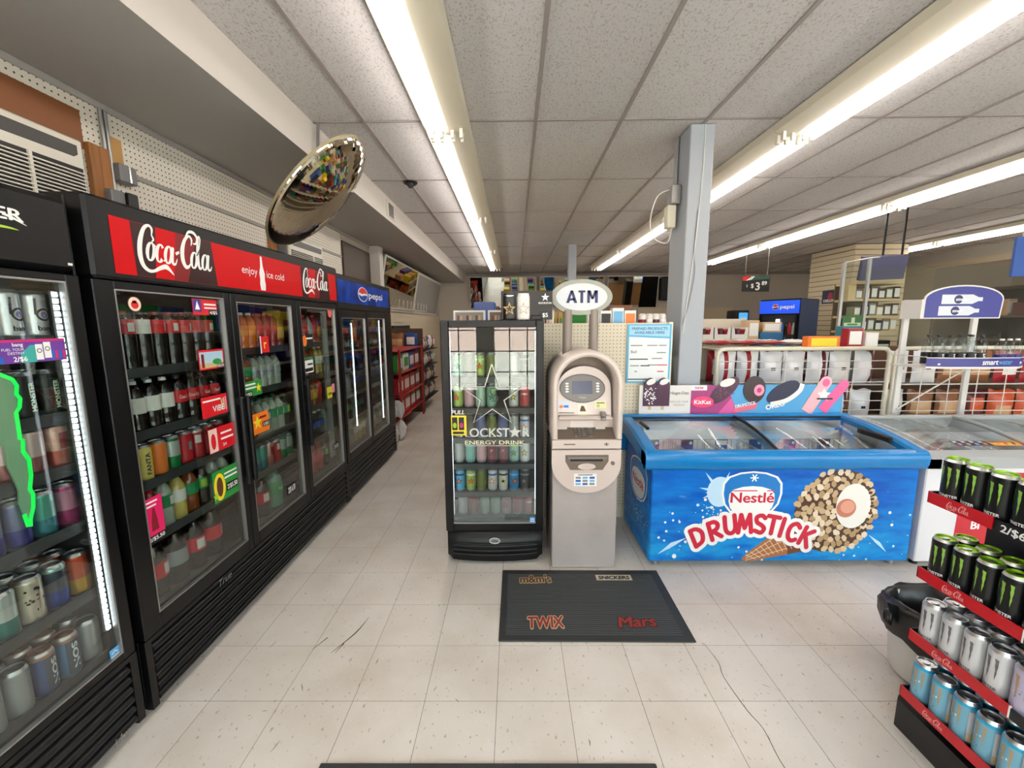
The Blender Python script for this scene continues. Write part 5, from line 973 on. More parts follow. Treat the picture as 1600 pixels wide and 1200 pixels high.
ball = [(1240, 805), (1244, 785), (1254, 768), (1270, 752), (1290, 743), (1312, 739), (1335, 744), (1353, 757), (1364, 776), (1368, 798), (1364, 820), (1352, 840), (1334, 853), (1312, 861), (1290, 865), (1272, 860), (1258, 845), (1246, 828)]
gp.poly(PP(ball)[::-1], Fg, mNutD, 0.0018)
inside = lambda px, py: ((px - 1305) / 63.0) ** 2 + ((py - 802) / 62.0) ** 2 < 1 and ((px - 1331) / 28.0) ** 2 + ((py - 794) / 36.0) ** 2 > 1
cand = []
for k in range(4000):
    px, py = R.uniform(1240, 1370), R.uniform(738, 866)
    if inside(px, py) and all((px - a) ** 2 + (py - b) ** 2 > 62 for a, b in cand): cand.append((px, py))
for k, (px, py) in enumerate(cand):
    a0 = R.uniform(0, 6.3); ra, rb = R.uniform(5.2, 6.8), R.uniform(4.0, 5.2)
    gp.poly([Pz(px + ra * cos(t) * cos(a0) - rb * sin(t) * sin(a0), py + ra * cos(t) * sin(a0) + rb * sin(t) * cos(a0)) for t in [j * pi / 3 + R.uniform(-.25, .25) for j in range(6)]][::-1], Fg, R.choice(nut), 0.0022 + k * 2e-6)
gp.poly([Pz(1331 + 27 * cos(t), 794 + 34 * sin(t)) for t in [j * 2 * pi / 30 for j in range(30)]][::-1], Fg, mW2, 0.0034)
for k in range(9): t = -1.2 + k * 0.3; gp.ell(*Pz(1331 + 29 * cos(t), 794 + 36 * sin(t)), 0.014, 0.011, Fg, mNutD, 0.0040 + k * 2e-5, 7)
gp.ell(*Pz(1320, 797), 0.062, 0.062, Fg, mat('toffee', 'C07860', 0.4), 0.0042); gp.ell(*Pz(1322, 795), 0.045, 0.043, Fg, mat('toffee_pale', 'DD9C86', 0.4), 0.0046)
# lettering along an arch
crv = [(1091, 840, 27), (1117, 830, 21), (1141, 822, 10), (1164, 820, 2), (1188, 821, -3), (1208, 822, -9), (1223, 826, -14), (1241, 833, -20), (1262, 841, -26)]
GL = dict(D=[[(-.3, .5), (-.3, -.5)], [(-.3, .5), (.05, .45), (.3, .2), (.32, -.1), (.15, -.4), (-.3, -.5)]], R=[[(-.28, .5), (-.28, -.5)], [(-.28, .48), (.1, .46), (.28, .25), (.15, .02), (-.25, -.05)], [(-.1, -.05), (.32, -.5)]], U=[[(-.3, .5), (-.3, -.2), (-.12, -.46), (.14, -.46), (.32, -.2), (.32, .5)]], M=[[(-.4, -.5), (-.25, .5)], [(-.25, .5), (.0, -.25)], [(.0, -.25), (.3, .5)], [(.3, .5), (.42, -.5)]], S=[[(.28, .36), (.05, .5), (-.25, .38), (-.2, .1), (.1, -.05), (.28, -.25), (.1, -.48), (-.3, -.38)]], T=[[(-.36, .46), (.36, .46)], [(0, .46), (0, -.5)]], I=[[(0, .5), (0, -.5)]], C=[[(.3, .36), (.05, .5), (-.24, .3), (-.3, -.05), (-.18, -.4), (.08, -.5), (.3, -.36)]], K=[[(-.26, .5), (-.26, -.5)], [(.3, .5), (-.22, -.02)], [(-.1, .08), (.32, -.5)]])
ALL = []
for ch, (px, py, deg) in zip('DRUMSTICK', crv):
    q_ = Pz(px, py); a = radians(deg)
    for pl in GL[ch]:
        W_ = [(q_[0] + (u * cos(a) - v_ * sin(a)) * 0.100, q_[1] + (u * sin(a) + v_ * cos(a)) * 0.118) for u, v_ in pl]
        ALL.append(spline(W_, 1, 5)[0] if len(W_) > 2 else W_)
gp.blob(ALL, 0.038, Fg, mWht, 0.0052); gp.blob(ALL, 0.0145, Fg, mat('print_crimson'), 0.0060)
O('front_print', gp, FZ_)
# side badge
sd = MB(); Fs_ = FnX(bx0)
for s_, m_, c_ in ((1.0, mWht, 0.001), (0.93, mat('badge_blue'), 0.0014)): sd.poly([(-2.78 + a * 0.0042 * s_, 0.5 - b * 0.0042 * s_) for a, b in bdg][::-1], Fs_, m_, c_)
sd.poly([(-2.78 + a * 0.0032, 0.47 - b * 0.0028) for a, b in bdg][::-1], Fs_, mWht, 0.0018); sd.text('Nestlé', Fs_, -2.78, 0.455, 0.09, mat('print_crimson'), 'C', 0.0022, bold=0.025, width=0.25)
for k in range(40): sd.ell(R.gauss(-2.72, 0.11), R.gauss(0.25, 0.06), 0.006, 0.006, Fs_, mGlow, 0.001 + k * 1e-6, 7)
O('side_print', sd, FZ_)
O('lock_button', MB().prism(ellpts(1.02, 0.085, 0.014, 0.014, 14), Fg, mWht, 0, 0.006), FZ_)
for x in (0.92, 2.46):
    for y in (2.56, 3.06): O('castor', MB().lathe([(0.024, 0.0), (0.024, 0.03), (0.012, 0.032), (0.012, 0.046)], mSteel, 12, (x, y, 0)), FZ_)
# baskets
mWireD = mat('basket_grey', 'B4B8BC', 0.4); nb = 6
for i in range(nb):
    x0 = 0.92 + i * (1.54 / nb); x1 = x0 + 1.54 / nb - 0.012; wm = MB()
    for x in (x0, x1):
        for k in range(12): y = 2.57 + k * 0.045; wm.box(x - .002, x + .002, y, y + 0.004, 0.42, 0.70, mWireD)
        for z in (0.42, 0.56, 0.70): wm.box(x - .002, x + .002, 2.565, 3.06, z - .002, z + .002, mWireD)
    for y in (2.566, 2.80, 3.058):
        for k in range(7): x = x0 + (x1 - x0) * k / 6; wm.box(x - .0015, x + .0015, y - .0015, y + .0015, 0.42, 0.70, mWireD)
        for z in (0.42, 0.56, 0.70): wm.box(x0, x1, y - .002, y + .002, z - .002, z + .002, mWireD)
    for k in range(8): y = 2.58 + k * 0.065; wm.box(x0, x1, y - .002, y + .002, 0.418, 0.422, mWireD)
    bo = O('wire_basket', wm, FZ_, kind='stuff')
    for y, lab in ((2.795, 0), (3.05, 1)):
        if lab == 0 and i == 5: continue
        tg = MB(); Ft = FY(y); zc_ = 0.655 if lab else 0.64; tg.box((x0 + x1) / 2 - 0.045, (x0 + x1) / 2 + 0.045, y - 0.004, y, zc_ - 0.03, zc_ + 0.045, mat('tag_blue', '1F5CB0', 0.4)); tg.rect((x0 + x1) / 2 - 0.04, (x0 + x1) / 2 + 0.04, zc_ + 0.004, zc_ + 0.04, FY(y - 0.004), [mBlue, mNavy, mBrown, mWht][(i + lab) % 4], 0.0008); tg.ell((x0 + x1) / 2 + 0.025, zc_ + 0.02, 0.012, 0.012, FY(y - 0.004), mWht, 0.0012); O('price_tag', tg, FZ_)
def ice_bar(col, c2):
    b = MB(); n = 8; vs = []; fs = []
    for i in range(n + 1):
        t = i / n; w_ = 0.028 * (1 if 0 < i < n else 1.05); h_ = 0.011 * sin(pi * min(max(t, 0.02), 0.98)) ** 0.4
        for k in range(6): a = k * pi / 3; vs.append((-0.075 + 0.15 * t, w_ * cos(a), h_ * sin(a) + 0.011))
    for i in range(n):
        for k in range(6): fs.append((i * 6 + k, i * 6 + (k + 1) % 6, (i + 1) * 6 + (k + 1) % 6, (i + 1) * 6 + k))
    b.add(vs, fs, col, True); b.add(vs[:6], [(5, 4, 3, 2, 1, 0)], col); b.add(vs[-6:], [(0, 1, 2, 3, 4, 5)], col); b.prism([(-0.03, -0.014), (0.035, -0.014), (0.035, 0.014), (-0.03, 0.014)], FZ(0.0222), c2, 0, 0.0006); return b.mesh('ice_cream')
ib = [ice_bar(mat('wrap_gold', 'C89A3C', 0.35, 0.3), mBrown), ice_bar(mat('wrap_brown', '7A4A2A', 0.4), mTan), ice_bar(mat('wrap_blue', '2E62B8', 0.35, 0.2), mWht), ice_bar(mat('wrap_white', 'D8D8DA', 0.4), mRed), ice_bar(mat('wrap_copper', 'B8784C', 0.4, 0.3), mWht)]
k = 0
for i in range(nb):
    xc_ = 0.92 + (i + 0.5) * (1.54 / nb) - 0.006
    for r_ in range(3 if i in (0, 5) else 2):
        for yy in ((2.668, 2.912) if i in (0, 5) else (2.668,)):
            for lay in range(8 if i == 0 else 6 if i == 5 else 4):
                z = 0.4255 + lay * 0.0245; x = xc_ + (r_ - (1 if i in (0, 5) else .5)) * 0.068
                mm = ib[(4 if i == 0 else 1) if i in (0, 5) else (i + r_) % 5]; O('ice_cream', mm, None, 'wrapped ice cream lying in the %s wire basket of the blue freezer' % (ORD[i] if i < 5 else 'sixth'), 'ice cream', (x, yy, z), pi / 2, 'ice creams in the %s basket' % ORD[i]); k += 1
# poster strip along the back of the freezer
pb = E('advertising_strip', 'wide ice cream advertising strip standing along the back of the blue freezer', 'display card', (0, 0, 0))
Fq = FY(3.15); q = MB(); q.box(0.955, 1.35, 3.15, 3.156, 0.87, 1.10, mat('ad_white', 'E6E4E0', 0.4)); q.box(1.35, 2.51, 3.15, 3.156, 0.87, 1.10, mat('ad_blue', '4FA4DA', 0.4))
q.poly([(1.35, 0.871), (1.72, 0.871), (1.62, 1.1), (1.35, 1.1)], Fq, mat('ad_magenta', 'A83A7E', 0.4), 0.001); q.poly([(1.56, 0.871), (1.72, 0.871), (1.66, 1.0)], Fq, mat('ad_pink', 'D85AA0', 0.4), 0.0014); q.rect(1.35, 1.47, 1.06, 1.1, Fq, mWht, 0.0014); q.text('new', Fq, 1.41, 1.07, 0.04, mMag, 'C', 0.002, bold=0.02)
q.text('Häagen-Dazs', Fq, 1.262, 1.03, 0.032, mBlk, 'C', 0.001, bold=0.01, width=0.14); q.text('INDULGE YOUR', Fq, 1.262, 0.965, 0.022, mGrey, 'C', 0.001, width=0.14); q.text('PASSION', Fq, 1.262, 0.94, 0.022, mGrey, 'C', 0.001)
O('card', q, pb)
def barshape(x, z, w, h, m, m2, extra=0, rot=0.0, name='printed_ice_cream'):
    b = MB(); cr, sr = cos(rot), sin(rot); L_ = lambda u, v_: (x + u * cr - v_ * sr, z + u * sr + v_ * cr)
    body = [L_(-w, -h), L_(w, -h)] + [L_(w * cos(pi * k / 10), h * 0.4 + 0.6 * h * sin(pi * k / 10)) for k in range(11)]
    b.prism(body, Fq, m, 0.002, 0.006)
    for _ in range(extra): b.ell(*L_(R.uniform(-w * .85, w * .85), R.uniform(-h * .9, h * .3)), 0.006, 0.004, Fq, m2, 0.0065 + _ * 1e-6, 6)
    b.ell(*L_(w * 0.1, h * 0.72), w * 0.75, h * 0.2, Fq, m2, 0.0075, 12, rot + 0.4); b.rect(x - 0.012, x + 0.012, z - h - 0.03, z - h, Fq, mTan, 0.003); O(name, b, pb)
mPlum = mat('choc_plum', '4A2440', 0.4)
barshape(1.035, 1.05, 0.052, 0.11, mPlum, mWht, 60); barshape(1.135, 1.05, 0.050, 0.11, mPlum, mWht, 0); 
b = MB(); b.prism(ellpts(1.60, 1.06, 0.14, 0.062, 18, 0.75), Fq, mPlum, 0.002, 0.005)
for _ in range(30): b.ell(1.60 + R.uniform(-.07, .07), 1.05 + R.uniform(-.05, .05), 0.007, 0.005, Fq, mat('choc_light', '7A4060', 0.4), 0.0055 + _ * 1e-6, 6)
b.ell(1.62, 1.12, 0.06, 0.03, Fq, mW2, 0.007, 14, 0.3); b.ell(1.44, 0.97, 0.085, 0.045, Fq, mat('ad_hotpink', 'E8407A', 0.4), 0.007); b.text('KitKat', Fq, 1.44, 0.955, 0.045, mWht, 'C', 0.008, bold=0.03, width=0.13); O('printed_ice_cream', b, pb)
b = MB(); b.prism(ellpts(1.83, 1.065, 0.085, 0.105, 22), Fq, mat('choc_dark', '2E1A22', 0.35), 0.002, 0.006); b.ell(1.865, 1.06, 0.04, 0.045, Fq, mPink, 0.007, 14); b.ell(1.865, 1.06, 0.018, 0.02, Fq, mMag, 0.0075, 12); b.poly([(1.68, 0.92), (1.86, 0.965), (1.85, 0.915), (1.69, 0.885)][::-1], Fq, mat('ad_rose', 'E06A84', 0.4), 0.007); b.text('DRUMSTICK', Fq, 1.77, 0.937, 0.035, mWht, 'C', 0.008, bold=0.03, width=0.16, rot=0.2); O('printed_ice_cream', b, pb)
b = MB(); b.prism(ellpts(2.05, 1.045, 0.135, 0.065, 22, 0.55), Fq, mat('cookie_navy', '1E2142', 0.4), 0.002, 0.006); b.stroke([(1.96, 0.95), (2.08, 0.98), (2.17, 1.05), (2.19, 1.11)], Fq, mWht, 0.035, 0.0068, 5); b.text('OREO', Fq, 2.0, 0.925, 0.05, mWht, 'C', 0.008, bold=0.05, width=0.15, rot=0.25); O('printed_ice_cream', b, pb)
b = MB()
for (x0, z0, x1, z1, wd, m_) in ((2.24, 0.89, 2.37, 1.12, 0.09, mat('ad_lightpink', 'F4B8C0', 0.4)), (2.36, 0.90, 2.51, 1.10, 0.075, mat('ad_hot', 'F0609A', 0.4))): b.stroke([(x0, z0), ((x0 + x1) / 2, (z0 + z1) / 2), (x1, z1)], Fq, m_, wd, 0.004 if wd > .08 else 0.003, 1); b.ell(x1, z1, wd / 2, wd / 2, Fq, m_, 0.004 if wd > .08 else 0.003)
b.ell(2.37, 1.115, 0.028, 0.03, Fq, mat('ad_hot'), 0.005); b.star(2.36, 1.02, 0.055, Fq, mWht, 0.006, 0.5); b.rect(2.31, 2.43, 0.985, 0.997, Fq, mBlk, 0.007); O('printed_ice_cream', b, pb)

# ================================================================ FLOOR MATS
mRub = mat('rubber_mat', '2B2D2E', 0.6); mRubT = mat('rubber_rib', '46484A', 0.6)
fm = E('floor_mat', 'dark ribbed rubber entrance mat with four candy logos before the cash machine', 'floor mat', (0.405, 2.166, 0.0), radians(-0.4))
mx, my = 0.492, 0.302
q = MB(); q.box(-mx, mx, -my, my, 0.0005, 0.008, mRub, 0.003); O('rubber_base', q, fm)
q = MB()
for k in range(34):
    y = -my + 0.04 + k * (2 * my - 0.08) / 34; q.box(-mx + 0.035, mx - 0.05, y, y + 0.008, 0.008, 0.0105, mRubT)
O('ribs', q, fm, kind='stuff')
Fm = FZ(0.011)
def logo(name, fn): q = MB(); fn(q); O(name, q, fm)
def outl(q, t, x, y, s, inner, outer, w, rot=0.0, shear=0.0, b2=0.035): q.text(t, Fm, x, y, s, outer, 'C', 0.0, bold=0.085, width=w, rot=rot, shear=shear); q.text(t, Fm, x, y, s, inner, 'C', 0.0012, bold=b2, width=w * 0.96, rot=rot, shear=shear)
logo('printed_logo', lambda q: outl(q, "m&m's", -0.285, 0.165, 0.105, mat('logo_brown', '5E3A22', 0.6), mat('logo_tan', 'C8B088', 0.6), 0.20, 0.04))
logo('printed_logo', lambda q: (q.rect(0.09, 0.31, 0.19, 0.245, Fm, mat('logo_tan'), 0.0), q.rect(0.095, 0.305, 0.195, 0.24, Fm, mat('logo_ivory', 'C8C0B0', 0.6), 0.0006), q.text('SNICKERS', Fm, 0.20, 0.201, 0.045, mBlk, 'C', 0.0012, bold=0.05, shear=0.15, width=0.195)))
logo('printed_logo', lambda q: outl(q, 'TWIX', -0.245, -0.215, 0.12, mat('logo_red', '8E2A24', 0.6), mat('logo_tan'), 0.20, 0.04, 0.1))
logo('printed_logo', lambda q: outl(q, 'Mars', 0.235, -0.205, 0.11, mat('logo_red'), mat('logo_black', '2A1A16', 0.6), 0.22, 0.06, 0.25))
f2 = E('floor_mat', 'black door mat whose far edge shows at the bottom of the view', 'floor mat', (-0.05, 0.87, 0.0)); O('rubber_base', MB().box(-0.66, 0.55, -0.415, 0.415, 0.0005, 0.009, mRub, 0.003), f2)
# ================================================================ WHITE CHEST FREEZER
WF = E('chest_freezer', 'white chest freezer with grey glass-lid frame and red front logo, right of the blue freezer', 'chest freezer', (0, 0, 0))
mWF = mat('freezer_white', 'DCDCE0', 0.3); mWG = mat('freezer_grey', 'A2A6A8', 0.35)
b = MB(); b.box(2.565, 4.05, 2.50, 2.55, 0.04, 0.69, mWF, 0.006); b.box(2.565, 2.61, 2.55, 3.12, 0.04, 0.69, mWF); b.box(4.0, 4.05, 2.55, 3.12, 0.04, 0.69, mWF); b.box(2.61, 4.0, 3.08, 3.12, 0.04, 0.74, mWF); b.box(2.61, 4.0, 2.55, 3.08, 0.04, 0.42, mLin)  # liner floor set high here too, to brighten the inside
O('body', b, WF)
by0_, by1_ = 2.50, 3.12
def arc2(t): return 2.47 + 0.65 * t, 0.742 + 0.112 * (1 - (1 - t) ** 1.8)
sweep(2.545, 2.62, [arc2(t) for t in ts], 0, 0.07, mWG, 'side_rim', WF, 0.01); sweep(3.98, 4.06, [arc2(t) for t in ts], 0, 0.07, mWG, 'side_rim', WF, 0.01)
O('front_rim', MB().prism([(2.47, 0.675), (2.47, 0.735), (2.485, 0.745), (2.56, 0.765), (2.56, 0.675)], lambda a, b, c: Vector((c, a, b)), mWG, 2.545, 4.06), WF); O('rear_rim', MB().box(2.545, 4.06, 3.085, 3.135, 0.72, 0.868, mWG, 0.008), WF)
def lid2(x0, x1, dz):
    P0 = [(2.555 + 0.535 * k / 10, 0.755 + dz + 0.095 * (1 - (1 - k / 10) ** 1.8)) for k in range(11)]; mb = MB(); vs = []; fs = []
    for (y, z) in P0: vs += [(x0, y, z), (x1, y, z), (x0, y, z - 0.004), (x1, y, z - 0.004)]
    for i in range(10): a = 4 * i; fs += [(a, a + 1, a + 5, a + 4), (a + 3, a + 2, a + 6, a + 7), (a + 2, a, a + 4, a + 6), (a + 1, a + 3, a + 7, a + 5)]
    mb.add(vs, fs, gLid, True); return O('glass_lid', mb, WF), P0
la, Pa = lid2(2.62, 3.32, 0.0); lb_, Pb = lid2(3.30, 3.98, -0.008)
O('lid_bar', MB().tube([(3.31, y, z + 0.006) for y, z in Pa], 0.014, mWG, 6), la)
s = MB(); FL = fr((0, Pa[1][0], Pa[1][1] + 0.003), (1, 0, 0), (0, 0.06, 0.012))
s.poly([(2.86, 0.01), (3.10, 0.01), (3.10, 0.075), (2.86, 0.075)], FL, mat('strip_plum', '2A1C3A', 0.4)); s.poly([(3.10, 0.01), (3.33, 0.01), (3.33, 0.075), (3.10, 0.075)], FL, mat('strip_amber', 'E8A83A', 0.4)); s.poly([(3.28, 0.01), (3.345, 0.01), (3.36, 0.075), (3.30, 0.075)], FL, mRed, 0.001)
for k in range(4): s.rect(2.875 + k * 0.055, 2.90 + k * 0.055, 0.05, 0.068, FL, mWht, 0.001); s.ell(2.895 + k * 0.055, 0.03, 0.012, 0.012, FL, [mPink, mTan, mLBlue, mOrg][k], 0.001, 8)
for k in range(3): s.poly([(3.13 + k * 0.05, 0.02), (3.15 + k * 0.05, 0.02), (3.16 + k * 0.05, 0.05), (3.145 + k * 0.05, 0.055)], FL, [mOrg, mRed, mBrown][k], 0.001)
O('price_strip', s, la)
lg = MB(); Fw = FY(2.50); lg.prism([(2.79, 0.12), (3.75, 0.12), (3.75, 0.62), (2.83, 0.645), (2.80, 0.60)], Fw, mat('logo_crimson', 'C02030', 0.35), 0, 0.001); lg.ring(3.02, 0.45, 0.13, 0.13, 0.035, Fw, mWht, 0.0016); lg.text('BI', Fw, 2.89, 0.265, 0.075, mWht, 'L', 0.0016, bold=0.03); O('front_logo', lg, WF)
wm = MB()
for i in range(8):
    x = 2.66 + i * 0.19
    for k in range(10): wm.box(x - .002, x + .002, 2.57 + k * .055, 2.573 + k * .055, 0.43, 0.68, mWire)
for z in (0.5, 0.68):
    for y in (2.565, 3.06): wm.box(2.63, 3.98, y - .002, y + .002, z - .002, z + .002, mWire)
O('wire_divider', wm, WF, kind='stuff')
for x in (2.62, 4.0):
    for y in (2.56, 3.06): O('castor', MB().lathe([(0.022, 0.0), (0.022, 0.03), (0.012, 0.032), (0.012, 0.042)], mDark, 10, (x, y, 0)), WF)

# ================================================================ WATER STAND
WS = E('display_stand', 'white metal water bottle stand with arched blue sign, behind the white freezer', 'display stand', (0, 0, 0))
mStW = mat('stand_white', 'DAD8D4', 0.4); mStB = mat('stand_blue', '2C2A84', 0.35)
for x in (3.12, 3.665): O('upright', MB().box(x - 0.022, x + 0.022, 3.36, 3.385, 0.0, 1.74, mStW, 0.003), WS)
O('brace', MB().tube([(3.12, 3.355, 0.86), (3.64, 3.355, 1.19)], 0.006, mStW, 6), WS); O('brace', MB().tube([(3.14, 3.355, 0.8), (3.4, 3.355, 0.62), (3.66, 3.355, 0.80)], 0.006, mStW, 6), WS)
for x in (3.12, 3.665): O('foot', MB().box(x - 0.022, x + 0.022, 3.22, 3.52, 0.0, 0.03, mStW), WS)
sg = MB(); FS = FY(3.20); ap = [(3.082, 1.592), (3.665, 1.592), (3.675, 1.735)] + [(3.378 + 0.297 * cos(pi * k / 16) * 1.0, 1.735 + 0.105 * sin(pi * k / 16)) for k in range(1, 16)] + [(3.082, 1.735)]
sg.prism(ap, FS, mStW, -0.01, 0.0); sg.poly([(3.378 + (a - 3.378) * 0.965, 1.70 + (b - 1.70) * 0.93) for a, b in ap], FS, mStB, 0.001)
for x0, zc_ in ((3.21, 1.735), (3.195, 1.65)):
    sg.poly([(x0, zc_ - .035), (x0 + .23, zc_ - .035), (x0 + .275, zc_ - .014), (x0 + .305, zc_ - .014), (x0 + .305, zc_ + .014), (x0 + .275, zc_ + .014), (x0 + .23, zc_ + .035), (x0, zc_ + .035)], FS, mat('bottle_print', 'CFD4DE', 0.4), 0.0016); sg.ell(x0 + .125, zc_, 0.033, 0.032, FS, mNavy, 0.002, 16); sg.text('smart', FS, x0 + .105, zc_ - .011, 0.034, mWht, 'L', 0.0026, bold=0.02)
sgo = O('sign', sg, WS); O('sign_side', MB().box(3.066, 3.08, 3.2, 3.37, 1.592, 1.735, mStW), WS)
trp = [(3.03, 3.36), (3.06, 3.10), (3.2, 3.06), (3.45, 3.045), (3.70, 3.06), (3.80, 3.12), (3.84, 3.36)]
tr = MB(); tr.prism(trp, FZ(0), mStW, 1.225, 1.235); fro = trp[1:6]
for i in range(4):
    a, b_ = fro[i], fro[i + 1]; F_ = fr((a[0], a[1], 1.23), (b_[0] - a[0], b_[1] - a[1], 0), (0, 0, 1)); L_ = sqrt((b_[0] - a[0]) ** 2 + (b_[1] - a[1]) ** 2); tr.rect(0, L_, 0.008, 0.075, F_, mStB if not (i == 0) else mStB, 0.0); tr.rect(0, L_, 0, 0.01, F_, mStW, 0.001); tr.rect(0, L_, 0.072, 0.078, F_, mStW, 0.001)
    if i == 2: tr.text('smart', F_, -0.04, 0.026, 0.055, mWht, 'L', 0.002, bold=0.03, shear=0.1, width=0.125); tr.text('water', F_, 0.09, 0.026, 0.055, mLBlue, 'L', 0.002, shear=0.1, width=0.105)
    if i == 0: tr.rect(0.07, 0.085, 0.022, 0.034, F_, mWht, 0.001)
    if i == 3: tr.rect(0.01, 0.06, 0.03, 0.045, F_, mWht, 0.001)
tr.tube([(3.03, 3.36, 1.31), (3.06, 3.10, 1.31)], 0.004, mStW, 6); O('tray', tr, WS)
P['water_b'] = bottle_proto('s', 0.036, 0.235, gBottle, mCapB, mBlk, 0.05, 0.42, lambda b, F, r, h: b.text('smart', F, 0.012, h * 0.07, 0.034, mWht, align='L', bold=0.03, rot=pi / 2, c=0.0008))
P['water_p'] = bottle_proto('t', 0.033, 0.205, gBottle, mCapW, mStB, 0.05, 0.42)
for k in range(5): inst(P['water_b'], (3.20 + k * 0.078, 3.16, 1.236), R.uniform(-0.3, 0.3), 'clear water bottle with black label, %s from left on the white stand' % ORD[k], 'bottle', 'black label bottles on the white stand')
for k in range(5): inst(P['water_b'], (3.20 + k * 0.078, 3.245, 1.236), R.uniform(-0.3, 0.3), 'clear water bottle in the rear row on the white stand', 'bottle', 'rear row on the white stand')
for k in range(3): inst(P['water_p'], (3.63 + k * 0.072, 3.13 + 0.012 * k, 1.236), R.uniform(-0.3, 0.3), 'water bottle with clear dome cap and purple label, %s of three on the white stand' % ORD[k], 'bottle', 'purple label bottles on the white stand')

# ================================================================ CAN RACK on the right
RK = E('can_rack', 'black drinks rack with red shelf edges full of energy drink cans, at the right', 'display rack', (0, 0, 0))
mRkR = mat('rack_red', 'C01420', 0.35); mRk = mat('rack_black', '151517', 0.4)
RX = 1.44; FR = FnX(RX)
O('plinth', MB().prism([(1.49, 1.44), (1.51, 1.457), (1.9, 1.457), (1.9, 0.5), (1.49, 0.5)], FZ(0), mRk, 0.0, 0.115), RK)
O('back_panel', MB().box(1.66, 1.68, 0.5, 1.385, 0.115, 0.95, mRk), RK)
O('upright', MB().box(1.56, 1.68, 1.12, 1.15, 0.95, 1.4, mRk), RK); O('upright', MB().box(1.648, 1.659, 0.9, 0.915, 0.115, 1.0, mRk), RK)
lipz = [0.962, 0.68, 0.435, 0.20]
for k, z in enumerate(lipz):
    sh = MB().box(RX + 0.004, 1.66, 0.5, 1.385, z - 0.012, z, mRk); so_ = O('shelf', sh, RK)
    y1_ = 1.19 if k == 0 else 1.075
    lp_ = MB().box(RX, RX + 0.004, y1_, 1.388, z - 0.012, z + 0.028, mRkR); script_cola(lp_, lambda p, q_, c: Vector((RX - 0.0006, -p, q_)), -1.30 if k else -1.325, z - 0.002, 0.021, mat('lip_pink', 'F0A0A0', 0.4), 0.0); O('shelf_edge', lp_, so_)
    O('shelf_side', MB().box(RX, 1.66, 1.385, 1.388, z - 0.012, z + 0.028, mRk), so_)
    dk = MB().box(RX, RX + 0.004, 0.5, y1_ - 0.004, z - 0.012, z + 0.022, mRk)
    if k == 0: dk.rect(-1.18, -1.03, 0.948, 0.988, FR, mBlk, 0.0006); dk.text('2/$6.00', FR, -1.115, 0.956, 0.032, mWht, 'C', 0.0012, bold=0.025, width=0.105)
    else: dk.box(RX - 0.001, RX + 0.004, y1_ - 0.004, y1_, z - 0.012, z + 0.028, mWht)
    O('price_rail', dk, so_)
mLm = mat('claw_green', '86B444', 0.35); mGC = mat('lid_green', '9CC832', 0.3, 0.7); mClG = mat('claw_grey', '6C6E70', 0.4, 0.3)
P['mon_g'] = can_proto('a', 0.033, 0.157, cm_('141517', 0.2), lid=mGC, top=cm_('1C1E1C', 0.4), deco=d_claw(mLm), seg=28)
P['mon_w'] = can_proto('a', 0.033, 0.157, cm_('D4D4D6', 0.3), deco=d_claw(mClG, True, mClG), seg=28)
def d_blue(b, F, r, h):
    d_claw(mat('claw_tan', 'B09470', 0.4), False)(b, F, r, h)
    for _ in range(26): b.ell(R.uniform(-r * 2.4, r * 2.4), R.uniform(h * .1, h * .8), R.uniform(.001, .004), R.uniform(.002, .006), F, R.choice([mLBlue, mWht, mTeal, mat('can_deepblue', '3C6C9C', 0.4)]), 0.0004 + _ * 1e-6, 6)
    b.rect(r * 1.3, r * 2.1, h * 0.12, h * 0.8, F, mat('panel_grey2', 'C8C8CC', 0.4), 0.0008, 6); b.rect(r * 1.3, r * 2.1, h * 0.12, h * 0.3, F, mTan, 0.001, 6)
P['mon_b'] = can_proto('a', 0.033, 0.157, cm_('7CB4CC', 0.4), top=cm_('3CB0DC', 0.5), deco=d_blue, seg=28)
P['mon_v'] = can_proto('a', 0.033, 0.157, cm_('C4BCD8', 0.4), deco=d_blue, seg=28)
for kd, nm in (('mon_g', 'black green-clawed can'), ('mon_w', 'white grey-clawed can'), ('mon_b', 'turquoise tan-clawed can'), ('mon_v', 'pale violet patterned can')): LOOK[kd] = nm
SHN = ['top', 'second', 'third', 'bottom']
for k, (kd, dep, n0) in enumerate((('mon_g', 1, 8), ('mon_g', 2, 8), ('mon_w', 2, 8), ('mon_b', 2, 8))):
    for i in range(n0):
        y = 1.347 - i * 0.0695
        for d in range(dep):
            kk = kd if not (k == 2 and i > 3) else 'mon_v'
            lab = '%s, %s from the far end, %s shelf of the rack' % (LOOK[kk], ORD[i], SHN[k]) if d == 0 else '%s, %s from the far end, rear row, %s rack shelf' % (LOOK[kk], ORD[i], SHN[k])
            inst(P[kk], (RX + 0.041 + d * 0.07, y, lipz[k] + 0.002), -pi / 2 + (0.35 if i == 0 else 0.0) + R.uniform(-0.15, 0.15) + (0.9 if d else 0) - 0.25, lab, 'can', 'cans on the %s rack shelf, %s row' % (SHN[k], 'front' if d == 0 else 'rear'))

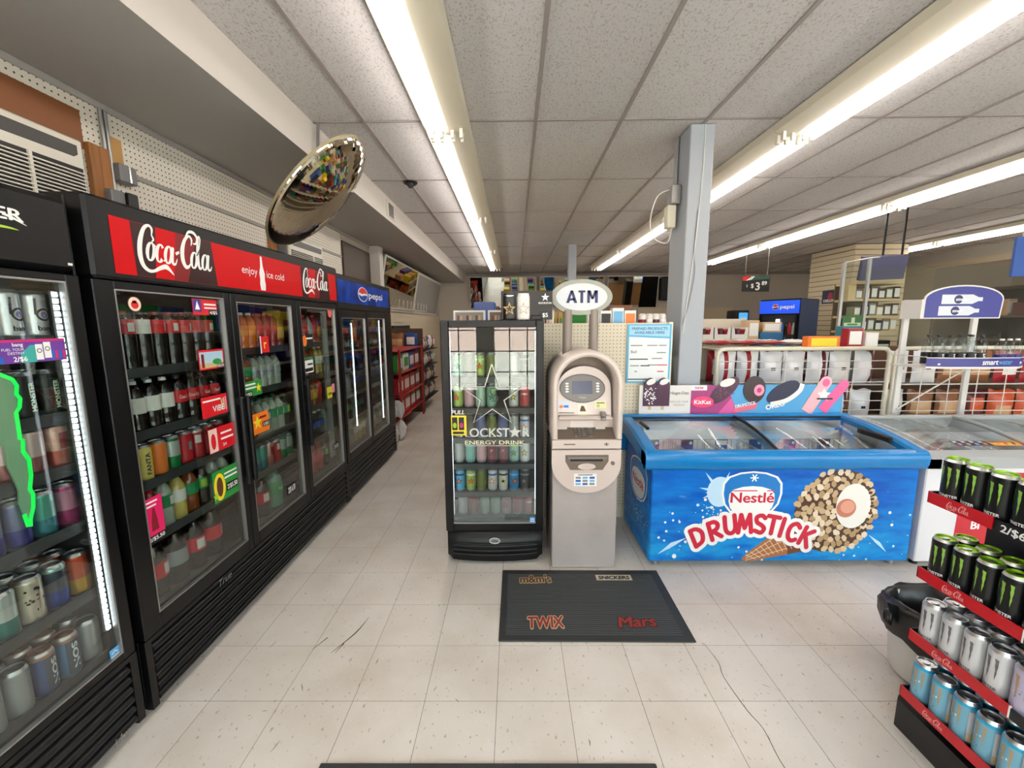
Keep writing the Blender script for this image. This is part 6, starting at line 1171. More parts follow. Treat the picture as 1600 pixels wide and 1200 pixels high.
# ================================================================ BIN
bn = E('waste_bin', 'white plastic waste bin with black liner bag, behind the can rack', 'waste bin', (1.845, 1.655, 0.0))
O('bucket', MB().lathe([(0.0, 0.0), (0.125, 0.0), (0.145, 0.02), (0.17, 0.30), (0.178, 0.31), (0.172, 0.315), (0.14, 0.03), (0.0, 0.012)], mat('bin_white', 'D8D4CE', 0.4), 32, cap=False), bn)
bg_ = MB(); n = 40; prof = [(0.135, 0.06), (0.155, 0.24), (0.166, 0.345), (0.186, 0.352), (0.196, 0.31), (0.197, 0.25), (0.19, 0.22)]; vs = []; fs = []
for j, (r_, z_) in enumerate(prof):
    for i in range(n):
        a = 2 * pi * i / n; wv = 0.006 * sin(7 * a + j) + 0.005 * sin(13 * a + 2 * j); drop = (0.12 * (0.5 + 0.5 * cos(a - 5.5)) if j >= 5 else 0.0)
        rr = r_ + wv * (1 if j > 1 else 0.5); vs.append((rr * cos(a), rr * sin(a), z_ - drop * (0.2 if j < 5 else 1) + 0.02 * sin(2 * a + 1) * (j > 1)))
for j in range(len(prof) - 1):
    for i in range(n): fs.append((j * n + i, j * n + (i + 1) % n, (j + 1) * n + (i + 1) % n, (j + 1) * n + i))
mBag = mat('bag_black', '0E0E10', 0.35); bg_.add(vs, fs, mBag, True); O('liner_bag', bg_, bn)
kn = MB(); kn.tube(spline([(-0.19, 0.02, 0.31), (-0.215, 0.01, 0.31), (-0.225, 0.0, 0.29), (-0.215, 0.0, 0.265)], [0.014, 0.02, 0.018, 0.008], 4)[0], spline([(-0.19, 0.02, 0.31), (-0.215, 0.01, 0.31), (-0.225, 0.0, 0.29), (-0.215, 0.0, 0.265)], [0.014, 0.02, 0.018, 0.008], 4)[1], mBag, 8); kn.prism([(0, 0), (0.03, 0.01), (0.02, 0.05), (-0.02, 0.06)], fr((-0.215, 0.0, 0.31), (0.9, -0.3, 0), (0, 0, 1)), mBag, 0, 0.004); O('bag_knot', kn, bn)

# ================================================================ CHIP RACKS
def bag_mesh(key, w, h, d, cols, seed, patch=None):
    r_ = random.Random(seed); nx, nz = 10, 12; vs = []; fs = []; b = MB()
    for side in (-1, 1):
        for j in range(nz + 1):
            for i in range(nx + 1):
                u, v = i / nx, j / nz; th = (sin(pi * u) ** 0.6) * (sin(pi * min(max((v - 0.04) / 0.92, 0), 1)) ** 0.5)
                wr = r_.uniform(-1, 1) * 0.006 * th; x = (u - 0.5) * w * (1 - 0.05 * sin(pi * v)); zz = v * h
                if j == nz: zz += 0.01 * sin(9 * u + seed)
                vs.append((x, side * (d / 2 * th + wr), zz))
    k = (nx + 1) * (nz + 1)
    for side in (0, 1):
        for j in range(nz):
            for i in range(nx):
                q_ = (side * k + j * (nx + 1) + i, side * k + j * (nx + 1) + i + 1, side * k + (j + 1) * (nx + 1) + i + 1, side * k + (j + 1) * (nx + 1) + i)
                m_ = cols[0]
                for (lo, hi, z0, z1, mm) in cols[1:]:
                    if lo <= i < hi and z0 <= j < z1: m_ = mm
                b.add([], [], m_); fs.append((q_ if side == 0 else q_[::-1], m_))
    base = len(b.v); b.v += vs
    for f_, m_ in fs: b.f.append(tuple(base + t for t in f_)); b.mi.append(b.m(m_)); b.sm.append(True)
    if patch: b.rect(-w * 0.12, w * 0.08, h * 0.42, h * 0.50, FY(-d / 2 - 0.004), mBlk, 0.0)
    return b.mesh('snack_bag')
mSil = mat('bag_silver', 'E6E6EA', 0.3, 0.08); mBgR = mat('bag_red', '9E1B26', 0.35); mBgD = mat('bag_maroon', '5A1A20', 0.35); mBgW = mat('bag_white', 'ECEAE8', 0.35); mBgT = mat('bag_tan', 'C8A078', 0.35); mBgB = mat('bag_brown', '8A5A3A', 0.4); mBgO = mat('bag_orange', 'C8542C', 0.35); mBgBl = mat('bag_blue', '2A4A90', 0.35)
bags = [bag_mesh('a', 0.20, 0.315, 0.10, [mSil, (4, 6, 0, 12, mBgR), (6, 9, 9, 11, mBgW)], 1), bag_mesh('b', 0.21, 0.315, 0.11, [mSil], 2, True), bag_mesh('c', 0.20, 0.315, 0.10, [mSil, (6, 8, 0, 12, mBgD), (8, 10, 0, 3, mBgR)], 3), bag_mesh('d', 0.22, 0.315, 0.11, [mBgW, (0, 2, 0, 12, mSil)], 4, True), bag_mesh('e', 0.2, 0.315, 0.11, [mSil, (7, 9, 0, 12, mBgD)], 5),
        bag_mesh('f', 0.24, 0.30, 0.11, [mBgR, (2, 8, 3, 9, mBgW)], 6), bag_mesh('g', 0.24, 0.30, 0.11, [mBgB, (1, 9, 3, 8, mBgT)], 7), bag_mesh('h', 0.24, 0.30, 0.11, [mBgO, (2, 8, 2, 6, mBgT)], 8), bag_mesh('i', 0.22, 0.30, 0.11, [mBgD, (2, 8, 4, 9, mBgO)], 9), bag_mesh('j', 0.24, 0.31, 0.11, [mBgBl, (2, 8, 4, 9, mBgW)], 10)]
CRk = E('snack_rack', 'white wire snack bag rack with rounded frame behind the blue freezer', 'snack rack', (0, 0, 0)); yR = 3.9
xa, xb = 1.90, 3.50
O('frame', MB().tube(spline([(xa, yR, 0.0), (xa, yR, 0.5), (xa, yR, 1.1), (xa, yR, 1.26), (xa + 0.025, yR, 1.31), (xa + 0.08, yR, 1.325), (xa + 0.5, yR, 1.325), (xb - 0.5, yR, 1.325), (xb - 0.08, yR, 1.325), (xb - 0.025, yR, 1.31), (xb, yR, 1.26), (xb, yR, 1.1), (xb, yR, 0.5), (xb, yR, 0.0)], 1, 3)[0], 0.019, mCream, 8), CRk)
for z in (1.21, 1.135, 1.01, 0.92, 0.83, 0.74, 0.65): O('wire', MB().tube([(xa, yR, z), (xb, yR, z)], 0.004, mWire, 5), CRk)
for k in range(1, 5): O('wire', MB().tube([(xa + (xb - xa) * k / 5, yR - 0.004, 0.55), (xa + (xb - xa) * k / 5, yR - 0.004, 1.31)], 0.004, mWire, 5), CRk)
for z in (0.985, 0.61): O('shelf', MB().box(xa, xb, yR + 0.012, yR + 0.42, z - 0.008, z, mSteel), CRk)
O('back_panel', MB().box(xa, xb, yR + 0.44, yR + 0.46, 0.0, 1.32, mCream), CRk)
BN = {0: 'silver bag with red stripe', 1: 'plain silver bag with black stamp', 2: 'silver bag with maroon stripe', 3: 'white bag with black stamp', 4: 'silver bag with dark edge', 5: 'red and white bag', 6: 'brown bag', 7: 'orange bag', 8: 'maroon bag', 9: 'blue bag'}
def put_bag(kind, loc, rz, lab, grp): return O('snack_bag', bags[kind], None, lab, 'snack bag', loc, rz, grp)
for i, kd in enumerate((0, 0, 1, 1, 2, 3, 4)): put_bag(kd, (2.02 + i * 0.222, yR + 0.10 + 0.01 * (i % 2), 0.986), R.uniform(-0.1, 0.1), '%s, %s from left on the upper wire rack shelf' % (BN[kd], ORD[i]), 'bags on the upper wire rack shelf')
for i, kd in enumerate((5, 5, 4, 9, 5, 8, 3)): put_bag(kd, (2.02 + i * 0.222, yR + 0.26, 0.987), R.uniform(-0.1, 0.1), 'snack bag behind the silver bags on the upper rack shelf', 'rear bags on the upper rack shelf').scale = (0.85, 1, 1)
for i, kd in enumerate((1, 0, 4, 0, 1, 4, 1)): put_bag(kd, (2.02 + i * 0.222, yR + 0.10, 0.611), R.uniform(-0.1, 0.1), '%s, %s from left on the lower wire rack shelf' % (BN[kd], ORD[i]), 'bags on the lower wire rack shelf')
TP = MB().box(xa, xb, yR + 0.02, yR + 0.46, 1.318, 1.328, mCream); O('top_shelf', TP, CRk)
def flat_bag(kind, x, y, z, rz, lab, grp):
    o = put_bag(kind, (x, y, z + 0.036), rz, lab, grp); o.rotation_euler = (pi / 2 * 0.97, 0, rz); o.scale = (1, 0.55, 1); return o
for i, kd in enumerate((5, 5, 5, 3, 3)): flat_bag(kd, 2.03 + i * 0.25, yR + 0.45, 1.33, 0.02 * (i % 3 - 1), '%s lying flat on the rack top, %s from left' % (BN[kd], ORD[i]), 'bags lying on the rack top')
# second rack, red and orange bags
CR2 = E('snack_rack', 'white wire rack of orange and brown bags behind the water stand', 'snack rack', (0, 0, 0)); xa, xb = 3.56, 5.4
O('frame', MB().tube(spline([(xa, yR, 0.0), (xa, yR, 0.5), (xa, yR, 1.1), (xa, yR, 1.26), (xa + 0.025, yR, 1.31), (xa + 0.08, yR, 1.325), (xa + 0.5, yR, 1.325), (xb - 0.5, yR, 1.325), (xb - 0.08, yR, 1.325), (xb - 0.025, yR, 1.31), (xb, yR, 1.26), (xb, yR, 1.1), (xb, yR, 0.5), (xb, yR, 0.0)], 1, 3)[0], 0.017, mCream, 8), CR2)
for z in (1.20, 1.10, 0.985, 0.90, 0.82, 0.73, 0.64): O('wire', MB().tube([(xa, yR, z), (xb, yR, z)], 0.004, mWire, 5), CR2)
for k in range(1, 7): O('wire', MB().tube([(xa + (xb - xa) * k / 7, yR - 0.004, 0.55), (xa + (xb - xa) * k / 7, yR - 0.004, 1.31)], 0.004, mWire, 5), CR2)
for z in (0.985, 0.61): O('shelf', MB().box(xa, xb, yR + 0.012, yR + 0.42, z - 0.008, z, mSteel), CR2)
O('back_panel', MB().box(xa, xb, yR + 0.44, yR + 0.46, 0.0, 1.32, mat('rack_back', '6A4A38', 0.6)), CR2)
for r_, (z, seq_) in enumerate(((0.986, (1, 3, 6, 6, 5, 5, 7)), (0.611, (1, 6, 6, 8, 7, 7, 7)))):
    for i, kd in enumerate(seq_): put_bag(kd, (xa + 0.13 + i * 0.262, yR + 0.12, z), R.uniform(-0.15, 0.15), '%s, %s from left, %s shelf behind the water stand' % (BN[kd], ORD[i], ('upper', 'lower')[r_]), 'bags on the %s shelf behind the water stand' % ('upper', 'lower')[r_])
# left of the first rack: hanging bags
for i, (x, z, kd) in enumerate(((2.06, 0.95, 5), (2.18, 0.98, 5), (2.30, 0.97, 3))): pass

# back shelf with red trays
TS = E('display_shelf', 'long cream shelf unit with cartons of red snacks, beyond the column', 'shelf unit', (0, 0, 0))
O('shelf', MB().box(2.0, 3.2, 5.45, 5.9, 1.325, 1.355, mCream), TS); O('shelf', MB().box(2.0, 3.2, 5.45, 5.9, 1.07, 1.10, mCream), TS); O('shelf', MB().box(2.0, 3.2, 5.45, 5.9, 0.7, 0.73, mCream), TS); O('back_panel', MB().box(2.0, 3.2, 5.9, 5.92, 0, 1.62, mCream), TS); O('plinth', MB().box(2.0, 3.2, 5.46, 5.9, 0, 0.12, mCream), TS)
for k in range(3):
    x = 2.50 + k * 0.225; t = E('snack_carton', 'open-front white carton of red snack packets, %s from left on the far shelf' % ORD[k], 'carton', (x, 5.5, 1.357), group='cartons on the far shelf')
    F_ = FY(0); c_ = MB().prism([(-0.11, 0), (0.11, 0), (0.11, 0.15), (0.075, 0.15), (0.06, 0.06), (-0.06, 0.06), (-0.075, 0.15), (-0.11, 0.15)], F_, mBgW, -0.004, 0.0); c_.box(-0.11, -0.106, 0, 0.3, 0, 0.15, mBgW).box(0.106, 0.11, 0, 0.3, 0, 0.15, mBgW).box(-.106, .106, 0.004, 0.3, 0, 0.004, mBgW); O('box', c_, t)
    for j in range(3): O('packet', MB().box(-0.10 + j * 0.068, -0.04 + j * 0.068, 0.03, 0.25, 0.005, 0.125 + 0.01 * (j % 2), mBgR if j != 1 else mBgD, 0.01), t)
for k in range(4): put_bag(5, (2.10 + k * 0.22, 5.55, 0.731), 0.1, '%s, %s from left on the low shelf beyond the column' % (BN[5], ORD[k]), 'bags on the low shelf beyond the column')
def carton(x, y, z, w, d, h, m_, lab, rz=0.0, tx=None, tm=None, grp=None, tilt=0):
    b = MB().box(-w / 2, w / 2, -d / 2, d / 2, 0, h, m_, 0.004)
    b.rect(-w * .4, w * .4, h * .15, h * .85, FY(-d / 2), tm or mWht, 0.0008)
    if tx: b.text(tx, FY(-d / 2), 0, h * 0.35, h * 0.35, mBlk if tm else mRed, 'C', 0.0014, bold=0.02, width=w * .7)
    o = O('carton', b, None, lab, 'carton', (x, y, z), rz, grp); o.rotation_euler = (0, tilt, rz); return o
carton(3.14, 5.62, 1.358, 0.14, 0.2, 0.24, mTan, 'tan carton standing at the right end of the far shelf')
bl = MB().box(3.22, 3.52, 5.5, 5.75, 0.0, 1.44, mat('carton_blue', '1C6A9C', 0.5), 0.01); props(O('display_bin', bl), 'blue cardboard bin standing between the far shelf and the dark cooler', 'display bin')
carton(3.38, 5.62, 1.442, 0.24, 0.2, 0.13, mTan, 'tan carton lying on the blue cardboard bin')
# candy boxes on the front rack top
for i, (x, w, h, m_, t_) in enumerate(((2.90, 0.30, 0.11, mOrg, None), (3.26, 0.15, 0.18, mBgR, None), (3.42, 0.13, 0.14, mBgW, None), (3.38, 0.22, 0.20, mat('carton_teal', '3A7A8A', 0.5), None))):
    carton(x, yR + (0.07, 0.16, 0.16, 0.36)[i], 1.329, w, 0.085, h, m_, ['orange candy box lying on the wire rack top', 'red candy box behind the orange box on the rack', 'white and red candy carton beside the red box', 'teal card box at the right on the rack top'][i], 0.05 * i, t_, mYel if i == 0 else None)

# ================================================================ FAR CORNER: cooler, fountain, price sign, counter
C4 = E('drinks_cooler', 'dark cooler with glowing blue header in the far right corner', 'drinks cooler', (5.0, 8.0, 0), radians(-58))
b = MB().box(-0.36, 0.36, 0, 0.7, 0.02, 2.0, mBlackS, 0.006); b.rect(-0.3, 0.3, 0.4, 1.7, FY(0.0), mDark, 0.001); O('cabinet', b, C4)
O('side_print', MB().box(0.362, 0.366, 0.0, 0.7, 0.1, 1.98, mat('side_blue', '20406E', 0.4)), C4)
b = MB(); mSB2 = mat('sign_blue_lit', '1E50E0', 0.3, emit=0.6); b.box(-0.35, 0.35, -0.02, 0.0, 1.73, 1.97, mSB2); globe(b, FY(-0.02), -0.06, 1.85, 0.05); b.text('pepsi', FY(-0.02), 0.02, 1.82, 0.1, mWht, 'L', 0.001, bold=0.03, width=0.25); O('header_sign', b, C4)
O('door', MB().box(-0.33, -0.3, -0.03, 0, 0.4, 1.7, mBlackS).box(0.3, 0.33, -0.03, 0, 0.4, 1.7, mBlackS), C4); O('led_strip', MB().box(-0.03, 0.03, -0.025, -0.012, 0.45, 1.62, mat('led_white')), C4)
for j in range(4):
    for i in range(4): O('bottle_row', MB().lathe([(0.03, 0), (0.03, 0.15), (0.012, 0.2), (0.012, 0.22)], [mCola, mBgR, mLiqC, mBlue][(i + j) % 4], 10, (0.08 + i * 0.065, -0.008, 0.5 + j * 0.28), sy=0.25), C4)
ff = E('drinks_fountain', 'black drinks fountain with lit blue screen, left of the far cooler', 'drinks machine', (4.33, 8.0, 0)); O('body', MB().box(-0.12, 0.12, 0, 0.4, 0, 1.80, mBlack, 0.02), ff); b = MB().box(-0.085, 0.085, -0.012, 0.0, 1.52, 1.75, mat('screen_blue', '48A8F0', 0.3, emit=0.5), 0.01); b.rect(-0.06, 0.06, 1.62, 1.66, FY(-0.012), mWht, 0.001); O('screen', b, ff); O('nozzle', MB().lathe([(0.03, 1.2), (0.03, 1.45)], mSteel, 10, (0.0, -0.02, 0)), ff)
sgn = E('hanging_sign', 'hanging black price sign with red and green stripe by the far cooler', 'sign', (0, 0, 0)); F8 = FY(8.0); b = MB().box(4.27, 4.78, 8.0, 8.012, 2.14, 2.42, mBlk); b.poly([(4.27, 2.34), (4.36, 2.34), (4.44, 2.42), (4.27, 2.42)], F8, mRed, 0.001); b.poly([(4.33, 2.34), (4.44, 2.36), (4.50, 2.42), (4.44, 2.42)], F8, mBgW, 0.0014); b.poly([(4.40, 2.35), (4.78, 2.37), (4.78, 2.42), (4.48, 2.42)], F8, mat('sign_green', '2C5A50', 0.4), 0.0012); b.text('$', F8, 4.46, 2.21, 0.11, mWht, 'C', 0.002, bold=0.02); b.text('3', F8, 4.56, 2.17, 0.2, mWht, 'C', 0.002, bold=0.03); b.text('89', F8, 4.68, 2.26, 0.1, mWht, 'C', 0.002, bold=0.03); b.text('I', F8, 4.36, 2.22, 0.07, mWht, 'C', 0.002, bold=0.02); O('board', b, sgn)
for x in (4.32, 4.73): O('wire', MB().tube([(x, 8.006, 2.42), (x, 8.006, 3.0)], 0.003, mSteel, 5), sgn)
O('wall_panel', MB().box(3.6, 6.34, YB - 0.02, YB, 0, 2.0, mBeigeW), wb)
# slatwall block
def slats(x0, x1, y, F, z0, z1, m_, pitch=0.10):
    b = MB(); z = z0
    while z < z1 - 0.01: b.prism([(x0, z), (x1, z), (x1, min(z + pitch - 0.012, z1)), (x0, min(z + pitch - 0.012, z1))], F, m_, -0.004, 0.012); z += pitch
    return b
mSlat = mat('slatwall', 'D2C4A6', 0.5)
sb = O('pillar_block', MB().box(6.32, 7.3, 8.02, 9.15, 0, 2.998, mat('slat_groove', '6E6048', 0.7)), kind='structure'); O('slats', slats(-9.15, -8.02, 0, FnX(6.32), 0.1, 2.985, mSlat), sb, kind='stuff'); O('slats', slats(6.32, 7.3, 0, FY(8.02), 0.1, 2.985, mSlat), sb, kind='stuff')
O('slats', slats(-12.3, -3.0, 0, FnX(9.0), 1.2, 2.8, mSlat), wr, kind='stuff')
b = MB().box(6.290, 6.302, 8.27, 8.70, 1.93, 2.19, mat('poster_slate', '3A3C54', 0.5)); F6 = FnX(6.29); b.ell(-8.48, 2.06, 0.07, 0.09, F6, mat('poster_rose', 'A03A44', 0.5), 0.001, 10); b.ell(-8.31, 2.15, 0.06, 0.05, F6, mat('poster_gold', 'E8A020', 0.4), 0.0012, 8); b.text('DELUX', F6, -8.5, 1.96, 0.075, mWht, 'C', 0.0016, bold=0.04, width=0.3); props(O('poster', b), 'small dark poster with white word and gold badge on the slatwall pillar', 'poster')
# counter with glass shield, cabinets
ct = E('service_counter', 'service counter with cream front under the glass shield', 'counter', (0, 0, 0)); O('counter_body', MB().box(3.75, 6.2, 5.0, 5.6, 0, 1.0, mat('counter_wood', 'B08A60', 0.5), 0.01), ct); O('counter_top', MB().box(3.7, 6.25, 4.95, 5.65, 1.0, 1.04, mat('counter_top', '8A8480', 0.35), 0.006), ct)
gs = E('glass_shield', 'clear glass shield with aluminium posts standing on the counter', 'glass shield', (0, 0, 0))
for x, z1 in ((3.84, 2.25), (4.13, 2.30)): O('post', MB().box(x - 0.015, x + 0.015, 4.99, 5.02, 1.04, z1, mSteel), gs)
O('top_rail', MB().tube([(3.84, 5.005, 2.25), (4.13, 5.005, 2.30), (4.24, 5.005, 2.31)], 0.01, mSteel, 6), gs); O('glass_pane', MB().box(3.855, 4.115, 5.003, 5.007, 1.06, 2.24, gPane), gs); O('glass_pane', MB().box(4.145, 6.1, 5.003, 5.007, 1.06, 2.2, gPane), gs)
gpst = MB().box(3.87, 4.11, 4.985, 4.989, 1.33, 1.645, mat('poster_forest', '3A6A3C', 0.5)); F5 = FY(4.985); gpst.rect(3.89, 4.09, 1.52, 1.56, F5, mat('poster_mint', 'B8CCAA', 0.5), 0.001); gpst.rect(3.975, 4.015, 1.56, 1.62, F5, mat('poster_mint'), 0.001); gpst.rect(3.93, 3.99, 1.34, 1.44, F5, mTan, 0.001); gpst.rect(4.03, 4.10, 1.335, 1.40, F5, mYel, 0.001); gpst.rect(3.93, 4.05, 1.53, 1.55, F5, mGrn, 0.002); props(O('poster', gpst), 'green poster taped to the glass shield on the counter', 'poster')
cbn = E('wall_cabinet', 'brown open cabinet with cream end panel behind the glass shield', 'cabinet', (0, 0, 0))
O('end_panel', MB().box(4.40, 4.50, 5.62, 5.74, 1.84, 2.06, mat('panel_cream', 'D8C090', 0.5)), cbn); mCab = mat('cabinet_taupe', '6A5A46', 0.5)
O('back_panel', MB().box(4.50, 5.12, 5.98, 6.0, 1.04, 2.09, mCab), cbn)
for z in (1.42, 1.62, 1.84, 2.06): O('shelf', MB().box(4.50, 5.12, 5.62, 5.98, z, z + 0.03, mat('panel_cream')), cbn)
for r_, z in enumerate((1.45, 1.65, 1.87)):
    for k in range(6): carton(4.57 + k * 0.10, 5.72, z, 0.085, 0.14, 0.12 + 0.02 * (k % 3), [mCab, mBgD, mat('carton_olive', '7A7A50', 0.5), mBlack, mGrey, mTan][(k + r_ * 2) % 6], 'small packet behind the counter, %s from left on the %s cabinet shelf' % (ORD[k], ('lowest', 'middle', 'highest')[r_]), grp='packets in the counter cabinet')
cb2 = E('wall_cabinet', 'dark wood cabinet with deep hood at the right wall behind the water stand sign', 'cabinet', (0, 0, 0)); O('hood', MB().box(6.26, 7.0, 4.6, 6.4, 2.0, 2.34, mat('hood_taupe', '6E6252', 0.5), 0.01), cb2); O('side_panel', MB().box(6.3, 7.0, 6.36, 6.4, 1.05, 2.0, mat('hood_taupe')), cb2); O('back_panel', MB().box(6.96, 7.0, 4.6, 6.36, 1.05, 2.0, mat('hood_dark', '2A2420', 0.5)), cb2)
for z in (1.3, 1.62): O('shelf', MB().box(6.5, 6.96, 4.62, 6.34, z, z + 0.02, mCab), cb2)
O('base_unit', MB().box(6.3, 7.0, 4.6, 6.4, 0, 1.05, mat('hood_taupe')), cb2)
for i in range(8): carton(6.68, 4.78 + i * 0.2, 1.642, 0.12, 0.15, 0.12 + 0.05 * (i % 3), [mBgT, mBgO, mGrn, mBgW, mBgD][i % 5], 'carton on the dark hooded cabinet, %s from the near end' % ORD[i], grp='cartons on the dark cabinet shelf')
for i in range(3): carton(4.55 + 0.22 * i, 5.25, 1.041 , 0.18, 0.14, 0.30 - 0.07 * i, [mBlack, mCar, mBgO][i], ['black box on the counter behind the glass shield', 'brown carton on the counter, second from the shield', 'orange carton on the counter, third from the shield'][i])
mo = E('hanging_monitor', 'flat monitor with bluish back hung from the ceiling by two black straps', 'monitor', (0, 0, 0)); Fm_ = fr((4.43, 5.5, 2.09), (1, 0, 0.04), (-0.05, -0.1, 0.28)); b = MB().prism([(0, 0), (0.56, 0), (0.56, 0.30), (0, 0.30)], Fm_, mat('monitor_back', '5A5A7C', 0.4), -0.05, 0.0); O('panel', b, mo)
for x in (4.69, 4.93): O('strap', MB().box(x - 0.012, x + 0.012, 5.49, 5.5, 2.36, 3.0, mBlack), mo)
hb = MB().box(4.05, 4.75, 3.5, 3.52, 1.93, 2.24, mat('banner_blue', '28509C', 0.4)); bh = E('hanging_sign', 'plain blue hanging sign at the right edge of the view', 'sign', (0, 0, 0)); O('board', hb, bh)
for x in (4.1, 4.7): O('wire', MB().tube([(x, 3.51, 2.24), (x, 3.51, 3.0)], 0.003, mSteel, 5), bh)

# ================================================================ LEFT AISLE: racks and bags past the coolers
rr_ = E('crate_rack', 'red metal rack with bottle crates at the left wall, past the coolers', 'rack', (-1.88, 6.5, 0)); mRk2 = mat('rack_crimson', 'A82420', 0.4)
for x in (-0.26, 0.26):
    for y in (-0.7, 0.7): O('post', MB().box(x - 0.015, x + 0.015, y - 0.015, y + 0.015, 0.0, 1.22, mRk2), rr_)
for z in (0.25, 0.55, 0.88, 1.2): O('shelf', MB().box(-0.27, 0.27, -0.71, 0.71, z - 0.012, z, mRk2), rr_)
for j, z in enumerate((0.252, 0.552, 0.882)):
    for i in range(4):
        m_ = [mBgR, mat('crate_red', 'C83228', 0.4), mBgR, mDkRed][i] if j < 2 else [mGrn, mBgW, mBgBl, mBgR][i]
        b = MB().box(-0.2, 0.2, -0.16, 0.16, 0, 0.26, m_, 0.01); b.rect(-0.12, 0.12, 0.06, 0.2, FX(0.2), mBgW if m_ != mBgW else mGrn, 0.001); props(O('drinks_crate', b, None, None, None, (-1.86, 5.97 + i * 0.345, z)), 'drinks crate on the red rack, %s from the coolers, %s shelf' % (ORD[i], ('lowest', 'middle', 'highest')[j]), 'crate', 'crates on the red rack')
sr = E('snack_rack', 'tall black rack of hanging snacks at the end of the left aisle', 'snack rack', (-1.88, 8.0, 0)); O('back_panel', MB().box(-0.3, -0.27, -0.6, 0.6, 0, 1.55, mBlack), sr); O('side_panel', MB().box(-0.3, 0.25, -0.62, -0.59, 0, 1.5, mat('rack_brown', '54402F', 0.6)), sr)
for i, (x, z, kd) in enumerate(((-2.06, 1.12, 6), (-1.82, 1.12, 9), (-2.06, 0.80, 5), (-1.82, 0.80, 6))): put_bag(kd, (x, 7.315, z), 0.0, '%s hanging on the end of the tall black rack, %s' % (BN[kd], ['upper inner', 'upper outer', 'lower inner', 'lower outer'][i]), 'bags hanging on the rack end')
for z in (0.2, 0.5, 0.8, 1.1): O('shelf', MB().box(-0.3, 0.28, -0.6, 0.6, z - 0.012, z, mBlack), sr)
for j, z in enumerate((0.202, 0.502, 0.802, 1.102)):
    for i in range(5): put_bag((9, 3, 5, 4, 6)[(i + j) % 5], (-1.70, 7.56 + i * 0.243, z), pi / 2, '%s, tall black rack, %s from the front, %s shelf up' % (BN[(9, 3, 5, 4, 6)[(i + j) % 5]], ORD[i], ORD[j]), 'bags on the tall black rack').scale = (1, 1, 0.8)
for i, (x, y, z, s_) in enumerate(((-1.60, 5.25, 0.0, 0.9), (-1.58, 5.58, 0.0, 0.85), (-1.62, 5.3, 0.315, 0.8), (-1.60, 5.58, 0.30, 0.75))):
    o = put_bag(3, (x, y, z + 0.003), pi / 2 + 0.2 * i, 'crumpled white plastic bag in the heap by the blue-header cooler, number %d from below' % (i + 1) if False else ['large white bag at the heap front, beside the blue-header cooler', 'white bag on the floor before the red rack', 'white bag on top of the heap beside the cooler', 'white bag on top of the heap nearest the red rack'][i], 'white plastic bags in a heap'); o.scale = (1.1, 1.5, s_)
    o['category'] = 'plastic bag'
wsr = E('wire_shelf', 'white wire shelf under the tilted left wall mirror', 'wire shelf', (0, 0, 0))
for x in (-2.17, -2.03, -1.9): O('wire', MB().tube([(x, 6.8, 1.84), (x, 9.0, 1.84)], 0.006, mWire, 5), wsr)
for k in range(9): O('bracket', MB().tube([(-2.17, 6.85 + k * 0.265, 2.0), (-2.17, 6.85 + k * 0.265, 1.84), (-1.88, 6.85 + k * 0.265, 1.84), (-1.88, 6.9 + k * 0.265, 1.98)], 0.006, mWire, 5), wsr)
# goods on top of and in the gondola (mostly seen in the wall mirrors)
for k in range(3):
    b = MB(); x = -0.48 + k * 0.27; b.box(x, x + 0.25, 3.30, 3.32, 1.522, 1.68, mBgW); b.rect(x + 0.015, x + 0.235, 1.54, 1.665, FY(3.30), [mat('frame_grey', '8A8478', 0.4), mat('frame_brown', '6A5440', 0.4), mat('frame_pale', 'C8CCC4', 0.4)][k], 0.001)  # box fronts in grey, brown and a pale tone
    for q_ in range(8): b.rect(x + 0.03 + q_ * 0.024, x + 0.045 + q_ * 0.024, 1.56, 1.64, FY(3.30), [mBgD, mBgT, mGrey][q_ % 3], 0.002)
    props(O('display_box', b), 'white framed display box on the gondola top, %s from left' % ORD[k], 'display box', 'white framed boxes on the gondola top')
for k in range(4): carton(0.62 + 0.095 * k, 3.34, 1.521, 0.09, 0.09, 0.17 - 0.02 * (k % 2), mBgW, 'white box on the gondola top right of the sign, %s from left' % ORD[k], 0, None, [mGrey, mBlk, mLBlue, mOrg][k], 'white boxes right of the oval sign')
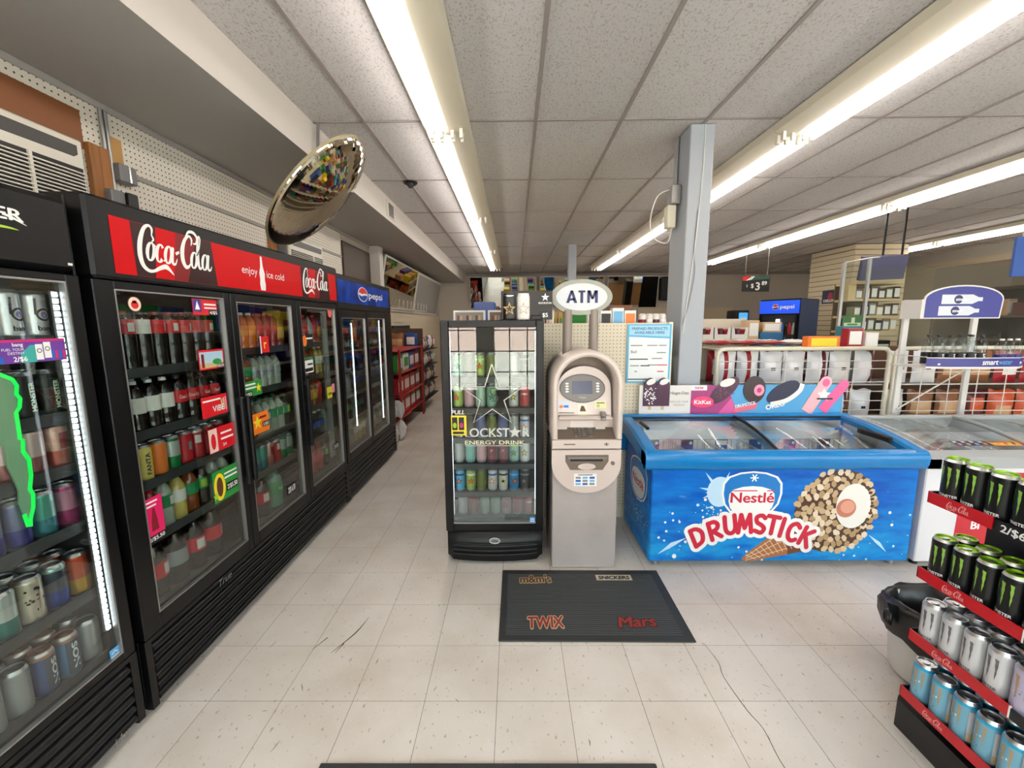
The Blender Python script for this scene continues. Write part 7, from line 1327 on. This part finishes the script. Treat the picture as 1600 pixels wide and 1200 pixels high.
for k in range(4): b = MB().lathe([(0.028, 0), (0.03, 0.11), (0.02, 0.125)], mat('jar_clear', 'D4D0CC', 0.2), 14); b.lathe([(0.0305, 0.03), (0.0312, 0.08)], [mDkRed, mBgW, mBgD, mBgW][k], 14, cap=False); props(O('packet', b, None, None, None, (1.0 + 0.052 * k, 3.30, 1.521)), 'clear snack tub on the gondola corner, %s from left' % ORD[k], 'tub', 'clear tubs on the gondola corner')
k = 0
cols_ = [mBgR, mBgO, mYel, mGrn, mBgBl, mBgT, mBgW, mBgD, mTeal, mBgB, mPur]
for z in (0.823, 1.173, 1.523):
    for y in [4.0 + 0.37 * i for i in range(17)]:
        for x in ((-0.28, 0.10) if z < 1.5 else (-0.28, 0.0, 0.62, 0.98)):
            w_ = R.uniform(0.2, 0.33); b = MB().box(-0.10, 0.10, -w_ / 2, w_ / 2, 0, R.uniform(0.14, 0.26), R.choice(cols_), 0.008); b.rect(-w_ * .3, w_ * .3, 0.04, 0.11, FnX(-0.10), R.choice(cols_), 0.001)
            props(O('grocery_box', b, None, None, None, (x, y, z)), 'grocery box on the gondola shelves, seen in the wall mirrors', 'grocery box', 'groceries on the gondola'); k += 1

G2 = E('display_gondola', 'cream display gondola standing behind the far carton shelf', 'display gondola', (0, 0, 0)); O('plinth', MB().box(2.0, 3.2, 6.7, 10.6, 0, 0.12, mCream), G2); O('back_panel', MB().box(2.58, 2.62, 6.7, 10.6, 0.12, 1.3, mCream), G2)
for z in (0.7, 1.3): O('shelf', MB().box(2.0, 3.2, 6.7, 10.6, z, z + 0.02, mCream), G2)
for y in [6.9 + 0.36 * i for i in range(10)]:
    for x in (2.15, 2.5, 2.78, 3.06):
        w_ = R.uniform(0.2, 0.33); b = MB().box(-0.10, 0.10, -w_ / 2, w_ / 2, 0, R.uniform(0.10, 0.2), R.choice(cols_), 0.008); b.rect(-w_ * .3, w_ * .3, 0.03, 0.08, FnX(-0.10), R.choice(cols_), 0.001)
        props(O('grocery_box', b, None, None, None, (x, y, 1.322)), 'grocery box on the gondola behind the far carton shelf', 'grocery box', 'groceries on the far gondola')
